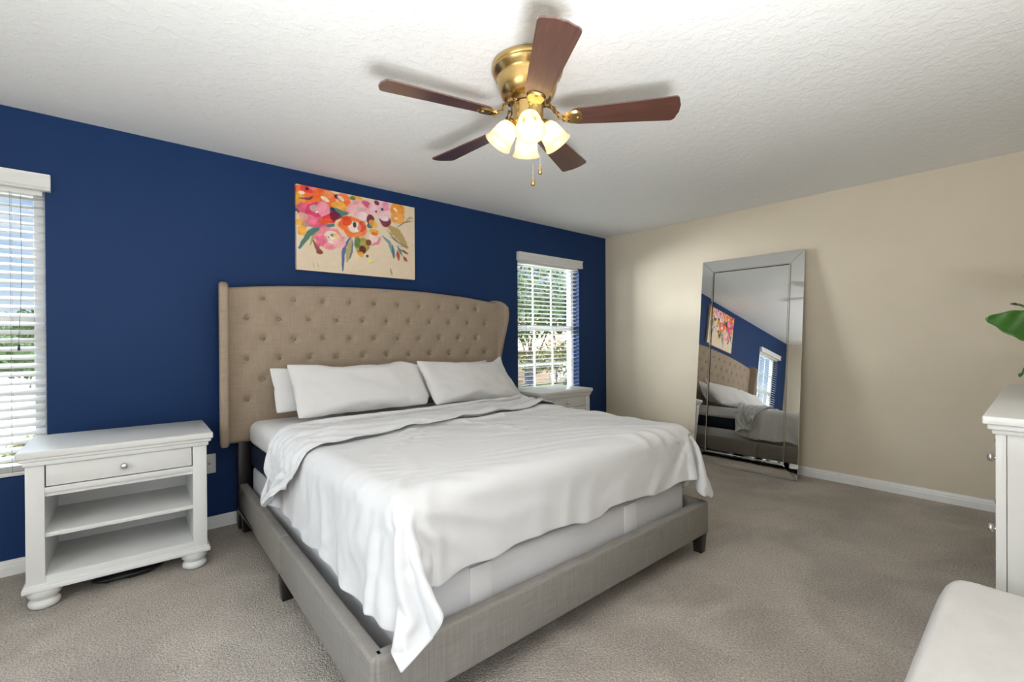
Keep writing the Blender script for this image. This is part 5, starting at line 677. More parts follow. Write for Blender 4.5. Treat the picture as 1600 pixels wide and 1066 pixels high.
[5,0,0,0,0,0,-1,1,0,0,0,1,-3,21,2,2,-1,-1,0,0,1,-1,0,0,-1,1,0,-1,0,1,0,-1,0,0,-1,0,1,0,-1,0,1,-1,0,0,1,-1,0,0,0,0,0,0,0,-1,1,0,0,-1,0,0,0,0,-1,0,0,-1,-1,0,1,0,1,0,-1,-1,-1,-4,4,-6,5,7,-21,-3,-2,-1,0,0,0,2,0,0,0,0,0],
[2,0,0,0,1,1,1,-1,1,0,-1,0,6,-4,5,1,0,1,-1,0,-1,0,0,0,0,0,0,0,0,-1,0,0,0,0,0,1,0,-1,-1,0,-1,0,0,1,-1,0,0,-1,0,0,0,0,0,0,-1,-1,0,0,0,0,0,0,1,0,0,0,0,-1,-1,0,-1,-1,2,0,1,2,-2,2,0,-9,4,0,0,0,0,-1,0,-2,0,1,1,-1,0],
[2,0,0,0,-1,1,0,0,-1,0,1,1,-1,-2,1,1,1,0,-1,-1,0,0,0,0,0,-1,0,0,0,0,0,0,0,0,0,-1,-1,1,1,0,0,0,0,-1,0,0,0,0,0,0,0,0,0,0,0,0,0,0,0,0,0,0,-1,0,0,0,0,1,0,-1,0,1,-1,1,0,0,0,0,1,1,-2,0,1,0,0,1,-1,1,0,-1,-1,1,-1],
[4,0,0,1,0,-1,0,0,0,0,0,-1,-3,1,0,-2,0,-1,1,1,0,0,0,0,0,0,0,0,0,0,0,0,0,0,0,0,0,0,0,0,0,0,0,0,0,0,0,0,0,0,0,0,0,0,0,0,0,0,0,0,0,0,0,0,0,0,0,0,0,0,0,0,0,0,0,0,0,0,1,1,-1,0,-1,0,0,0,0,1,-1,0,1,-1,1],
[-1,1,-1,-1,1,0,0,0,0,0,1,0,3,-2,-1,0,-1,1,0,0,0,0,0,0,0,0,0,0,0,0,0,0,0,0,0,0,0,0,0,0,0,0,0,0,0,0,0,0,0,0,0,0,0,0,0,0,0,0,0,0,0,0,0,0,0,0,0,0,0,0,0,0,0,0,0,0,0,0,0,-1,2,0,0,0,-1,0,1,-2,1,0,0,0,0],
[-1,0,1,0,-1,0,1,0,0,1,-1,1,-2,1,0,0,0,0,0,0,0,0,0,0,0,0,0,0,0,0,0,0,0,0,0,0,0,0,0,0,0,0,0,0,0,0,0,0,0,0,0,0,0,0,0,0,0,0,0,0,0,0,0,0,0,0,0,0,0,0,0,0,0,0,0,0,0,0,1,0,-1,0,0,0,0,0,0,1,-1,0,0,1,-1],
[0,0,0,0,1,0,-1,0,1,-1,1,-1,2,-1,0,-1,0,0,0,0,0,0,0,0,0,0,0,0,0,0,0,0,0,0,0,0,0,0,0,0,0,0,0,0,0,0,0,0,0,0,0,0,0,0,0,0,0,0,0,0,0,0,0,0,0,0,0,0,0,0,0,0,0,0,0,0,0,1,-1,0,0,0,0,0,1,0,-1,0,1,0,-1,0,1],
[1,-1,0,1,-1,0,1,0,-1,0,0,0,-1,1,0,1,-1,0,0,0,0,0,0,0,0,0,0,0,0,0,0,0,0,0,0,0,0,0,0,0,0,0,0,0,0,0,0,0,0,0,0,0,0,0,0,0,0,0,0,0,0,0,0,0,0,0,0,0,0,0,0,0,0,0,0,0,0,0,1,0,-1,0,1,0,-1,0,1,-1,0,0,1,-1,0],
[0,0,1,-1,0,1,-1,0,0,1,-1,0,1,0,-1,-1,1,0,0,0,0,0,0,0,0,0,0,0,0,0,0,0,0,0,0,0,0,0,0,0,0,0,0,0,0,0,0,0,0,0,0,0,0,0,0,0,0,0,0,0,0,0,0,0,0,0,0,0,0,0,0,0,0,0,0,0,0,0,0,0,1,0,-1,0,1,-1,0,1,0,-1,0,1,-1],
[1,0,-1,1,0,-1,0,1,0,-1,0,0,0,0,0,0,0,0,0,0,0,0,0,0,0,0,0,0,0,0,0,0,0,0,0,0,0,0,0,0,0,0,0,0,0,0,0,0,0,0,0,0,0,0,0,0,0,0,0,0,0,0,0,0,0,0,0,0,0,0,0,0,0,0,0,0,0,1,-1,0,0,0,1,0,-1,1,-1,0,0,1,0,-1,1],
[0,0,1,-1,0,0,1,-1,0,0,0,0,0,0,0,0,0,0,0,0,0,0,0,0,0,0,0,0,0,0,0,0,0,0,0,0,0,0,0,0,0,0,0,0,0,0,0,0,0,0,0,0,0,0,0,0,0,0,0,0,0,0,0,0,0,0,0,0,0,0,0,0,0,0,0,0,0,0,1,0,0,0,-1,0,1,0,0,0,0,0,-1,1,0],
[0,1,-1,0,0,1,-1,0,0,0,1,0,-1,0,0,1,-1,0,0,0,0,0,0,0,0,0,0,0,0,0,0,0,0,0,0,0,0,0,0,0,0,0,0,0,0,0,0,0,0,0,0,0,0,0,0,0,0,0,0,0,0,0,0,0,0,0,0,0,0,0,0,0,0,0,0,0,0,0,0,0,0,0,1,0,-1,0,1,0,0,-1,1,0,-1],
[1,-1,0,1,0,-1,0,0,0,1,-1,0,1,-1,1,-1,0,0,0,0,0,0,0,0,0,0,0,0,0,0,0,0,0,0,0,0,0,0,0,0,0,0,0,0,0,0,0,0,0,0,0,0,0,0,0,0,0,0,0,0,0,0,0,0,0,0,0,0,0,0,0,0,0,0,0,0,0,0,0,1,0,0,0,-1,1,0,-1,0,0,1,0,-1,1],
[0,1,0,-1,0,0,0,0,1,-1,0,0,0,1,-1,0,0,0,0,0,0,0,0,0,0,0,0,0,0,0,0,0,0,0,0,0,0,0,0,0,0,0,0,0,0,0,0,0,0,0,0,0,0,0,0,0,0,0,0,0,0,0,0,0,0,0,0,0,0,0,0,0,0,0,0,0,0,0,1,0,0,0,-1,1,0,0,0,1,-1,0,-1,1,0],
[1,-1,0,0,1,0,-1,1,-1,0,0,1,-1,0,0,0,0,0,0,0,0,0,0,0,0,0,0,0,0,0,0,0,0,0,0,0,0,0,0,0,0,0,0,0,0,0,0,0,0,0,0,0,0,0,0,0,0,0,0,0,0,0,0,0,0,0,0,0,0,0,0,0,0,0,0,0,1,-1,1,0,0,0,0,0,-1,0,1,-1,1,-1,1,0,-1],
[0,0,1,0,-1,0,1,-1,0,0,1,-1,1,-1,0,0,0,0,0,0,0,0,0,0,0,0,0,0,0,0,0,0,0,0,0,0,0,0,0,0,0,0,0,0,0,0,0,0,0,0,0,0,0,0,0,0,0,0,0,0,0,0,0,0,0,0,0,0,0,0,0,0,0,0,0,0,1,0,0,-1,1,-1,1,-1,1,-1,1,0,-1,1,0,-1,1],
[1,0,-1,0,0,-1,1,0,1,0,-1,0,0,1,-1,0,0,0,0,0,0,0,0,0,0,0,0,0,0,0,0,0,0,0,0,0,0,0,0,0,0,0,0,0,0,0,0,0,0,6,-6,0,0,0,0,0,0,0,0,6,-6,0,0,0,0,0,0,0,0,0,0,0,0,0,0,0,-1,1,0,0,1,0,-1,1,-1,1,-1,0,0,0,0,1,0],
[0,0,1,-1,0,1,0,0,-1,1,0,0,0,-1,0,0,0,0,0,5,-5,0,0,0,0,0,0,0,0,0,3,-3,0,0,0,0,0,0,0,0,0,0,0,0,0,0,0,0,0,2,-2,0,0,0,0,0,0,0,6,-12,6,5,-5,0,0,0,0,0,0,7,-7,0,0,0,0,0,0,0,0,0,1,-1,1,-1,1,0,0,-1,1,0,0,0,0],
[1,0,-1,1,0,0,0,0,0,0,0,0,-1,1,0,-1,0,0,0,-5,12,2,-9,0,0,0,0,0,0,0,-3,3,0,0,0,0,0,0,0,0,0,0,0,0,0,0,0,0,0,1,-1,0,0,0,0,0,0,7,-13,6,0,-5,5,0,0,0,0,0,9,-16,7,0,0,0,0,0,0,1,-3,5,-3,1,-1,1,0,0,0,1,0,-1,0,0,0],
[0,1,0,0,0,1,-1,0,0,-1,1,0,-1,0,0,0,0,0,0,0,-7,-2,19,-10,0,0,0,0,0,0,0,0,0,0,0,0,0,0,0,0,0,0,0,0,0,0,0,0,0,1,-1,0,0,0,0,0,0,-7,12,-5,5,-5,0,0,0,0,0,10,-19,9,0,0,0,0,0,0,0,-1,2,-1,0,1,1,0,-1,0,0,0,0,1,0,-1,1],
[1,0,0,0,0,-1,1,0,0,1,-1,0,0,-1,0,0,0,0,0,0,0,0,-10,23,-12,-1,0,0,0,0,0,0,0,0,0,0,0,0,0,0,0,0,0,0,0,0,0,0,0,1,-1,0,0,0,0,0,0,0,-5,10,-10,5,0,0,0,0,12,-22,10,0,0,0,0,0,0,0,0,0,2,-2,2,-1,0,0,1,0,-1,0,1,0,0,0,-1],
[1,-1,0,1,0,0,0,0,0,-1,1,-1,1,0,0,-1,0,0,0,0,0,0,0,-13,26,-9,-4,0,0,0,0,0,0,0,0,0,0,0,0,0,0,0,0,0,0,0,0,0,0,-1,1,0,0,0,0,0,0,0,0,-5,5,0,0,0,0,12,-24,12,0,0,0,0,0,0,0,0,0,0,0,1,-1,1,0,0,0,0,1,0,-1,0,0,1,-1],
[1,0,0,0,0,0,0,0,0,1,-1,1,-1,-2,1,0,0,0,0,0,0,0,0,0,-14,25,4,-15,0,0,0,0,0,0,0,0,0,0,0,0,0,0,0,0,0,0,0,0,0,0,0,0,0,0,0,0,0,0,0,0,0,0,0,0,13,-25,12,0,0,0,0,0,0,0,0,0,0,2,-1,-1,2,-1,1,0,0,0,0,0,0,0,0,0,0],
[0,1,0,-1,1,0,-1,1,0,0,0,0,-1,3,-3,0,0,0,0,0,0,0,0,0,0,-15,14,20,-19,0,0,0,0,0,0,0,0,0,0,0,0,0,0,0,0,0,5,-5,0,1,-1,0,0,0,0,0,0,0,0,0,0,0,0,14,-27,13,0,0,0,0,0,0,0,0,0,0,0,1,-3,5,-2,1,0,-1,0,0,0,1,-1,1,0,0,0],
[1,0,0,0,0,0,1,-1,0,-1,1,0,3,-6,3,0,-1,0,0,0,0,0,0,0,0,0,-14,-1,34,-19,0,0,0,0,0,0,0,0,0,0,0,0,0,0,0,0,-5,11,-5,0,-1,0,0,0,0,0,0,0,0,0,0,0,13,-27,14,0,0,0,0,0,0,0,0,0,0,0,1,-2,4,-2,-1,2,-1,1,0,0,1,-2,2,-2,0,0,1],
[1,0,0,0,0,0,0,0,1,0,0,0,-5,6,-3,0,0,0,0,0,0,0,0,0,0,0,0,-4,-13,34,-17,8,-8,0,0,0,0,0,0,0,0,0,0,0,0,0,0,-6,8,-2,0,0,0,0,0,0,0,0,0,0,0,10,-23,21,-8,0,0,0,0,0,0,0,0,0,0,0,0,0,3,-5,6,-2,0,0,0,0,-1,1,-1,1,0,-1,0],
[1,-1,1,0,-1,1,-1,1,0,0,-1,-1,5,-4,-1,1,0,0,0,0,0,0,0,0,0,0,4,3,-9,-14,32,-23,19,-12,0,0,0,0,0,0,0,0,0,0,0,0,0,0,9,-18,9,0,0,0,0,0,0,0,0,0,7,-17,21,-19,12,-4,0,0,0,0,0,0,0,0,0,0,0,2,-7,11,-5,0,2,0,-1,0,0,0,0,-1,0,1,0],
[1,0,0,0,1,-1,0,0,-1,1,0,2,-2,-2,4,-3,0,0,0,0,0,0,0,0,0,0,-4,-3,17,-11,-15,27,-21,25,-15,0,0,0,0,0,0,0,0,0,0,0,6,-6,1,-3,2,0,0,0,0,0,0,0,0,0,-7,21,-25,11,-4,4,0,0,0,0,0,0,0,0,0,6,-3,-6,8,-3,-3,5,-2,-1,1,0,0,-1,0,1,0,0,0],
[1,0,0,0,0,0,0,0,0,0,0,0,-4,6,-5,0,3,-1,0,0,0,0,0,0,0,0,0,0,-10,23,-13,-12,18,-20,29,-15,0,0,0,0,0,0,0,6,-3,6,-15,6,0,-1,1,0,0,0,0,6,-6,0,0,4,14,-32,14,0,0,0,0,0,0,0,0,0,0,0,6,-12,4,2,5,-10,12,-6,0,1,0,0,-1,1,0,0,0,-1,0],
[1,1,-1,0,0,0,0,0,0,0,0,-1,5,-2,-5,1,-3,2,1,0,1,0,0,0,0,0,0,0,0,-13,28,-14,-9,7,-14,30,-15,0,0,0,0,0,0,-6,13,-16,9,0,0,0,0,0,0,0,0,-6,18,4,5,-3,-34,16,0,0,0,0,0,0,0,0,0,0,0,4,-10,6,-1,13,-18,17,-12,3,0,0,0,-1,1,0,0,0,-1,1,0],
[1,0,0,0,0,0,0,0,0,-1,1,0,1,-9,14,-7,0,-1,-1,0,-1,0,0,1,0,2,1,-1,0,0,-15,32,-13,-4,0,-15,27,-12,0,0,0,0,0,0,-9,13,15,-13,-7,1,0,0,0,0,0,0,-11,-2,15,-19,17,0,0,0,0,0,0,0,0,0,0,2,3,-1,10,7,-4,-27,19,-13,8,-2,0,0,0,0,0,0,0,-1,1,0,0],
[1,0,0,0,0,0,0,0,0,1,-1,0,-1,9,-8,-2,1,3,0,0,0,-1,-1,-2,0,-2,-1,1,1,2,0,-17,33,6,-20,-2,-12,21,-9,0,0,0,0,2,3,5,1,-4,-12,8,-3,0,0,0,2,4,4,17,-38,13,-1,-1,0,0,0,0,1,2,4,4,6,4,3,4,-6,-17,-18,18,-12,12,-3,-1,0,0,0,1,0,0,-1,1,0,0,0],
[1,0,0,0,0,0,1,-1,1,-1,0,0,1,-1,-9,19,4,1,3,-1,-4,-3,-3,-2,-3,-1,0,0,-1,-1,0,-1,-16,7,41,-15,-7,-15,6,-1,0,1,2,2,3,5,0,15,3,1,3,1,0,2,2,0,-1,-17,12,-2,0,2,1,-1,0,-1,0,0,-1,-1,-1,-2,-4,-16,-13,-4,11,-5,5,1,-3,2,2,0,-1,0,0,0,1,0,-1,0,0],
[2,-1,0,1,-1,1,-1,0,0,0,1,0,-3,-6,15,-16,2,3,4,9,12,1,0,1,3,0,1,-1,-2,-2,-3,-1,2,-1,-12,20,5,4,1,-1,-1,-2,-1,-3,-5,-10,-53,2,3,3,0,-1,0,-2,-4,-4,-4,-2,6,7,4,1,-1,1,0,1,-1,-2,-3,-3,-5,-4,-2,51,-1,1,-3,-1,9,-12,4,5,-2,-1,1,0,-1,0,0,0,1,-1,0],
[1,0,0,0,0,0,0,1,-1,0,0,0,-1,5,-8,10,1,0,-1,-1,-38,3,4,2,0,1,-1,1,2,1,3,1,-5,-8,-9,-3,2,2,2,2,1,1,-1,-1,-2,-3,37,0,0,0,0,0,0,0,0,0,0,0,0,0,0,0,0,0,0,0,0,0,0,0,0,0,0,-2,6,5,2,1,-13,0,7,-7,0,1,0,1,1,0,0,0,-1,1,0],
[1,0,1,-1,1,-1,0,0,0,0,-1,-1,0,3,-3,-9,0,2,4,6,-2,0,0,0,0,0,0,0,0,0,0,0,0,0,0,0,0,0,0,0,0,0,0,0,0,0,0,0,0,0,34,-27,8,5,5,4,2,0,-9,-11,-15,0,13,5,5,2,1,1,3,5,6,4,3,-54,-6,-1,1,4,5,18,-12,2,0,0,-1,-1,0,-1,1,0,2,0,0],
[1,0,0,0,-1,1,0,0,0,0,0,2,1,-3,-4,6,-2,-3,1,1,0,0,0,0,0,0,43,-6,-4,-3,-4,-1,1,2,5,6,-2,-4,-2,-2,-1,-3,-3,-2,-1,1,3,5,4,2,-38,28,-36,-11,-6,-2,1,17,-6,4,16,-2,-15,-6,-4,-3,0,0,0,-1,-1,3,5,26,9,-13,4,-3,9,-20,12,-1,0,0,1,-1,1,1,0,0,-1,0,0],
[1,1,-1,0,1,-1,0,0,0,0,0,0,0,-1,0,0,-2,0,-1,-3,43,1,2,2,2,-2,-57,-9,-4,-2,0,1,-1,0,1,9,-14,-1,0,2,1,3,2,2,1,1,-1,0,0,4,5,3,34,-21,7,-10,-3,-17,31,-8,-2,1,0,2,-2,1,-1,-2,-2,-5,-5,-4,-4,-4,19,25,-20,8,-10,3,-8,10,0,0,-1,1,-1,4,-2,1,0,0,1],
[2,-1,0,1,-1,0,1,-1,0,1,0,-2,0,-5,11,-3,-4,4,5,-12,-14,-2,-3,-2,10,-11,13,2,3,4,4,0,0,-2,6,-28,15,11,-3,-1,-1,0,1,0,0,-2,-2,-5,-2,-4,3,-2,-2,39,-29,20,-12,0,-16,29,-12,-1,1,-2,0,0,2,0,-1,1,0,-3,-5,-7,-10,6,38,-25,-1,13,3,-10,0,0,1,0,5,-3,1,-1,0,1,0],
[1,0,1,-1,0,1,-2,1,0,0,0,2,-1,0,0,-5,19,-8,-25,-2,4,1,1,15,-27,16,-7,9,5,-1,0,1,1,9,-20,10,8,-12,4,0,2,0,0,-1,0,0,1,0,-2,-2,-4,-1,-2,-8,36,-30,27,-14,0,-15,27,3,0,0,-2,-10,-4,0,0,4,-3,6,5,3,-15,2,-8,23,-1,-15,-7,2,9,-1,1,4,-4,-1,0,0,0,0,0],
[2,0,-1,1,0,-1,1,-1,1,0,0,-3,1,9,-13,17,-28,-5,9,4,-1,0,5,-3,-3,-5,8,7,-3,2,0,-1,0,-1,-1,10,-12,4,1,1,-1,0,-1,1,0,0,-1,0,0,0,0,-1,-1,-4,-10,30,-29,31,-15,5,-21,-1,2,2,6,14,-2,-3,-1,-5,7,-9,-1,-4,27,-26,-9,0,18,-5,8,7,-6,1,-1,-1,0,2,0,0,0,0,0],
[1,1,0,-1,1,0,0,0,0,-1,1,2,-2,-8,17,-25,8,5,0,-2,-1,4,10,-28,16,1,1,-3,3,0,0,0,-1,-8,16,-14,10,-3,0,0,0,0,0,0,0,0,0,0,0,0,0,1,-1,0,-3,-12,25,-27,32,-19,15,-7,-3,-4,-3,-4,6,4,1,2,-1,-1,-3,1,-15,34,-4,-11,-26,29,-1,-6,2,4,0,-2,0,0,1,1,0,-1,1],
[2,-1,0,1,-1,0,1,0,-1,1,-1,0,-3,11,-24,15,12,-5,-6,-1,3,12,-30,13,4,-1,-2,0,0,0,0,0,1,0,-7,13,-11,8,-3,0,-1,0,1,0,0,0,0,0,0,0,0,-1,0,0,1,0,-11,17,-22,30,-22,16,-7,1,-1,-1,-1,-1,1,-2,-2,4,0,0,-1,-16,24,-10,28,-22,-7,-2,11,-2,3,0,2,-2,0,-1,1,1,-1],
[1,1,0,-1,1,0,0,0,0,0,0,-1,8,-8,8,4,-21,2,4,3,15,-29,10,6,-5,2,1,-1,0,0,0,0,0,0,0,-6,11,-8,5,-2,1,0,-1,0,0,0,1,0,0,0,1,-1,0,0,2,1,-3,-8,6,-13,25,-20,18,-7,6,1,-1,0,-2,0,-6,0,1,-2,0,-4,-10,39,-20,-8,7,20,-13,-1,-1,0,-3,1,-1,2,-1,-1,2],
[3,-1,0,0,0,0,-1,0,1,-1,1,1,-1,-15,8,7,-4,1,4,14,-32,11,4,-3,2,1,0,0,1,0,1,0,0,0,-2,0,-4,7,-4,1,0,-1,1,0,0,0,-1,0,1,0,-2,1,0,0,-3,-1,7,-1,1,0,-13,14,-12,14,-6,-5,-1,-1,1,0,6,0,1,2,-2,11,13,-41,-8,50,1,-19,-2,0,0,0,1,-1,1,-2,3,8,0],
[9,-3,-3,0,-1,0,0,0,0,0,0,-1,-10,13,14,-30,12,0,16,-31,17,5,1,-1,0,-7,2,-1,-2,0,-1,0,-1,0,2,0,0,-3,2,1,0,0,1,0,0,0,0,0,-1,0,0,1,0,1,0,0,-5,1,-2,-2,2,-2,2,-5,1,4,2,2,1,1,-1,2,2,-6,17,0,-42,17,46,-33,-4,-4,8,0,2,1,-1,2,1,4,4,-1,2],
[28,-11,-6,-6,-2,-1,0,0,-1,1,-1,-2,4,13,-16,2,-1,15,-32,15,-1,-7,0,1,1,6,-1,1,3,-1,1,2,-2,-1,-1,0,-1,1,0,0,1,3,-3,0,0,0,0,1,0,1,-1,-2,-1,1,-1,1,1,3,1,2,2,0,0,-2,-1,-1,0,0,-2,0,0,-2,-4,5,-12,-10,20,34,-40,-8,7,16,-4,3,0,0,4,2,5,3,0,-1,1],
[27,3,-2,-3,-9,-5,-5,-2,-1,0,1,2,1,-12,-17,38,5,-36,15,1,-1,5,1,0,-1,1,-2,0,-2,1,-1,-2,2,2,2,3,2,0,1,1,0,-1,2,0,2,1,3,1,3,0,3,3,7,-4,7,-5,2,-2,-1,-2,-4,-1,2,4,3,3,-3,4,1,-1,-2,-2,-1,-1,-5,-2,7,-15,-5,-4,8,2,-2,0,-2,3,-1,0,1,-2,-1,4,2],
[31,-5,-1,0,-1,1,-1,-8,-4,-5,-5,-5,0,-3,29,-35,7,32,11,-6,7,5,0,-2,0,-1,1,1,1,1,-1,2,0,-2,-3,-3,-3,-1,-1,0,-1,0,1,0,1,0,-2,0,-2,-2,0,-6,-7,0,-10,6,-5,0,2,2,5,6,2,-4,-5,-4,0,-10,1,-4,4,5,6,8,8,7,-1,-34,17,5,-16,-3,8,-8,3,9,1,1,0,3,-3,-3,5],
[16,12,0,-4,-2,-8,-4,6,1,-1,1,3,-1,3,-2,11,2,-1,-4,7,-2,-6,-2,4,-3,6,-2,2,-1,-2,1,-2,0,3,2,-1,1,-2,0,-1,0,0,-1,0,-1,0,3,-1,2,0,-1,-1,4,-7,8,-12,13,-9,6,2,-6,2,-1,2,1,1,-4,7,-8,3,-12,9,5,-4,2,-1,-4,-1,-16,-10,6,4,-14,20,1,-9,6,-3,-7,-8,7,15,-9],
[-15,5,11,9,8,-4,0,1,1,1,-2,-1,-2,-2,-1,12,-6,-5,-2,5,-2,4,4,0,5,-6,2,-3,-1,0,-1,-1,-1,-3,-2,0,0,4,-1,0,1,-1,-1,1,-3,-2,-5,-1,-2,1,1,5,-3,9,-5,12,-13,12,-12,-3,2,-14,0,-2,4,4,8,0,9,3,12,-14,-10,-3,-5,3,0,8,6,4,-1,-16,15,-14,-9,-3,-4,17,13,-1,-3,-21,23],
[8,-20,-1,4,3,13,-7,1,4,3,3,-2,-3,2,-12,-1,-14,-8,-4,-2,0,2,0,-3,0,3,-1,1,1,1,1,1,1,0,2,0,-1,-2,0,-1,0,0,2,-2,1,1,0,1,-2,0,-1,0,1,0,0,-5,4,-4,5,-2,-4,5,-3,3,-1,-1,0,1,0,1,2,4,3,8,1,-18,3,5,14,-7,0,24,-8,-3,4,6,-9,-18,0,30,-14,12,-25],
[-4,23,-11,-12,1,-4,15,-2,-1,1,0,-13,5,8,6,-20,8,3,-6,-10,-7,-9,-5,1,-1,-2,1,0,0,1,0,-1,1,0,0,1,0,1,1,2,-2,5,-1,1,1,-1,1,-2,0,-1,-1,-1,-1,-2,4,0,-1,0,0,1,4,3,-1,0,-2,-2,-2,2,-2,5,-5,8,-4,-6,2,12,29,-12,-25,44,4,-18,1,6,-1,-14,5,7,-18,-15,47,-10,5],
[0,-16,10,14,-4,0,-1,3,0,-7,-9,19,-1,-20,2,27,2,0,3,3,0,-1,-4,-11,-3,-4,-2,-2,-1,-1,0,1,-1,1,0,0,1,0,0,-2,2,-7,1,0,-1,1,0,1,1,1,1,1,1,2,-4,5,2,1,1,0,2,-2,3,-2,1,-3,-2,-5,1,-8,2,-10,4,2,-3,7,-24,37,-1,-22,24,-13,-3,0,2,19,-1,-10,13,8,-21,13,4],
[27,-19,8,-22,3,6,1,-1,-7,2,11,-4,-13,4,10,-26,-2,7,-5,3,1,2,15,13,3,3,1,1,1,0,0,0,1,0,0,1,0,0,0,1,-2,1,-1,-1,0,0,1,1,1,2,2,1,0,1,1,-1,-1,1,-2,2,-3,2,-2,1,-2,1,2,-1,-1,0,-2,0,1,0,0,-4,-8,-41,46,-18,-20,32,0,-3,1,-11,-1,7,-2,-27,-5,0,9],
[-15,33,-35,25,-5,-3,0,-4,3,3,-8,2,19,3,-33,13,8,-23,15,7,0,-10,-14,-2,-1,0,1,0,0,0,1,0,0,0,0,0,1,0,-1,-1,1,0,-1,0,-1,1,-1,0,1,1,2,4,7,7,2,1,1,1,2,2,4,-1,1,0,0,-4,-6,-9,-17,-2,0,1,-3,-1,0,1,16,41,-55,53,-9,-27,2,1,2,16,1,-3,-11,8,-11,18,-20],
[15,-38,40,-28,7,4,-3,3,0,-3,9,-7,0,-12,32,-5,-18,6,-12,-1,15,2,-4,2,-2,-1,-1,1,1,-1,-1,0,-1,0,1,2,2,-1,-2,-1,0,1,2,3,3,0,1,1,0,-2,-3,-4,-8,-13,-4,-2,-1,0,0,-2,1,1,1,0,10,-5,0,7,21,13,6,1,2,-2,0,-19,-25,-9,56,-36,12,6,-2,-3,-1,-19,5,13,11,1,0,-40,31],
[-19,43,-49,28,-3,-3,2,0,-1,4,-5,9,-24,26,-29,1,25,4,-2,-16,-3,22,-3,-11,6,-2,0,0,-1,1,0,0,0,0,2,1,-3,-1,0,0,0,0,-1,-2,-2,-2,-1,-2,-2,-1,-1,-2,-1,5,5,2,0,0,2,3,-4,-4,0,7,-16,26,8,4,-5,-11,-10,-16,-3,15,6,24,11,-5,-27,-20,16,-11,12,13,-1,4,-7,-13,0,5,11,11,-34],
[11,-37,43,-22,7,-3,0,0,3,1,4,-21,25,-25,23,-1,-25,3,6,11,-11,-2,22,3,-19,4,0,0,0,0,0,0,0,3,2,-3,-2,0,-1,1,0,0,0,0,0,1,0,0,1,2,1,2,1,-1,-4,-4,3,4,3,-3,0,-1,-4,-14,17,-15,-12,-2,0,-2,4,14,3,-15,-7,-7,33,-23,-2,44,-39,40,-8,-12,0,13,-5,5,-6,-11,-14,2,18],
[-16,33,-26,22,-19,6,-1,1,1,-2,-8,21,-23,21,-4,-7,7,-2,-3,-4,2,-7,5,1,17,-17,3,1,-1,-1,0,0,2,3,-3,-5,3,-2,1,1,0,0,0,0,0,0,0,0,-1,-2,-1,-1,0,1,1,6,4,0,-5,-3,-5,-4,0,3,-10,0,11,2,4,0,7,17,4,2,-1,-20,-30,46,-2,-45,38,-38,17,4,-2,-17,22,6,-1,3,2,2,-15],
[-7,-1,23,-28,19,-9,1,2,-3,-3,9,-13,22,-29,3,31,3,3,-2,-2,-6,-11,-11,21,-10,7,-7,1,-2,0,-1,1,1,2,-2,2,-7,1,3,-1,0,0,0,0,0,0,0,0,0,0,0,0,0,0,4,6,-3,-5,-3,-8,5,2,5,3,0,0,2,-3,0,15,0,-18,-15,1,18,24,-1,-35,-14,40,-39,37,-30,1,22,13,-7,-16,9,4,1,-5,1],
[2,-11,-3,30,-30,12,0,-4,1,5,-12,13,-19,19,9,-15,9,-13,2,2,4,7,-3,-5,16,-4,-4,-8,1,-1,1,0,1,-1,-7,1,9,0,-4,0,0,0,0,0,0,0,0,0,0,0,0,0,1,4,6,-4,-5,-3,-1,-1,0,4,-3,2,2,5,0,11,1,-19,-19,0,12,1,-11,3,15,-26,32,-33,49,-40,38,-3,-24,-9,3,28,-10,-6,13,-7,14],
[29,0,-8,-45,33,-12,2,-1,1,-8,11,-2,10,3,-34,-6,2,37,10,-5,-4,-1,-2,-8,0,17,-6,-2,-5,-1,-2,-1,-2,-3,11,-7,-4,5,1,-2,-1,0,0,0,0,0,0,0,0,1,0,2,3,6,-4,-7,-4,-3,-4,13,10,-1,0,0,3,-1,-2,-15,-15,0,17,4,2,11,1,-5,-30,37,-45,51,-45,39,-32,11,5,7,-15,-9,23,2,-19,25,-17],
[-11,11,-29,44,-23,14,-8,2,-7,8,0,-8,9,-15,27,-15,-5,-16,9,31,5,0,-6,1,-3,-5,6,-1,-4,-2,-2,-1,-1,-2,1,11,-7,-6,0,1,-1,-1,0,0,0,0,0,0,1,1,3,2,5,-4,-7,-6,-1,-2,10,9,-8,2,1,-1,-7,-8,-12,2,11,11,-2,0,9,-16,2,-24,3,-5,57,-53,42,-35,26,-13,6,-12,20,-19,1,17,7,-23,15],
[6,-28,48,-34,21,-21,14,1,6,0,-21,6,-5,25,-34,27,-2,-8,-7,-9,22,-8,16,-4,-6,-1,5,-2,5,2,2,4,-5,-1,-4,3,5,-2,-2,-2,-1,-2,-3,-2,-1,1,1,2,3,2,-1,-2,0,-5,-6,-3,1,14,1,-12,-12,-2,-2,-1,2,0,12,7,1,-2,-3,11,-21,16,-25,12,8,21,-37,34,-38,29,-14,8,-7,7,-17,14,-20,-3,34,-5,-9],
[-4,21,-11,22,-30,23,-24,1,4,-7,22,-2,-2,-31,28,-24,5,10,1,10,-31,18,-10,1,4,4,6,9,3,0,-2,-10,13,1,2,-4,1,4,2,1,-1,-2,-1,-2,-2,-1,0,2,-1,-3,-2,3,-8,-7,-4,6,3,-5,3,-7,1,-2,1,1,0,7,2,-6,-1,-3,12,-21,16,-12,2,22,-2,-4,12,-18,5,-28,3,23,8,-5,2,-7,-3,23,-47,36,-6],
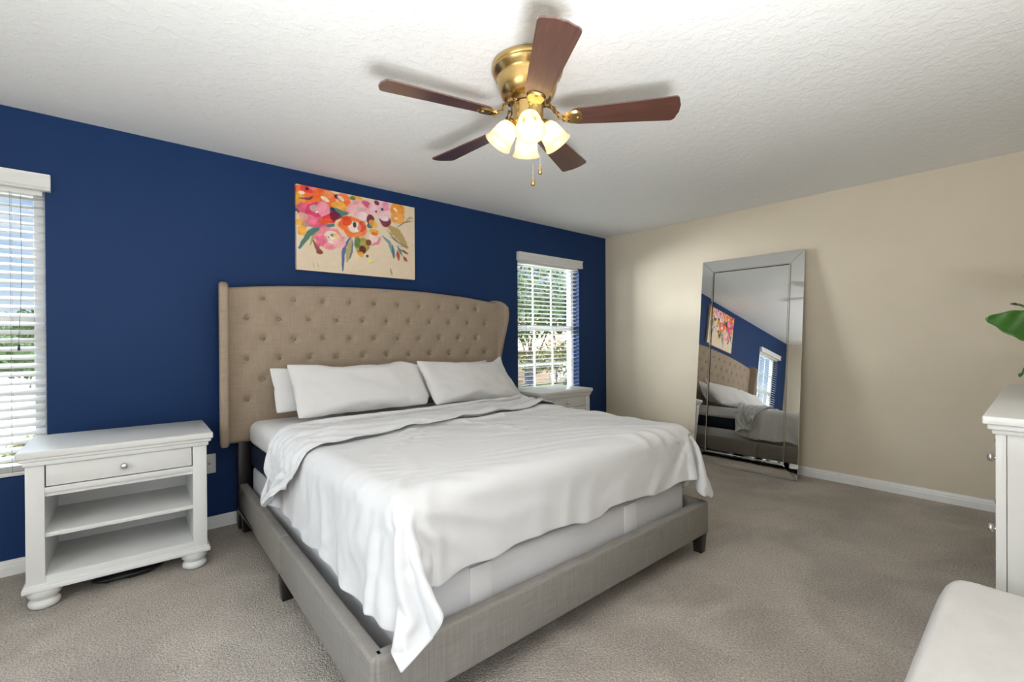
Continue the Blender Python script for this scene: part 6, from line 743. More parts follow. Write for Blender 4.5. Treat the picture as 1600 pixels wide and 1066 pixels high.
[-14,5,1,2,28,-20,22,-5,-26,6,0,-16,-2,33,-21,27,2,-1,-2,-17,-9,-16,0,-1,-1,1,5,5,3,4,4,8,-10,-2,-3,-1,0,1,3,4,5,6,5,4,4,-1,-1,-3,-2,-1,0,-6,-6,-5,8,3,5,0,-12,-6,5,1,3,2,2,-2,-9,3,0,8,-18,11,-14,-2,18,-3,22,-21,-3,-2,5,1,12,-8,-12,16,-5,10,6,-48,41,-30,21],
[16,-18,-8,10,-6,16,-6,-20,17,-1,-13,22,-16,-12,38,-18,-15,1,1,8,3,-2,-4,-3,-4,-4,-7,-3,-1,-2,0,0,1,2,2,6,-3,1,0,-1,0,0,0,2,5,9,-4,0,2,5,5,-1,-4,9,3,4,-3,-4,-9,6,-1,0,-4,-3,-1,0,7,1,3,-11,7,-4,7,4,5,8,-26,9,-5,-12,13,7,-27,8,14,-19,15,-11,-5,21,-15,30,-15],
[32,4,-10,-27,6,0,-16,4,4,-4,9,-11,27,-3,-19,-13,12,-2,-1,3,3,4,1,-1,0,-2,-2,-1,0,0,0,-1,0,-2,-2,-8,6,0,0,0,-1,-1,-1,-1,-4,-4,16,4,2,0,-1,3,9,2,0,-3,-2,0,4,-5,2,0,1,1,0,-2,-4,-2,-4,5,2,4,1,9,2,-30,13,-26,-3,39,-23,12,-3,-26,22,4,-5,6,34,-15,14,-37,16],
[-13,13,20,11,-10,-39,11,16,-16,3,-5,10,-9,4,-15,30,-3,-6,-3,-12,27,3,1,2,0,0,0,-2,-4,0,1,-7,3,3,6,-2,-2,-4,-3,-3,-2,-1,-1,-2,-2,-5,-13,-4,1,6,0,0,-3,0,4,3,4,6,9,10,3,2,-1,0,0,1,0,-1,-2,0,1,-2,1,-9,-2,1,-28,26,10,-34,35,-9,14,-9,-31,34,-6,10,-40,45,-42,42,-14],
[-8,2,-9,15,-30,46,-9,-19,13,-8,4,-3,-9,9,16,-10,1,5,-1,-1,-14,2,1,0,3,5,4,3,6,1,-1,-2,5,2,-2,6,-1,0,-1,-2,1,1,0,0,2,1,-2,-14,-13,-13,-2,0,4,0,-3,-1,-1,0,-1,1,4,7,6,2,2,4,6,6,4,1,-1,0,-1,-4,-27,-1,4,-6,12,15,-22,-8,11,23,6,-39,20,-24,47,-46,51,-37,26],
[18,-24,20,-33,44,-44,-1,19,-12,7,-6,1,20,-22,13,-14,-4,-3,-2,-1,2,1,0,1,0,-1,0,2,0,1,9,18,-5,-1,1,1,3,3,4,4,0,0,1,1,-3,0,-2,3,-4,-7,-6,-3,-2,0,-1,-3,-2,-4,2,1,-3,-5,-2,0,1,0,1,5,6,3,5,3,0,-16,6,-6,10,5,-3,-8,-9,25,-25,-8,11,28,-3,11,-47,52,-41,41,-29],
[-8,33,-46,36,-41,28,8,-28,19,-12,10,-4,-6,16,-10,7,0,-4,-2,-4,0,0,1,0,0,-2,-2,-2,0,1,-6,-3,3,4,8,-5,-7,-4,0,2,2,-2,2,2,4,9,8,6,3,1,1,0,-1,-3,-2,0,-2,-1,-4,-2,-1,-1,-2,-2,-3,-1,-2,-5,-2,2,0,3,8,4,-3,9,2,-8,-1,-10,4,-13,39,-6,-27,-10,16,-6,35,-37,43,-36,27],
[19,-40,37,-40,25,-11,-16,32,-19,16,-17,0,0,7,-2,6,1,3,-1,0,-2,0,1,1,-1,2,1,0,-1,0,-3,0,7,-5,-11,-5,-3,5,-5,-4,0,4,1,3,4,1,10,3,6,6,1,0,0,2,0,0,1,1,0,-3,-3,-3,-3,-1,-1,-3,-2,-1,-3,-2,-2,0,-2,17,3,-5,-6,-2,-13,17,5,4,-31,24,22,-18,-9,17,-30,-1,10,26,-22]]
DUVET_META = (85, 93, 0.0006, [0.50709, 1.19674, 0.22662])
PILLOW = [[1,59,58,58,59,58,59,58,56,58,58,59,56,57,59,57,58,56,58,59,59,58,59,58,59,58,59],
[2,-6,0,0,0,0,0,0,3,1,0,-1,1,0,-1,1,1,3,1,-1,-1,1,-2,1,0,1,-7],
[2,5,-8,0,-2,1,-1,1,0,-1,1,0,2,2,0,1,0,-1,0,1,0,-1,1,0,-1,-2,-3],
[3,-4,4,-4,2,-2,0,0,-1,1,0,1,0,0,1,0,-1,1,0,-1,1,1,0,-1,-1,0,-4],
[3,-6,4,-1,-2,2,0,0,0,0,0,0,0,0,0,0,1,0,-1,1,0,-1,1,-2,2,-3,-2],
[2,-4,0,2,0,-1,1,0,0,0,0,0,0,0,0,0,0,0,1,-1,0,1,-1,2,-2,0,-6],
[3,-4,-2,3,0,0,-1,0,1,0,0,0,0,0,0,0,0,0,0,0,0,0,0,0,0,2,-12],
[3,-3,-1,0,0,1,0,0,0,0,0,0,0,0,0,0,0,0,0,0,0,0,0,0,0,0,1],
[5,-4,-2,0,1,0,0,0,0,0,0,0,0,0,0,0,0,0,0,0,0,-1,1,0,0,-1,7],
[15,-15,0,0,0,0,1,-1,0,0,0,0,0,0,0,0,0,0,0,0,0,0,0,0,0,-1,5],
[-15,13,2,0,1,-1,0,0,0,0,0,0,0,0,0,0,0,0,0,0,0,0,-1,0,1,-3,5],
[-6,5,2,0,-1,0,0,1,-1,0,0,0,0,0,0,0,0,0,0,0,0,0,0,0,0,-1,3],
[-4,5,-1,0,0,1,-1,0,0,0,0,0,0,0,0,0,0,0,-1,1,-1,0,0,0,-1,5,-1],
[-3,3,1,-1,1,-1,1,-1,1,-1,0,0,0,0,0,-1,0,0,1,0,0,0,-2,1,0,2,1],
[-4,4,0,2,-1,0,0,1,0,1,-1,-1,0,0,-1,1,-1,0,-1,-2,1,0,2,-1,1,-1,3],
[-4,4,2,0,0,1,0,0,-1,0,0,0,-1,-2,1,0,1,-3,0,1,-3,0,0,1,1,2,3],
[-3,7,-1,0,0,0,-1,0,0,0,0,-1,-1,2,-1,-3,-2,3,0,-3,0,0,0,0,-1,1,6],
[1,0,0,-1,1,-1,1,-1,-2,-1,0,2,-1,-2,1,1,1,-3,0,4,3,0,1,-1,1,-1,1],
[2,-6,1,0,0,1,-2,1,2,-1,1,-2,3,1,-1,2,0,0,1,-1,-1,1,0,1,0,1,-7],
[2,-2,-3,1,-1,0,1,-1,0,2,0,2,-1,1,0,-1,1,1,0,0,1,0,0,-1,0,-6,1],
[3,-3,0,-2,1,-2,1,0,1,0,0,0,1,0,1,0,-1,2,0,1,-1,-1,0,0,-2,3,-6],
[3,2,-6,1,-1,2,-1,0,0,-1,0,0,0,0,0,1,1,0,0,-1,1,0,0,0,0,0,-5],
[2,0,-2,0,0,-1,0,1,0,0,0,0,0,0,0,0,0,0,0,1,-1,1,-1,0,0,0,-6],
[3,-4,1,-1,0,1,0,0,0,0,0,0,0,0,0,0,0,0,0,0,0,0,0,0,1,-2,-9],
[3,-7,5,-1,0,-1,1,0,-1,1,0,0,0,0,0,0,0,0,0,0,1,-1,1,0,0,-4,4],
[5,-6,0,1,0,0,0,0,1,-1,0,0,0,0,0,0,0,0,0,0,0,0,0,0,0,-4,10],
[15,-15,0,0,0,0,0,0,0,0,0,0,0,0,0,0,0,0,0,0,0,0,0,0,-1,6,-1],
[-15,18,-4,1,0,1,-1,0,0,1,-1,0,0,0,0,0,1,0,-1,0,0,0,-1,0,1,1,1],
[-6,8,-1,0,0,-1,0,0,0,-1,1,0,0,0,0,1,-1,-1,1,0,0,0,0,0,-1,1,2],
[-4,0,5,0,-2,1,1,-1,0,1,-1,0,0,1,0,-2,0,1,0,0,-1,0,1,-1,1,-1,3],
[-3,1,3,-2,2,-1,0,1,-1,0,1,0,0,-1,0,0,0,-1,0,0,1,0,-1,1,-1,2,1],
[-4,4,-2,3,0,1,0,-1,1,0,0,-1,0,-2,0,1,0,0,-1,-1,-1,1,1,0,0,1,2],
[-4,3,4,-1,1,0,0,0,-1,0,0,1,-2,2,-3,0,-3,0,1,0,1,-2,-1,0,1,3,3],
[-3,7,-1,1,-1,0,-1,1,0,0,-1,-2,0,0,2,-3,1,1,-1,-3,-3,1,0,1,0,0,6],
[0,6,7,7,5,6,6,8,18,-7,-1,7,15,-15,-3,9,-6,-17,-7,-6,-3,-4,-3,-5,-5,-5,-5],
[56,-6,-6,-7,-4,-4,-3,-7,-16,14,3,3,-2,0,-7,-14,4,17,8,9,9,3,-6,0,1,3,8],
[56,-1,-2,2,-2,-3,-3,-1,0,-8,-2,-10,-13,15,10,6,4,1,-1,-2,-4,2,2,4,4,2,0],
[56,0,0,-3,3,0,0,0,-3,1,0,0,0,0,0,0,-1,-1,0,0,-4,-1,7,1,1,0,0],
[56,-1,1,1,-3,2,0,0,1,-1,0,0,0,0,0,-1,-1,0,0,-1,3,0,0,0,-1,1,0],
[56,0,0,0,0,-1,1,0,-1,1,0,0,0,0,0,0,0,0,1,0,-1,0,0,0,0,0,-1],
[56,0,-1,1,0,0,0,0,1,0,0,-1,0,0,0,1,0,0,-1,0,0,0,0,0,0,0,0],
[56,0,0,0,1,0,-1,0,0,0,0,1,0,0,0,-1,0,0,0,0,0,0,0,1,0,-1,-3],
[56,0,0,0,0,0,0,0,0,0,0,0,0,0,0,0,0,0,0,0,0,1,0,-1,0,0,-1],
[54,1,2,-1,0,0,0,0,0,0,0,0,0,0,0,0,0,0,0,1,0,-1,0,0,0,0,0],
[53,3,0,0,0,0,1,0,0,0,0,0,0,-1,0,1,0,0,0,-1,0,0,0,0,0,0,0],
[56,0,0,0,0,1,-1,0,0,0,0,0,0,1,0,-1,0,0,0,0,0,0,0,0,1,-1,0],
[56,0,0,0,1,-1,0,0,0,0,0,0,0,0,0,0,0,0,0,0,0,0,1,0,-1,0,0],
[56,0,0,1,-2,1,0,0,0,0,0,0,-1,-1,-3,2,2,1,0,0,0,0,-2,2,0,0,0],
[56,0,0,-1,1,-1,0,-1,-2,-2,-8,7,1,0,1,-2,-1,-2,-10,12,5,2,2,-3,2,0,0],
[56,0,-1,-1,-2,-2,-3,-5,-7,2,2,-3,-8,13,4,-1,-5,-13,3,-4,12,9,4,4,-1,3,0],
[56,-7,-6,-4,-3,-3,-1,1,4,-5,-2,-19,18,-13,-11,2,16,13,1,-1,-1,0,2,3,5,4,8],
[-891,11,13,12,10,11,10,13,23,-2,7,22,5,-14,6,8,-18,-16,-1,-13,-19,-15,-10,-11,-11,-11,-11],
[56,-8,-5,-4,0,1,5,-6,-21,18,-2,-17,-15,20,0,-11,8,18,2,0,-3,0,1,3,5,4,7],
[56,0,-2,-3,-5,-5,-5,-1,0,-11,4,12,5,-6,3,6,-5,4,-1,-2,3,3,2,2,-1,3,0],
[56,0,0,-1,1,-2,-7,-1,4,1,-2,-1,-5,1,1,1,-2,-6,5,8,3,1,0,0,2,-2,1],
[56,0,0,1,-2,1,1,-1,-1,-1,1,-1,0,0,-1,-5,5,1,1,0,1,0,0,0,-1,1,0],
[56,0,0,0,1,-1,0,1,0,0,0,-1,0,0,0,0,0,0,1,0,-1,0,0,0,0,0,-1],
[56,1,-1,0,0,0,0,0,0,0,0,1,0,0,0,0,0,0,-1,0,0,0,0,0,0,1,-1],
[56,-1,1,0,0,0,0,0,0,0,0,0,0,0,0,0,0,0,0,0,0,0,0,0,0,0,-3],
[56,0,0,0,0,0,0,0,0,0,0,0,0,0,0,0,0,0,0,0,0,0,0,1,0,-3,1],
[54,3,-1,1,0,0,0,0,0,0,0,0,-1,0,0,0,0,0,0,0,1,0,0,-1,0,0,0],
[53,3,1,-1,0,0,0,0,0,0,0,0,1,0,0,0,0,0,0,0,-1,0,0,0,0,0,0],
[56,-2,2,0,-1,1,0,0,0,0,0,0,0,0,0,0,0,0,0,0,0,0,0,0,0,1,-1],
[56,0,0,-1,2,-1,0,0,0,0,0,0,0,0,0,0,0,0,0,0,0,-1,1,0,0,0,0],
[56,1,-2,1,-1,1,0,0,0,-1,-1,2,0,0,0,-1,0,-2,1,1,1,0,-2,3,-1,0,0],
[56,-1,1,0,0,-4,0,-1,0,-1,1,-1,-4,1,3,3,0,0,-2,1,-3,4,1,-3,6,-1,0],
[56,0,-3,-5,-4,2,-2,1,1,2,-3,-5,-6,0,-18,1,17,12,5,-1,1,-9,-2,5,5,6,0],
[56,-7,-4,0,-1,-4,-2,-5,-6,-5,-5,-11,20,-2,6,-2,-5,-11,-10,6,17,17,9,1,-4,1,8],
[138,1,1,1,1,1,2,3,4,-3,-2,-3,-6,6,3,4,-2,-4,-3,-4,-2,0,1,0,1,1,1],
[-3,36,7,8,5,3,0,0,-1,0,4,-1,2,0,0,-4,1,0,-4,-4,-9,-3,6,2,-2,-5,-36],
[-2,-8,24,-5,7,6,6,3,-2,12,2,7,5,-7,-7,-6,-6,-2,3,3,4,-3,-2,-8,-7,-11,-6],
[2,3,-10,20,-12,3,1,2,7,-3,0,0,0,0,1,2,0,3,1,0,9,0,-17,-2,-8,2,-6],
[3,8,-10,1,13,-12,2,0,-3,1,0,1,0,2,2,1,6,0,0,1,-10,-4,6,-8,9,-9,0],
[3,5,0,-6,1,9,-6,-2,2,-3,0,0,1,-1,1,1,-1,0,-1,-1,1,3,-4,6,-4,-2,-2],
[0,5,5,-9,2,-1,3,0,-2,0,-1,-1,1,0,-1,0,0,0,1,0,1,-1,1,0,-2,3,-2],
[-1,3,3,2,-4,-1,-2,0,0,1,0,0,-2,0,1,1,0,0,0,-1,0,1,0,0,-1,1,0],
[-1,2,2,-1,-3,1,0,0,0,-1,1,-1,1,0,1,0,1,0,-1,0,0,-1,0,0,1,-2,0],
[2,-3,1,-1,-1,-1,1,0,0,1,0,1,0,0,0,1,0,0,0,0,-1,0,0,-1,1,-3,1],
[2,-1,-4,0,0,0,1,0,1,0,0,1,1,2,0,-1,-1,0,0,0,-1,0,-2,0,1,-3,2],
[0,-2,-2,0,1,1,-1,0,1,1,0,1,0,-1,0,1,0,0,-1,0,0,-1,0,-1,0,0,2],
[-1,-3,-1,1,1,-3,2,3,-1,0,1,0,0,1,0,-1,0,-1,0,-2,-1,-3,5,-1,-1,7,-2],
[-1,-3,-2,3,-4,3,0,-1,1,0,-1,-3,-3,-4,-6,6,5,4,2,2,0,0,-10,8,-2,4,3],
[-1,-4,2,-7,2,-2,-3,-3,-4,-5,-8,6,2,-1,2,-5,-1,0,-5,11,9,6,6,-8,7,-1,4],
[-1,-3,-10,-1,-5,-5,-5,-6,-7,1,2,-2,-3,9,4,-1,-6,-11,2,-2,8,10,9,9,-1,12,3],
[-1,-35,-4,-5,-4,-2,-2,-1,3,-2,3,-7,2,-5,4,0,-1,7,0,-2,0,1,2,4,5,4,37],
[0,0,-1,0,1,1,3,5,5,-3,-3,-2,-7,5,-2,5,3,0,3,-5,-10,-5,0,0,4,3,2],
[-3,-36,-6,-3,-1,2,5,-5,-10,7,-1,-5,6,0,-6,-5,6,7,0,0,-1,-1,2,3,5,4,38],
[-2,-3,-11,-6,-9,-7,-6,0,0,-7,2,9,8,-8,3,8,-7,5,-1,-3,4,6,3,5,1,20,-4],
[2,-5,0,-6,4,-10,-10,-4,4,4,-5,-3,-8,2,2,0,-2,-7,5,14,7,4,2,-1,8,-5,6],
[3,2,-12,5,-8,9,-2,-2,-5,-5,3,0,-2,-1,-2,-6,8,3,6,0,0,-1,-1,3,0,-2,7],
[3,-1,-5,-3,3,-5,4,2,0,0,-1,-1,1,1,1,0,0,0,-1,-1,-1,-1,1,1,-2,1,4],
[0,-2,1,-2,0,2,-1,-1,2,0,0,0,-1,0,1,1,0,-1,-1,-1,0,0,0,-1,-1,4,3],
[-1,-6,8,-3,0,0,1,1,0,-1,1,1,0,1,-2,0,-1,0,-1,1,-1,0,0,0,-2,5,0],
[-1,-1,1,0,0,0,0,0,1,1,0,0,0,-1,0,-1,0,0,0,-1,0,1,0,-1,1,5,-5],
[2,-3,-1,2,1,0,0,0,-1,1,0,-1,1,-1,0,-1,0,0,0,0,0,-1,2,1,1,-5,1],
[2,1,-4,4,-1,1,-2,1,0,-1,0,0,-2,-1,0,1,0,0,1,-1,0,1,0,1,1,-3,-1],
[0,5,-2,2,3,-7,4,0,-3,-1,0,-1,1,1,-1,0,1,0,-1,1,-1,-1,2,1,-1,1,-4],
[-1,-1,8,3,-10,8,-4,-3,2,0,-1,1,1,0,1,0,-2,1,1,2,1,2,-9,3,1,-2,-2],
[-1,2,9,-12,9,-4,2,3,1,2,2,-4,-3,0,2,2,3,5,-4,-4,-2,-1,9,-14,3,-4,0],
[-1,7,-6,8,1,9,3,0,3,2,-3,1,5,-2,-4,-4,-2,0,7,-1,2,-6,-7,6,-14,-2,-3],
[-1,2,15,11,8,-3,2,1,-4,-3,5,6,6,0,9,-1,-10,-13,-7,1,1,11,4,-8,-9,-19,-4],
[-1,39,6,0,-1,4,1,2,5,4,1,-1,-6,4,-2,1,3,0,-7,-2,1,-8,-8,1,4,-1,-38]]
PILLOW_META = (34, 27, 0.0006, [-0.45329, -0.2677, -0.08369])
dv = unpack(DUVET, DUVET_META)
def refine(g, axis):
    """twice as many samples along one axis, cubic through the old ones"""
    g = np.moveaxis(g, axis, 0); p = np.concatenate([2*g[:1]-g[1:2], g, 2*g[-1:]-g[-2:-1]])
    mid = (-p[:-3]+9*p[1:-2]+9*p[2:-1]-p[3:])/16
    o = np.empty((2*len(g)-1,)+g.shape[1:]); o[0::2] = g; o[1::2] = mid
    return np.moveaxis(o, 0, axis)
FOLD_ROW = 2*60
def sm(e0, e1, x):
    t = np.clip((x-e0)/(e1-e0), 0, 1); return t*t*(3-2*t)
def nz2(a, b, seed):
    r = np.random.RandomState(seed); o = np.zeros_like(a)
    for k in range(10):
        th = r.rand()*6.283; f = r.uniform(.6, 1.8); o += np.sin((a*math.cos(th)+b*math.sin(th))*f*6.283+r.rand()*6.283)
    return o/3.2
def wrinkle(g):
    """cloth creases: pleats down the left side, rays from the near corner, long soft wrinkles on top and in the folded band"""
    du_ = np.gradient(g, axis=1); dv_ = np.gradient(g, axis=0); n = np.cross(du_, dv_); n /= np.linalg.norm(n, axis=2, keepdims=True)+1e-9
    X, Y, Z = g[..., 0], g[..., 1], g[..., 2]; row = np.arange(g.shape[0])[:, None]+0*X
    band = sm(FOLD_ROW-2, FOLD_ROW+6, row); lying = 1-band
    # outward side of the cloth: up on top, away from the mattress on the sides; the folded band is turned over
    c = np.stack([np.clip(X, .80, 2.30), np.clip(Y, 1.5, 3.0), 0*Z+.55], -1)
    n *= np.sign((n*(g-c)).sum(-1, keepdims=True))
    drop = np.clip((.70-Z)/.30, 0, 1.2)
    ridge = lambda ph, p: (.5+.5*np.cos(6.283*ph))**p
    left = sm(.72, .60, X)*lying
    ph = (Y+.30*(.70-Z)*sm(2.4, 1.3, Y))
    k1 = ridge(ph/.205+.45*nz2(Y*1.3, Z*1.5, 1), 2.2); k2 = ridge(ph/.105+.6*nz2(Y*2, Z*2, 2), 2.0)
    near = sm(2.1, 1.35, Y)
    left = left*sm(1.16, 1.34, Y)
    d = left*(drop**.8)*(.034*k1*(.35+.65*near)+.007*k2*near)
    foot = sm(1.40, 1.26, Y)*sm(.60, .70, X)*lying
    ang = np.arctan2(.74-Z, np.maximum(X-.60, 1e-3)); rad = np.hypot(X-.60, .74-Z)
    d += foot*np.exp(-rad/.42)*.026*ridge(ang*2.6+.35*nz2(X*2, Z*2, 3), 1.6)*sm(.03, .16, rad)
    d += foot*drop*.010*ridge(X/.21+.12*(.7-Z)/.3+.4*nz2(X, Z, 4), 2.0)*sm(.7, 1.3, X)
    right = sm(2.42, 2.52, X)*lying
    d += right*(drop**.8)*.028*ridge(Y/.17+.4*nz2(Y*1.4, Z, 5), 2.0)
    top = sm(.62, .70, Z)*lying
    s1 = X*.45+Y*.89; s2 = -X*.89+Y*.45       # creases run mostly across the bed, bending towards the far right corner
    d += top*.0120*ridge(s1/.15+.55*nz2(s1*1.6, s2*.7, 6), 3.0)*(.25+.75*sm(1.1, 2.2, X))*(.5+.5*nz2(X*.8, Y*.8, 7)).clip(0, 1.3)
    d += top*.0058*ridge((X*.2+Y)/.062+.6*nz2(X*1.2, Y*1.4, 8), 2.2)*(.5+.6*nz2(X*1.1, Y*1.1, 9)).clip(0, 1.2)
    d += top*.012*np.exp(-np.hypot(X-.62, Y-1.30)/.35)*ridge(np.arctan2(Y-1.22, X-.55)*2.3+.2*nz2(X*2, Y*2, 10), 2)
    d += .004*top*(nz2(X*1.3, Y*1.3, 11)).clip(0, 2)
    bl = band*sm(.55, .72, Z+.0*X)
    d += bl*(.0095*ridge((Y+.22*X)/.072+.45*nz2(X*1.4, Y*1.2, 12), 1.8)*(.35+.65*sm(1.5, .8, X))+.004*ridge((Y+.1*X)/.045+.5*nz2(X*2, Y*2, 13), 2))
    d += band*sm(.72, .60, X)*drop*.022*ridge((Y*.9+.35*Z)/.085+.3*nz2(Y*2, Z*2, 14), 1.7)
    o = g+n*d[..., None]
    col = np.arange(g.shape[1])[None, :]+0*X
    tip = np.exp(-(row/27)**2-(col/23)**2)       # the near corner hangs as one soft lobe in front of the foot rail
    calm = np.clip(tip*1.6, 0, 1)[..., None]
    o = o*(1-calm)+g*calm
    o += tip[..., None]*np.array((.078, -.125, -.042)) + (tip*np.sin((row-col)/5.0))[..., None]*np.array((.006, -.014, 0))
    o[..., 0] += .075*tip*np.clip((col-row)/18, -1, 1)
    blunt = np.exp(-((row+col)/8)**2); o[..., 2] += .048*blunt
    tipr = sm(1.55, 1.30, Y)*sm(2.40, 2.52, X)*lying*np.clip((.62-Z)/.40, 0, 1)
    o[..., 2] += .075*tipr; o[..., 0] -= .02*tipr
    # the hem and the loose edge of the folded band wander a little
    o[..., 2] += -.016*np.clip(nz2(Y*2.2, X*2.2, 15), -1, 1)*drop**2*lying
    edge = sm(FOLD_ROW+10, g.shape[0]-1, row)*sm(.60, .70, Z)
    o[..., 1] += edge*.022*nz2(X*1.6, 0*X, 16); o[..., 2] += edge*.008*(.6+nz2(X*2.4, 0*X, 17)).clip(0, 2)
    return o
dv = wrinkle(refine(refine(dv, 0), 1))
ny, nx = dv.shape[:2]
bm = bmesh.new()
vs = [[bm.verts.new(dv[j, i]) for i in range(nx)] for j in range(ny)]
for j in range(ny-1):
    for i in range(nx-1): bm.faces.new([vs[j][i], vs[j+1][i], vs[j+1][i+1], vs[j][i+1]])
bmesh.ops.recalc_face_normals(bm, faces=bm.faces[:])
du = obj('duvet', bm, M_['duvet'], None, 3)
tag(du, 'white duvet spread over the bed with its top edge folded back', 'duvet')
sm = du.modifiers.new('smooth', 'SMOOTH'); sm.factor = .5; sm.iterations = 1
so = du.modifiers.new('thick', 'SOLIDIFY'); so.thickness = .007; so.offset = 0
sb = du.modifiers.new('sub', 'SUBSURF'); sb.levels = 1; sb.render_levels = 1

pw = unpack(PILLOW, PILLOW_META).reshape(2, PILLOW_META[0]//2, PILLOW_META[1], 3)       # (2, rows, cols, 3): upper and lower skin
def pillow(label, loc, rot, sx=1.0, sy=1.0, sz=1.0, bend=0.0, seed=0, group=None, ears=()):
    ny, nx = pw.shape[1:3]; bm = bmesh.new(); gv = {}
    def vert(s, j, i):
        k = (0 if (i in (0, nx-1) or j in (0, ny-1)) else s, j, i)
        if k not in gv:
            p = Vector(pw[s, j, i]); u = p.x/.46; v = p.y/.27
            p.z += .013*noise.noise(Vector((p.x*5+seed, p.y*6, seed+s)))+.006*noise.noise(Vector((p.x*14+seed, p.y*18, seed)))
            p.z *= 1-.25*max(0, v) + .15*max(0, -v)        # fill slumps to the lower edge
            p.y -= .018*(1-u*u)*max(0, v)*(1+.5*noise.noise(Vector((u*2.3, seed, 1))))
            p = Vector((p.x*sx, p.y*sy, p.z*sz)); p.z += bend*(u*u)+.02*v*v
            for (eu, ev, dx, dy, dz) in ears:
                w = math.exp(-((u-eu)**2+(v-ev)**2)/.05); p += Vector((dx, dy, dz))*w
            gv[k] = bm.verts.new(p)
        return gv[k]
    for s in (0, 1):
        for j in range(ny-1):
            for i in range(nx-1):
                q = [vert(s, j, i), vert(s, j, i+1), vert(s, j+1, i+1), vert(s, j+1, i)]
                bm.faces.new(q if s == 0 else q[::-1])
    o = obj('pillow', bm, M_['pillow'], None, 3); o.location = loc; o.rotation_euler = rot
    tag(o, label, 'pillow', group)
    m = o.modifiers.new('sub', 'SUBSURF'); m.levels = 2; m.render_levels = 2
    return o
R = math.radians
pillow('white pillow behind the front left one, its end showing at left', (1.20, 3.18, .892), (R(60), 0, R(0)), 1.0, .62, .62, .0, 3)
pillow('white pillow leaning at the left in front of another pillow', (1.262, 2.985, .893), (R(50), R(-1), R(-2)), 1.0, .78, 1.0, .02, 7, None, ((1, -1, -.05, 0, -.01), (1, 1, -.09, -.05, 0)))
pillow('white pillow leaning at the right with its corner poking up', (2.14, 2.965, .882), (R(49), R(2), R(5)), .99, .78, 1.0, .0, 12, None, ((1, 1, .03, .06, .03), (.8, 1, -.02, -.02, -.02)))
pillow('white pillow almost hidden behind the front right one', (2.10, 3.19, .885), (R(60), 0, R(1)), .95, .60, .60, .0, 21)

# ------------------------------------------------------------------ nightstands
def nightstand(label, loc, rot):
    t = thing('nightstand', label, 'nightstand', loc, rot, 'pair of white nightstands')
    hw = .34; yf = -.245; yb = .235          # front faces -Y
    bm = bmesh.new()
    pr = [(0, 0), (.008, 0), (.012, .010), (.022, .022), (.030, .030), (.034, .034), (.034, .060), (.030, .066), (0, .066)]
    # moulded top: slab plus stepped cornice on three sides
    add_box(bm, -hw-.028, hw+.028, yf-.022, yb+.012, .688, .720, .006, 3)
    add_box(bm, -hw-.020, hw+.020, yf-.016, yb+.006, .672, .690, .006, 3)
    add_box(bm, -hw-.008, hw+.008, yf-.010, yb, .652, .674, .004, 2)
    obj('top', bm, M_['furn'], t, .6)
    bm = bmesh.new(); s = .062
    for sx in (-1, 1):
        x0, x1 = (-hw, -hw+s) if sx < 0 else (hw-s, hw)
        add_box(bm, x0, x1, yf, yf+.03, .100, .655, .002)
        xs = (-hw, -hw+.02) if sx < 0 else (hw-.02, hw)
        add_box(bm, *xs, yf+.02, yb, .100, .655)
        xi = (-hw+.02, -hw+s) if sx < 0 else (hw-s, hw-.02)
        add_box(bm, *xi, yf+.028, yb-.005, .12, .655)
    add_box(bm, -hw+.015, hw-.015, yb-.015, yb-.003, .100, .655)
    add_box(bm, -hw+s, hw-s, yf+.001, yf+.022, .523, .548, .001)
    add_box(bm, -hw+s, hw-s, yf+.001, yf+.02, .655, .662)
    add_box(bm, -hw+s, hw-s, yf+.003, yb-.01, .115, .146, .001)
    add_box(bm, -hw+s, hw-s, yf+.012, yb-.01, .505, .523)
    obj('carcass', bm, M_['furn'], t, .5)
    box_obj('shelf', (-hw+s-.002, hw-s+.002, yf+.012, yb-.014, .318, .338), M_['furn'], t, .002)
    d = box_obj('drawer', (-hw+s+.004, hw-s-.004, yf+.004, yb-.03, .552, .650), M_['furn'], t, .003)
    bm = bmesh.new(); add_lathe(bm, [(0, 0), (.006, 0), (.006, .010), (.014, .014), (.016, .020), (.013, .026), (.006, .029), (0, .030)], 20, T((0, yf+.004, .601), (PI/2, 0, 0)))
    obj('knob', bm, M_['chrome'], d, .8)['label'] = 'round brushed metal knob'
    bm = bmesh.new()
    add_box(bm, -hw-.014, hw+.014, yf-.014, yb+.004, .084, .106, .005, 3)
    add_box(bm, -hw-.007, hw+.007, yf-.007, yb, .104, .116, .004, 2)
    obj('plinth', bm, M_['furn'], t, .6)
    ft = None
    for sx in (-1, 1):
        for y in (yf+.04, yb-.055):
            if ft is None:
                bm = bmesh.new(); add_lathe(bm, [(0, 0), (.042, 0), (.050, .006), (.055, .016), (.055, .026), (.050, .034), (.042, .039), (.046, .046), (.056, .056), (.060, .068), (.060, .085), (0, .085)], 36)
                ft = obj('bun_foot', bm, M_['furn'], t, .7); o = ft
            else: o = ft.copy(); C.objects.link(o); o.parent = t
            o.location = (sx*(hw-.055), y, 0)
    return t
nightstand('white open-shelf nightstand standing under the left window blind', (.047, 3.212, 0), -.030)
nightstand('white nightstand mostly hidden behind the bed, below the right window', (3.278, 3.235, 0), .0)

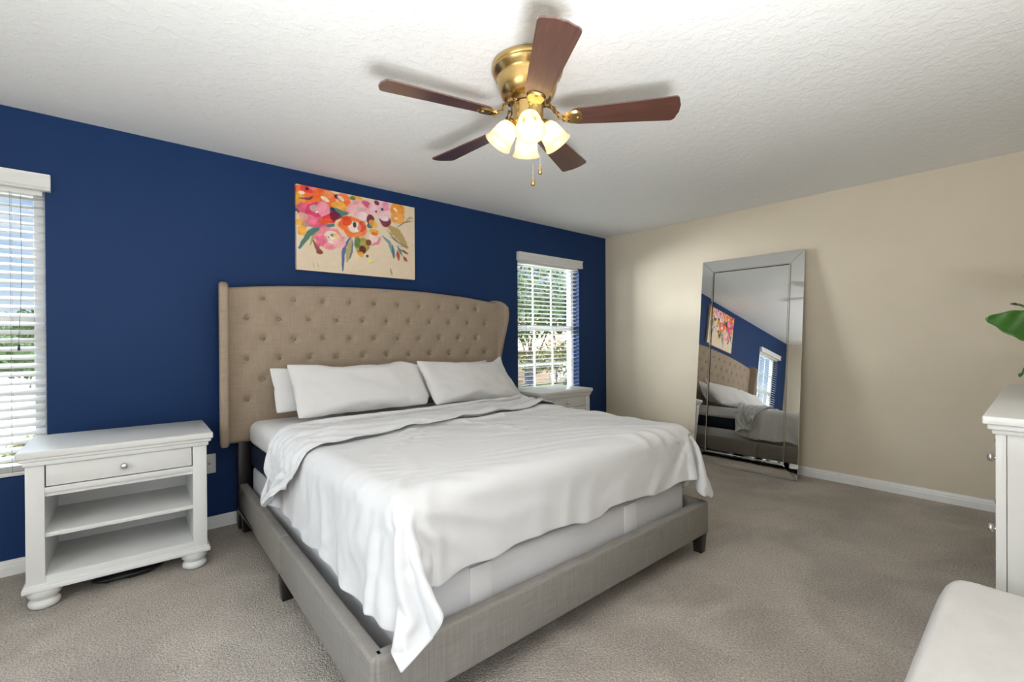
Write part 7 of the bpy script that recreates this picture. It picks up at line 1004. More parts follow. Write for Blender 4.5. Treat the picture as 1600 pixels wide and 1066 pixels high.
# ------------------------------------------------------------------ wall art
def canvas():
    nu, nv = 300, 200; Wd, Hd = .945, .612
    img = np.zeros((nv+1, nu+1, 3)); 
    X, Y = np.meshgrid(np.linspace(0, 1, nu+1), np.linspace(0, 1, nv+1))   # Y down
    rs = np.random.RandomState(5)
    def fbm(sx, sy, seed):
        r = np.random.RandomState(seed); o = np.zeros_like(X)
        for k in range(14):
            a = r.rand()*6.28; f = 2**r.uniform(0, 2.6); o += np.sin((X*sx*math.cos(a)+Y*sy*math.sin(a))*f*6.28+r.rand()*6.28)/(f**.7)
        return o/6
    N1, N2, N3 = fbm(2.2, 1.6, 1), fbm(4, 3, 2), fbm(9, 6, 3)
    c = lambda r, g, b: np.array(lin(r, g, b)[:3])
    img[:] = c(226, 208, 182); img *= (1+.05*N1[..., None]+.03*N3[..., None])
    quad = np.array([(128, 108), (1150, 310), (1150, 945), (122, 850)], float)
    # map a pixel of my view of the picture to (u, v) on the canvas: inverse homography
    A = []
    for (x, y), (u, v) in zip(quad, [(0, 0), (1, 0), (1, 1), (0, 1)]):
        A.append([x, y, 1, 0, 0, 0, -u*x, -u*y, u]); A.append([0, 0, 0, x, y, 1, -v*x, -v*y, v])
    A = np.array(A); h = np.linalg.solve(A[:, :8], A[:, 8]); Hm = np.append(h, 1).reshape(3, 3)
    def q(x, y):
        w = Hm @ np.array([x, y, 1]); return w[0]/w[2], w[1]/w[2]
    asp = Hd/Wd
    def lay(mask, col, op=1.0):
        m = np.clip(mask, 0, 1)[..., None]*op; img[:] = img*(1-m)+np.array(col)*m
    def blob(x, y, r, col, ry=None, rot=0, rough=.22, op=.95, soft=.12, tone=.12):
        u, v = q(x, y); k = 1/1022; r *= k*1.0; ry = (ry*k if ry else r)
        dx, dy = X-u, (Y-v)*asp; ca, sa = math.cos(rot), math.sin(rot)
        d = np.sqrt(((dx*ca+dy*sa)/r)**2+((-dx*sa+dy*ca)/ry)**2)+rough*(N2+.6*N3)
        cc = np.array(col)[None, None]*(1+tone*2*(N3+.5*N2))[..., None]
        lay((1-d)/soft+.5, cc, op)
    def stroke(pts, w, col, op=.9, taper=True):
        P = [q(*p) for p in pts]; best = np.full(X.shape, 9.0); n = len(P)-1
        for k in range(n):
            (a, b), (c2, d2) = P[k], P[k+1]; vx, vy = c2-a, (d2-b)*asp; L = vx*vx+vy*vy+1e-9
            t = np.clip(((X-a)*vx+(Y-b)*asp*vy)/L, 0, 1); dd = np.hypot(X-a-t*vx, (Y-b)*asp-t*vy)
            s = (k+t)/n; ww = w/1022*(.35+.65*np.sin(np.clip(s, .02, .98)*PI)) if taper else w/1022
            best = np.minimum(best, dd/ww)
        lay((1-best-.25*N3)/.3+.3, col, op)
    OR, RD, PK, LP, HP = c(238, 108, 44), c(216, 52, 44), c(222, 92, 128), c(240, 176, 186), c(214, 64, 104)
    YL, TE, NV, GR, MA, CR, OL = c(238, 172, 66), c(38, 112, 120), c(34, 40, 78), c(92, 128, 84), c(122, 30, 62), c(244, 226, 208), c(160, 150, 70)
    # leaves and stems first
    stroke([(150, 660), (230, 540), (330, 480), (470, 460)], 26, TE); stroke([(165, 640), (240, 540), (320, 490)], 9, GR)
    stroke([(430, 320), (520, 350), (590, 340)], 40, TE, .9); stroke([(130, 330), (190, 350)], 34, NV)
    stroke([(400, 300), (450, 380), (510, 400)], 44, NV, .9); stroke([(240, 640), (270, 570), (330, 520)], 12, OL, .8)
    stroke([(590, 570), (540, 650), (525, 720), (520, 860)], 17, c(52, 90, 160)); stroke([(600, 590), (570, 690), (560, 780)], 22, OL, .75)
    stroke([(610, 600), (600, 700), (580, 760)], 9, c(90, 110, 150)); stroke([(870, 560), (930, 620), (965, 750)], 16, c(110, 150, 160)); stroke([(955, 640), (970, 750)], 13, TE)
    stroke([(920, 470), (1000, 540), (1080, 655)], 44, c(176, 150, 92)); stroke([(930, 560), (1010, 620), (1080, 655)], 5, NV, .8); stroke([(905, 500), (960, 570), (1010, 615)], 5, c(60, 60, 50), .8)
    stroke([(1000, 480), (1060, 440), (1140, 425)], 5, c(70, 64, 50), .8); stroke([(1070, 430), (1110, 400), (1140, 405)], 14, c(190, 160, 120), .8)
    stroke([(1000, 690), (1010, 770)], 18, c(170, 60, 60)); stroke([(1000, 650), (1040, 730)], 11, TE); stroke([(1030, 680), (1090, 715)], 12, c(130, 40, 60)); stroke([(1050, 740), (1080, 780)], 16, c(160, 44, 50)); stroke([(980, 640), (1100, 660)], 4, GR, .7)
    stroke([(270, 600), (310, 680), (345, 700)], 18, c(140, 62, 58)); blob(320, 700, 26, c(140, 70, 62), 16)
    stroke([(265, 790), (275, 840)], 4, c(150, 150, 120), .6); stroke([(300, 790), (315, 840)], 4, c(150, 150, 120), .6); stroke([(935, 845), (950, 905)], 9, c(120, 125, 110), .7)
    # blossoms
    blob(200, 200, 110, OR, 90); blob(250, 150, 80, c(226, 70, 60), 40); blob(150, 250, 48, YL, 60); blob(175, 185, 26, CR, 14); blob(222, 152, 12, NV); blob(310, 150, 60, c(236, 120, 120), 30)
    blob(370, 220, 100, OR, 75); blob(400, 200, 40, c(244, 150, 90), 28); blob(375, 240, 34, CR, 15, .4); blob(480, 220, 24, NV, 20); blob(540, 240, 60, c(240, 120, 70), 50); blob(515, 235, 30, CR, 14, .6)
    blob(520, 300, 80, YL, 34); blob(570, 275, 40, OR, 24); blob(650, 240, 60, YL, 34, .3); blob(610, 230, 26, GR, 18)
    blob(285, 370, 125, PK, 105); blob(280, 330, 70, HP, 60); blob(285, 320, 40, c(200, 170, 170), 30); blob(240, 420, 60, c(236, 120, 150), 40); blob(310, 350, 22, CR, 8, -.5); blob(360, 330, 50, c(240, 150, 170), 60)
    blob(420, 410, 66, RD, 40, -.2); blob(450, 390, 36, MA, 44, .4); blob(375, 430, 60, c(236, 90, 60), 22, -.3)
    blob(670, 330, 100, LP, 78); blob(668, 325, 30, c(205, 180, 180), 22); blob(700, 385, 50, c(248, 214, 216), 34); blob(735, 280, 44, PK, 26, .3)
    blob(850, 320, 95, c(240, 190, 202), 70); blob(820, 270, 26, MA, 20, .5); blob(870, 325, 12, NV); blob(815, 345, 9, NV); blob(900, 300, 30, c(232, 150, 176), 40)
    blob(1000, 330, 70, c(242, 150, 44), 60); blob(1005, 400, 66, c(240, 166, 80), 52); blob(985, 330, 24, CR, 12, .7); blob(990, 405, 18, CR, 9)
    blob(560, 470, 100, c(250, 206, 170), 62); blob(600, 470, 105, OR, 84); blob(640, 500, 90, c(240, 130, 70), 80); blob(625, 480, 58, CR, 46); blob(627, 460, 17, NV, 24); blob(560, 430, 44, c(226, 80, 40), 40); blob(690, 480, 34, RD, 50, .4, .3, .7)
    blob(765, 415, 34, MA, 46); blob(760, 470, 26, TE, 20); blob(890, 430, 54, MA, 44); blob(885, 405, 40, c(238, 220, 226), 24); blob(800, 460, 50, YL, 30, .5, .3, .8)
    blob(410, 580, 112, c(232, 140, 156), 92); blob(430, 575, 64, CR, 52); blob(440, 555, 20, GR, 13); blob(340, 600, 44, PK, 50, .6, .3, .7); blob(490, 620, 54, c(240, 180, 180), 50); blob(400, 570, 8, c(190, 120, 70)); blob(470, 560, 30, c(240, 190, 130), 20)
    blob(800, 590, 54, c(244, 214, 206), 58); stroke([(770, 640), (830, 620), (850, 570)], 15, c(224, 130, 150)); blob(800, 525, 42, YL, 26); blob(800, 540, 30, c(230, 120, 40), 14)
    blob(690, 640, 66, OL, 70); blob(650, 610, 26, GR, 50); blob(745, 615, 28, c(120, 66, 30), 26); blob(695, 680, 32, c(104, 36, 40), 36); blob(680, 720, 26, c(232, 170, 70), 22); blob(735, 735, 12, c(70, 40, 60)); blob(755, 780, 34, c(226, 205, 130), 22, 0, .3, .8)
    blob(150, 440, 34, YL, 26); blob(175, 510, 36, YL, 40, .3); blob(200, 460, 26, c(180, 150, 120), 20); blob(170, 390, 40, c(226, 180, 150), 30, 0, .3, .8)
    stroke([(150, 230), (240, 240), (270, 215)], 9, NV, .8)
    img[:] = np.clip(img, .004, .9)
    t = thing('canvas_painting', 'unframed canvas painting of orange and pink flowers above the headboard', 'painting', (1.47, YN, 1.72))
    bm = bmesh.new(); lay_ = bm.verts.layers.float_color.new('paint')
    D = .032
    g = add_grid(bm, nu, nv, lambda u, v: Vector((-Wd/2+Wd*u, -D, v*Hd)))
    rim = [g[0][i] for i in range(nu+1)]+[g[j][nu] for j in range(1, nv+1)]+[g[nv][i] for i in range(nu-1, -1, -1)]+[g[j][0] for j in range(nv-1, 0, -1)]
    for j in range(nv+1):
        for i in range(nu+1): g[j][i][lay_] = (*img[nv-j, i], 1)
    bk = []
    for v in rim:
        b = bm.verts.new((v.co.x, -.002, v.co.z)); b[lay_] = v[lay_]; bk.append(b)
    for k in range(len(rim)): bm.faces.new([rim[k], bk[k], bk[(k+1) % len(rim)], rim[(k+1) % len(rim)]])
    bm.faces.new(bk[::-1]); bmesh.ops.recalc_face_normals(bm, faces=bm.faces[:])
    m, nt, b = base('painted_canvas', (1, 1, 1, 1), .7, .25)
    at = nd(nt, 'ShaderNodeAttribute', _attribute_name='paint'); nt.links.new(at.outputs['Color'], b.inputs['Base Color'])
    n = nd(nt, 'ShaderNodeTexNoise', Scale=260.0); nt.links.new(coords(nt), n.inputs[0]); bump(nt, b, n.outputs[0], .15, .002)
    obj('canvas', bm, m, t)
    return t
art = canvas()

# ------------------------------------------------------------------ leaning floor mirror
def floor_mirror():
    w, h = .915, 1.985
    base_x, top_x = 4.328, 4.548
    th = math.asin((top_x-base_x)/h)
    t = thing('floor_mirror', 'tall floor mirror with wide mirrored border leaning on the beige wall', 'mirror')
    # local: x = width (0 at the far/left end as seen), y = thickness (front at 0, back at +), z = height
    c0 = Vector((4.328, 2.273, .006)); c1 = Vector((4.328, 1.358, .006))
    ex = (c1-c0).normalized(); back = Vector((0, 0, 1)).cross(ex)
    if back.x < 0: back = -back
    ez = (Vector((0, 0, 1))*math.cos(th)+back*math.sin(th)).normalized(); ey = ez.cross(ex)
    if ey.x < 0: ey = -ey
    m = Matrix((ex, ey, ez)).transposed().to_4x4(); m.translation = c0; t.matrix_world = m
    fw = .112
    box_obj('backing', (.004, w-.004, .012, .030, .004, h-.004), M_['blackplastic'], t, 0, 2, 'black backing board')
    box_obj('center_mirror', (fw-.01, w-fw+.01, .004, .012, fw-.01, h-fw+.01), M_['mirror'], t)
    # frame panels: mitred, outer edge slightly lower than the inner edge
    def panel(a, b, c_, d):
        bm = bmesh.new(); q = [a, b, c_, d]
        A = [bm.verts.new(p) for p in q]; B = [bm.verts.new((p[0], .013, p[2])) for p in q]
        bm.faces.new(A)
        for k in range(4): bm.faces.new([A[k], B[k], B[(k+1) % 4], A[(k+1) % 4]])
        bm.faces.new(B[::-1]); bmesh.ops.recalc_face_normals(bm, faces=bm.faces[:]); obj('frame_panel', bm, M_['mirror'], t)
    o_, i_ = -.0005, -.0012; g = .0012
    panel((g, o_, 0), (w-g, o_, 0), (w-fw-g, i_, fw-g), (fw+g, i_, fw-g))
    panel((fw+g, i_, h-fw+g), (w-fw-g, i_, h-fw+g), (w-g, o_, h), (g, o_, h))
    panel((0, o_, g), (fw-g, i_, fw+g), (fw-g, i_, h-fw-g), (0, o_, h-g))
    panel((w-fw+g, i_, fw+g), (w, o_, g), (w, o_, h-g), (w-fw+g, i_, h-fw-g))
    # raised bevel strips round the centre glass
    bm = bmesh.new(); s = .016
    def strip(p0, p1, nrm):
        add_prism(bm, [(-s/2, 0), (-s/4, .006), (s/4, .006), (s/2, 0)], p0, p1, (0, -1, 0))
    strip((fw, -.004, fw), (w-fw, -.004, fw), 0); strip((fw, -.004, h-fw), (w-fw, -.004, h-fw), 0)
    strip((fw, -.004, fw), (fw, -.004, h-fw), 0); strip((w-fw, -.004, fw), (w-fw, -.004, h-fw), 0)
    obj('bevel_strip', bm, M_['bevel'], t)
    return t
floor_mirror()

# ------------------------------------------------------------------ ceiling fan
def ceiling_fan():
    t = thing('ceiling_fan', 'brass ceiling fan with five dark wood blades and four lit bell shades', 'ceiling fan', (1.42, 1.52, H))
    bm = bmesh.new()
    add_lathe(bm, [(0, 0), (.155, 0), (.160, -.006), (.160, -.018), (.156, -.026), (.158, -.034), (.150, -.050), (.140, -.058), (.136, -.066), (.134, -.080), (.128, -.110), (.118, -.138), (.105, -.150), (.080, -.156), (0, -.156)], 56)
    obj('motor_housing', bm, M_['brass'], t, .5)
    bm = bmesh.new(); add_lathe(bm, [(0, -.154), (.078, -.154), (.080, -.160), (.080, -.172), (.076, -.178), (0, -.178)], 48); obj('flywheel', bm, M_['brass_dark'], t, .5)
    bm = bmesh.new(); add_lathe(bm, [(0, -.176), (.066, -.176), (.070, -.180), (.070, -.262), (.062, -.274), (.048, -.292), (.030, -.302), (.016, -.310), (.014, -.322), (.008, -.328), (0, -.329)], 48)
    kit = obj('light_kit', bm, M_['brass'], t, .5)
    zb = -.242
    bl = ir = None
    for k in range(5):
        az = R(22.3+72*k-(2 if k == 3 else 0))
        if bl is None:
            bm = bmesh.new(); pts = []
            r0, r1 = .185, .655; w0, w1 = .052, .074
            out = []
            n = 10
            for j in range(n+1):     # root corner arc
                a = PI/2*j/n; out.append((r0+.03*(1-math.sin(a)) if False else r0+.035*(1-math.sin(a)), w0-.0+(-.035+.035*math.cos(a)) if False else (w0-.035)+.035*math.cos(a) if False else w0*math.sin(a)**.6))
            out = [(r0, .020), (r0+.006, .034), (r0+.018, .044), (r0+.036, .050), (r0+.07, w0)]
            for j in range(1, 7): u = j/6; out.append((r0+.07+(r1-.03-r0-.07)*u, w0+(w1-w0)*u))
            for j in range(1, 9): a = PI/2*j/8; out.append((r1-.03+.022*math.sin(a), w1-.028*(1-math.cos(a))))
            out.append((r1, w1*.3))
            full = out+[(x, -y) for x, y in out[::-1]]
            A = [bm.verts.new((x, y, .003)) for x, y in full]; B = [bm.verts.new((x, y, -.003)) for x, y in full]
            bm.faces.new(A); bm.faces.new(B[::-1])
            for j in range(len(full)): bm.faces.new([A[j], B[j], B[(j+1) % len(full)], A[(j+1) % len(full)]])
            bmesh.ops.recalc_face_normals(bm, faces=bm.faces[:])
            bl = obj('blade', bm, M_['wood'], t, .5); o = bl
            bm = bmesh.new()
            for s in (-1, 1):
                add_tube(bm, [(.072, .010*s, .070), (.095, .010*s, .066), (.118, .012*s, .040), (.140, .014*s, .006), (.160, .012*s, -.008), (.186, .012*s, -.010)], [.0085, .0085, .008, .008, .008, .006], 10)
            hp = [(.158, .012), (.170, .030), (.192, .040), (.216, .041), (.232, .034), (.240, .018)]
            hp = hp+[(x, -y) for x, y in hp[::-1]]
            A = [bm.verts.new((x, y, -.0035)) for x, y in hp]; Bv = [bm.verts.new((.2+(x-.2)*.86, y*.82, -.011)) for x, y in hp]
            bm.faces.new(A); bm.faces.new(Bv[::-1])
            for j in range(len(hp)): bm.faces.new([A[j], Bv[j], Bv[(j+1) % len(hp)], A[(j+1) % len(hp)]])
            add_lathe(bm, [(0, -.008), (.006, -.010), (.006, -.0145), (0, -.0155)], 10, T((.222, 0, 0)))
            bmesh.ops.recalc_face_normals(bm, faces=bm.faces[:])
            ir = obj('blade_iron', bm, M_['brass'], bl, .6)
        else:
            o = bl.copy(); C.objects.link(o); o.parent = t
            i2 = ir.copy(); C.objects.link(i2); i2.parent = o
        o.location = (0, 0, zb); o.rotation_mode = 'XYZ'
        o.rotation_euler = (Matrix.Rotation(az, 3, 'Z') @ Matrix.Rotation(R(-12), 3, 'X')).to_euler()
    sh = None
    sprof = [(.024, 0), (.034, -.006), (.044, -.022), (.050, -.045), (.0525, -.066), (.055, -.084), (.061, -.100), (.066, -.108)]
    for k in range(4):
        az = R(227+4+90*k); tilt = R(34)
        m = Matrix.Rotation(az, 4, 'Z') @ T((.076, 0, -.262), (0, -tilt, 0))
        if sh is None:
            bm = bmesh.new(); inner = [(r-.003, z) for r, z in sprof[::-1]]
            add_lathe(bm, sprof+inner, 40, None, False); sh = obj('lamp_shade', bm, M_['shade'], kit, .9)
            bm = bmesh.new(); add_lathe(bm, [(0, .022), (.012, .022), (.018, .014), (.027, .002), (.028, -.014), (.026, -.016), (0, -.016)], 28)
            add_tube(bm, [(0, 0, .018), (-.012, 0, .034), (-.034, 0, .040)], .009, 10)
            hol = obj('lamp_holder', bm, M_['brass'], sh, .6)
            bm = bmesh.new(); add_lathe(bm, [(0, -.018), (.012, -.020), (.014, -.034), (.022, -.050), (.0255, -.064), (.022, -.078), (.012, -.087), (0, -.089)], 24)
            blb = obj('light_bulb', bm, M_['bulb'], sh, 3); o = sh
        else:
            o = sh.copy(); C.objects.link(o); o.parent = kit
            for x in (hol, blb): y = x.copy(); C.objects.link(y); y.parent = o
        o.matrix_local = m
    for (dx, dy, z0, z1) in ((.030, -.015, -.296, -.505), (.075, -.018, -.27, -.455)):
        bm = bmesh.new(); p = Rv*dx*0+Vector((dx*.5, -dx*.5, 0))
        add_tube(bm, [(p.x, p.y, z0), (p.x, p.y, z1)], .0011, 6); pc = obj('pull_chain', bm, M_['chrome'], kit)
        bm = bmesh.new(); add_lathe(bm, [(0, .004), (.003, .002), (.004, -.006), (.0085, -.018), (.0095, -.026), (.006, -.034), (0, -.036)], 14, T((p.x, p.y, z1))); obj('pull_fob', bm, M_['brass'], pc, 3)
    return t
ceiling_fan()

# ------------------------------------------------------------------ dresser, bench, plant
def dresser():
    L, Dp = 1.46, .43; x0, yf = 2.135, .103
    t = thing('dresser', 'white dresser cut by the right edge of the photo, drawers facing the bed', 'dresser', (x0, yf, .006))
    bm = bmesh.new()
    add_box(bm, -.032, L+.032, -Dp-.005, .028, .924, .950, .004, 3)
    add_box(bm, -.022, L+.022, -Dp, .018, .906, .926, .006, 3)
    add_box(bm, -.010, L+.010, -Dp, .008, .892, .908, .004, 2)
    obj('top', bm, M_['furn'], t, .6)
    bm = bmesh.new()
    for xs in (0, L-.022):
        add_box(bm, xs, xs+.022, -.024, 0, .06, .895, .0015)          # front stile
        add_box(bm, xs, xs+.022, -Dp, -Dp+.06, .06, .895, .0015)
        add_box(bm, xs+.004, xs+.018, -Dp+.05, -.0255, .07, .895)
        add_box(bm, xs, xs+.022, -Dp+.06, -.0255, .06, .13, .0015)
    add_box(bm, .02, L-.02, -Dp, -Dp+.012, .08, .895); add_box(bm, .02, L-.02, -Dp+.01, -.01, .08, .10)
    add_box(bm, .02, L-.02, -.03, -.004, .892, .896); add_box(bm, L/2-.02, L/2+.02, -.03, -.004, .10, .893)
    for z in (.166, .413, .660): add_box(bm, .02, L-.02, -.03, -.004, z-.016, z)
    obj('carcass', bm, M_['furn'], t, .5)
    for cx in (0, 1):
        for r in range(3):
            z0 = .170+.247*r; xa = .026+cx*(L/2-.004); xb = xa+L/2-.048
            d = box_obj('drawer', (xa, xb, -.36, .0, z0, z0+.224), M_['furn'], t, .003)
            for kx in (.22, .78):
                bm = bmesh.new(); xx = xa+(xb-xa)*kx
                add_lathe(bm, [(0, 0), (.006, 0), (.006, .010), (.014, .014), (.016, .020), (.013, .026), (.006, .029), (0, .030)], 16, T((xx, 0, z0+.120), (-PI/2, 0, 0)))
                obj('knob', bm, M_['chrome'], d, .8)
    ft = None
    for x in (.06, L-.06):
        for y in (-.06, -Dp+.06):
            if ft is None:
                bm = bmesh.new(); add_lathe(bm, [(0, 0), (.042, 0), (.052, .012), (.050, .03), (.042, .036), (.052, .05), (.055, .064), (0, .064)], 28); ft = obj('bun_foot', bm, M_['furn'], t, .7); o = ft
            else: o = ft.copy(); C.objects.link(o); o.parent = t
            o.location = (x, y, 0)
dresser()

def bench():
    t = thing('bench', 'pale grey upholstered bench in front of the white dresser, bottom right corner', 'bench', (1.455, -.02, 0))
    hx, hy = .56, .232
    bm = bmesh.new()
    n = 48
    def fn(u, v):
        x = (u*2-1); y = (v*2-1)
        k = 11.0
        s = (abs(x)**k+abs(y)**k)**(1/k) if (x or y) else 0
        m = max(abs(x), abs(y))
        if s > 1e-6: x2, y2 = x*m/s, y*m/s
        else: x2, y2 = x, y
        z = .470-.050*max(0, (m-.86)/.14)**2.2+.004*noise.noise(Vector((x*3, y*2, 1)))+.006*(1-m*m)
        return Vector((x2*hx, y2*hy, z))
    g = add_grid(bm, n, n, fn)
    rim = [g[0][i] for i in range(n+1)]+[g[j][n] for j in range(1, n+1)]+[g[n][i] for i in range(n-1, -1, -1)]+[g[j][0] for j in range(n-1, 0, -1)]
    lo = [bm.verts.new((v.co.x, v.co.y, .345)) for v in rim]
    for k in range(len(rim)): bm.faces.new([rim[k], lo[k], lo[(k+1) % len(rim)], rim[(k+1) % len(rim)]])
    bm.faces.new(lo[::-1]); bmesh.ops.recalc_face_normals(bm, faces=bm.faces[:])
    obj('cushion', bm, M_['bench'], t, .9)
    box_obj('apron', (-hx+.015, hx-.015, -hy+.015, hy-.015, .20, .346), M_['bench'], t, .012, 3)
    for sx in (-1, 1):
        for sy in (-1, 1):
            bm = bmesh.new(); add_box(bm, sx*(hx-.06)-.025, sx*(hx-.06)+.025, sy*(hy-.06)-.025, sy*(hy-.06)+.025, 0, .205, .004, 2, None, .7); obj('leg', bm, M_['black_wood'], t, .6)
bench()

def plant():
    px, py, pz = 2.72, -.07, .9575
    t = thing('potted_plant', 'green broad-leaved plant on the dresser, leaf tips at the right edge', 'plant', (px, py, pz))
    bm = bmesh.new(); add_lathe(bm, [(0, 0), (.055, 0), (.062, .01), (.080, .12), (.084, .135), (.078, .135), (.072, .12), (0, .118)], 40); obj('pot', bm, M_['pot'], t, .6)
    bm = bmesh.new(); add_lathe(bm, [(0, .119), (.074, .119), (.074, .124), (0, .128)], 24); obj('soil', bm, M_['soil'], t)
    rnd = random.Random(4)
    def leaf(tip, root, width, curl, roll_):
        tip, root = Vector(tip)-Vector((px, py, pz)), Vector(root)-Vector((px, py, pz))
        bm = bmesh.new(); ax = tip-root; L = ax.length; ax.normalize()
        side = ax.cross(Vector((0, 0, 1))); side = side.normalized() if side.length > .1 else Vector((1, 0, 0)); up = side.cross(ax)
        side = side*math.cos(roll_)+up*math.sin(roll_); up = side.cross(ax)
        def fn(u, v):
            w = width*(math.sin(PI*min(1, u*.93+.04)))**.75*(1-.35*u*u) if u < .999 else .001
            s = (v*2-1); c = up*(curl*L*math.sin(PI*u*.9)+.16*w*(s*s))
            p = root+ax*(L*u)+side*(s*w)+c
            return p+up*(.004*math.sin(u*26+s*2))
        add_grid(bm, 26, 10, fn); o = obj('leaf', bm, M_['leaf'], t, 3)
        sd = o.modifiers.new('t', 'SOLIDIFY'); sd.thickness = .0012
        bm = bmesh.new(); b0 = Vector((rnd.uniform(-.02, .02), rnd.uniform(-.02, .02), .12)); mid = (b0+root)/2+Vector((0, 0, .06))
        add_tube(bm, [b0, b0*.6+mid*.4+Vector((0, 0, .02)), mid, root*.7+mid*.3+Vector((0, 0, .01)), root+ax*.02], [.005, .0045, .004, .0035, .003], 8); obj('stem', bm, M_['leaf'], t, 3)
    leaf((2.60, .152, 1.280), (2.665, -.05, 1.212), .072, .02, 1.15)
    leaf((2.645, .055, 1.44), (2.67, -.04, 1.22), .05, .08, .2)
    leaf((2.62, .062, 1.05), (2.69, -.04, 1.10), .03, .15, .0)
    leaf((2.90, .10, 1.34), (2.76, -.04, 1.20), .06, .15, -.2)
    leaf((2.86, -.22, 1.38), (2.75, -.10, 1.2), .06, .15, .1)
    leaf((2.66, -.26, 1.30), (2.70, -.12, 1.18), .055, .15, .1)
plant()

# ------------------------------------------------------------------ small things
ot = thing('wall_outlet', 'white outlet plate on the navy wall between nightstand and bed', 'outlet', (.466, YN, .42))
box_obj('plate', (-.036, .036, -.006, 0, -.0625, .0625), M_['plate'], ot, .003, 3)
for z in (.021, -.021): box_obj('socket', (-.016, .016, -.0085, -.004, z-.014, z+.014), M_['plate'], ot, .003, 2)
bm = bmesh.new(); add_lathe(bm, [(0, 0), (.004, 0), (.004, .0015), (0, .002)], 12, T((0, -.006, 0), (PI/2, 0, 0))); obj('screw', bm, M_['dark'], ot)
bm = bmesh.new()
def pouch(u, v):
    a = u*2*PI; r = math.sin(PI*v); x = .145*r*math.cos(a)*(1+.10*math.sin(3*a)); y = .055*r*math.sin(a)*(1+.2*math.cos(2*a+1))
    return Vector((x, y, max(0.001, .020-.022*math.cos(PI*v)+.006*noise.noise(Vector((x*22, y*22, v*3))))))
add_grid(bm, 40, 16, pouch); bmesh.ops.remove_doubles(bm, verts=bm.verts[:], dist=.0005); bmesh.ops.recalc_face_normals(bm, faces=bm.faces[:])
o = obj('pouch', bm, M_['blackplastic'], None, 3); o.location = (.06, 3.10, .0); o.rotation_euler = (0, 0, .10)
tag(o, 'flat black pouch lying on the carpet under the left nightstand', 'pouch')

# ------------------------------------------------------------------ outside
GZ = -2.75
M_['lawn'] = plain('lawn', (.12, .13, .05, 1), .95, .1, 0, .35, 1.5)
M_['road'] = plain('pale_concrete', (.55, .53, .50, 1), .9, .1, 0, .08, 2)
M_['foliage'] = plain('tree_foliage', (.055, .11, .022, 1), .6, .3, 0, .5, 2)
M_['olive'] = plain('olive_shrub_foliage', (.17, .17, .055, 1), .7, .2, 0, .5, 3)
M_['flower'] = plain('pale_blossom', (.75, .70, .62, 1), .8, .1, 0, .15, 8)
M_['bark'] = plain('grey_bark', (.13, .11, .09, 1), .9, .1, 0, .3, 6)
M_['stucco'] = plain('tan_stucco', (.50, .36, .25, 1), .9, .1, 0, .08, 3)
M_['rooftile'] = plain('pink_terracotta_tiles', (.48, .27, .19, 1), .8, .1, 0, .2, 5)
M_['bluebin'] = plain('blue_bin_plastic', (.02, .07, .30, 1), .4)
struct(box_obj('ground', (-60, 90, YN+1.5, 120, GZ-.3, GZ), M_['lawn']))
struct(box_obj('street', (-60, 6, 23, 90, GZ, GZ+.03), M_['road']))
def leafmesh(name, mat, parent, centers, n, size, seed, droop=0):
    r = random.Random(seed); bm = bmesh.new()
    for (cx, cy, cz, rx_, ry_, rz_) in centers:
        for k in range(n):
            a, b = r.uniform(0, 2*PI), math.acos(r.uniform(-1, 1)); q = r.random()**.45
            p = Vector((cx+rx_*q*math.sin(b)*math.cos(a), cy+ry_*q*math.sin(b)*math.sin(a), cz+rz_*q*math.cos(b)))
            d = Vector((r.uniform(-1, 1), r.uniform(-1, 1), r.uniform(-1, 1)-droop)).normalized(); s = d.orthogonal().normalized(); sz = size*r.uniform(.6, 1.3)
            s = (s*math.cos(a)+d.cross(s)*math.sin(a))*.42*sz
            v = [bm.verts.new(p-d*sz), bm.verts.new(p+s), bm.verts.new(p+d*sz), bm.verts.new(p-s)]; bm.faces.new(v)
    return obj(name, bm, mat, parent)
def tree(label, x, y, h, crowns, n, size, seed, mat='foliage', droop=0, name='tree', trunk=.14, cat='tree'):
    t = thing(name, label, cat, (x, y, GZ))
    bm = bmesh.new(); add_tube(bm, [(0, 0, -.05), (.05, .02, h*.3), (-.04, .06, h*.6), (.08, 0, h*.85)], [trunk, trunk*.8, trunk*.6, trunk*.3], 10)
    rr = random.Random(seed)
    for c in crowns:
        add_tube(bm, [(0, .03, h*.5), (c[0]*.5, c[1]*.5, (h*.5+c[2])/2+.2), (c[0], c[1], c[2])], [trunk*.4, trunk*.25, trunk*.1], 6)
    obj('trunk', bm, M_['bark'], t); leafmesh('crown', M_[mat], t, crowns, n, size, seed, droop); return t
tree('leafy green tree close outside the right window, filling its top', 11.6, 12.3, 5.4, [(-.6, .4, 4.7, 1.5, 1.5, 1.0), (.9, -.6, 5.1, 1.4, 1.4, 1.1), (-1.6, 1.6, 5.0, 1.2, 1.2, 1.0), (.3, .8, 6.0, 1.8, 1.8, 1.0), (1.8, -1.6, 4.6, 1.0, 1.0, .9)], 900, .13, 2, 'foliage', .8)
tree('olive bushy small tree before the tan house outside the right window', 27.9, 26.6, 3.0, [(0, 0, 2.5, 1.9, 1.9, 1.5), (-1.5, 1.2, 2.0, 1.3, 1.3, .9), (1.4, -1.4, 2.6, 1.6, 1.6, 1.4)], 1000, .16, 8, 'olive', 0, 'small_tree')
def mound(name, label, x, y, rx_, ry_, h, mat, seed, n=900, size=.11, cat='shrub'):
    t = leafmesh(name, M_[mat], None, [(0, 0, h*.45, rx_, ry_, h*.55)], n, size, seed); t.location = (x, y, GZ); return tag(t, label, cat)
mound('flowering_shrub', 'pale blossoming shrub by the tan house outside the right window', 30.6, 28.3, 1.3, 1.3, 1.3, 'flower', 4)
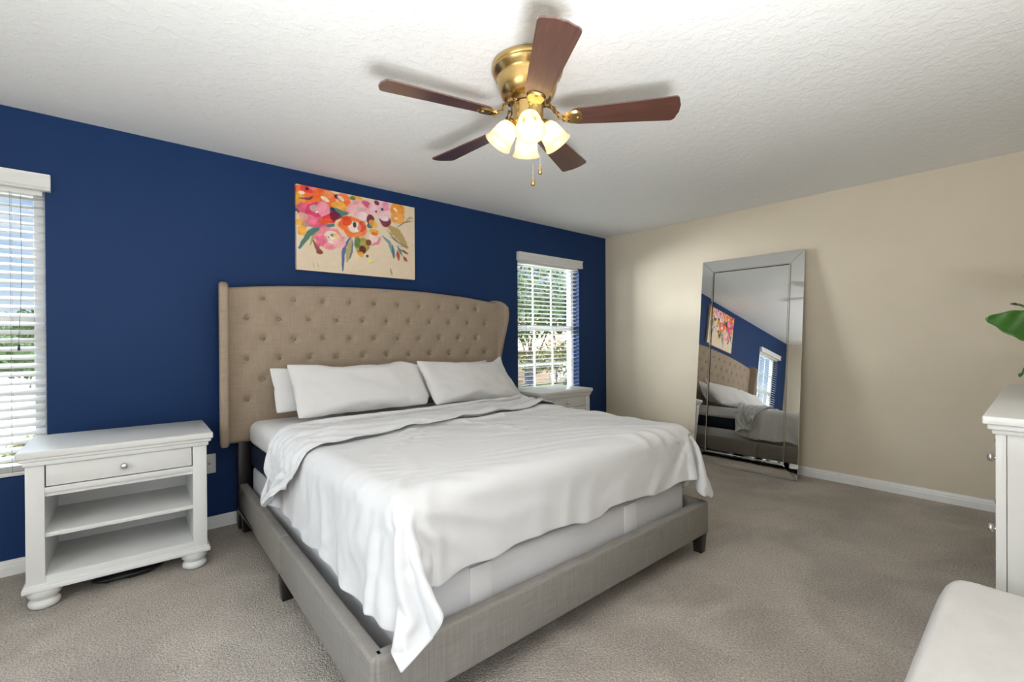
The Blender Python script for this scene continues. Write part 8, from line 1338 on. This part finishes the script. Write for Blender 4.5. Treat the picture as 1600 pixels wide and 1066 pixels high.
mound('hedge', 'low dark green hedge below the pale blossoms outside the right window', 28.6, 25.3, .95, .95, .75, 'foliage', 6)
hs = thing('house', 'tan stucco house with pink tiled roof outside the right window', 'house', (29, 33.5, GZ))
bm = bmesh.new(); add_box(bm, -12, 12, -3.5, 6, 0, 3.1)
for k in range(1, 8): add_box(bm, -12.02, 12.02, -3.53, -3.4, k*.38-.02, k*.38+.02)
obj('house_wall', bm, M_['stucco'], hs)
bm = bmesh.new(); A = [(-12.8, -4.2, 3.0), (12.8, -4.2, 3.0), (12.8, 6.6, 3.0), (-12.8, 6.6, 3.0), (-9, 1.2, 6.3), (9, 1.2, 6.3)]
vv = [bm.verts.new(p) for p in A]
for q in ((0, 1, 5, 4), (1, 2, 5), (2, 3, 4, 5), (3, 0, 4), (3, 2, 1, 0)): bm.faces.new([vv[k] for k in q])
obj('house_roof', bm, M_['rooftile'], hs)
for wx in (-6.2, 3.4):
    bm = bmesh.new(); add_box(bm, wx, wx+1.2, -3.56, -3.4, 1.0, 2.3); obj('house_window', bm, M_['trim'], hs)
bn = thing('wheelie_bin', 'blue wheelie bin beside the tan house wall outside the right window', 'bin', (27.0, 28.9, GZ))
bm = bmesh.new(); add_box(bm, -.30, .30, -.32, .32, .06, .98, .03, 2, None, .8); obj('bin_body', bm, M_['bluebin'], bn, .6)
box_obj('bin_lid', (-.33, .33, -.37, .35, .98, 1.05), M_['bluebin'], bn, .03)
for s in (-.28, .28):
    bm = bmesh.new(); add_lathe(bm, [(0, -.03), (.1, -.03), (.1, .03), (0, .03)], 16, T((s, .26, .1), (0, PI/2, 0))); obj('bin_wheel', bm, M_['blackplastic'], bn)
labels = ('round green tree past the lawn, nearest the left photo edge outside the left window', 'taller green tree behind the others outside the left window', 'small green tree at the right side of the left window view')
for lab, (x, y, s, sd) in zip(labels, ((-5.2, 39, .95, 11), (-4.9, 52, 1.35, 12), (-3.75, 46.3, .85, 14))):
    tree(lab, x, y, 3.6*s, [(-.9*s, 0, 2.9*s, 1.6*s, 1.6*s, 1.1*s), (.9*s, .3, 3.2*s, 1.7*s, 1.7*s, 1.2*s), (0, -.5, 3.9*s, 1.3*s, 1.3*s, 1.0*s)], 500, .24, sd, 'foliage')
mound('round_shrub', 'bright green shrub on the lawn just outside the left window', -1.75, 21.0, .9, .9, 1.0, 'olive', 31, 900, .12)
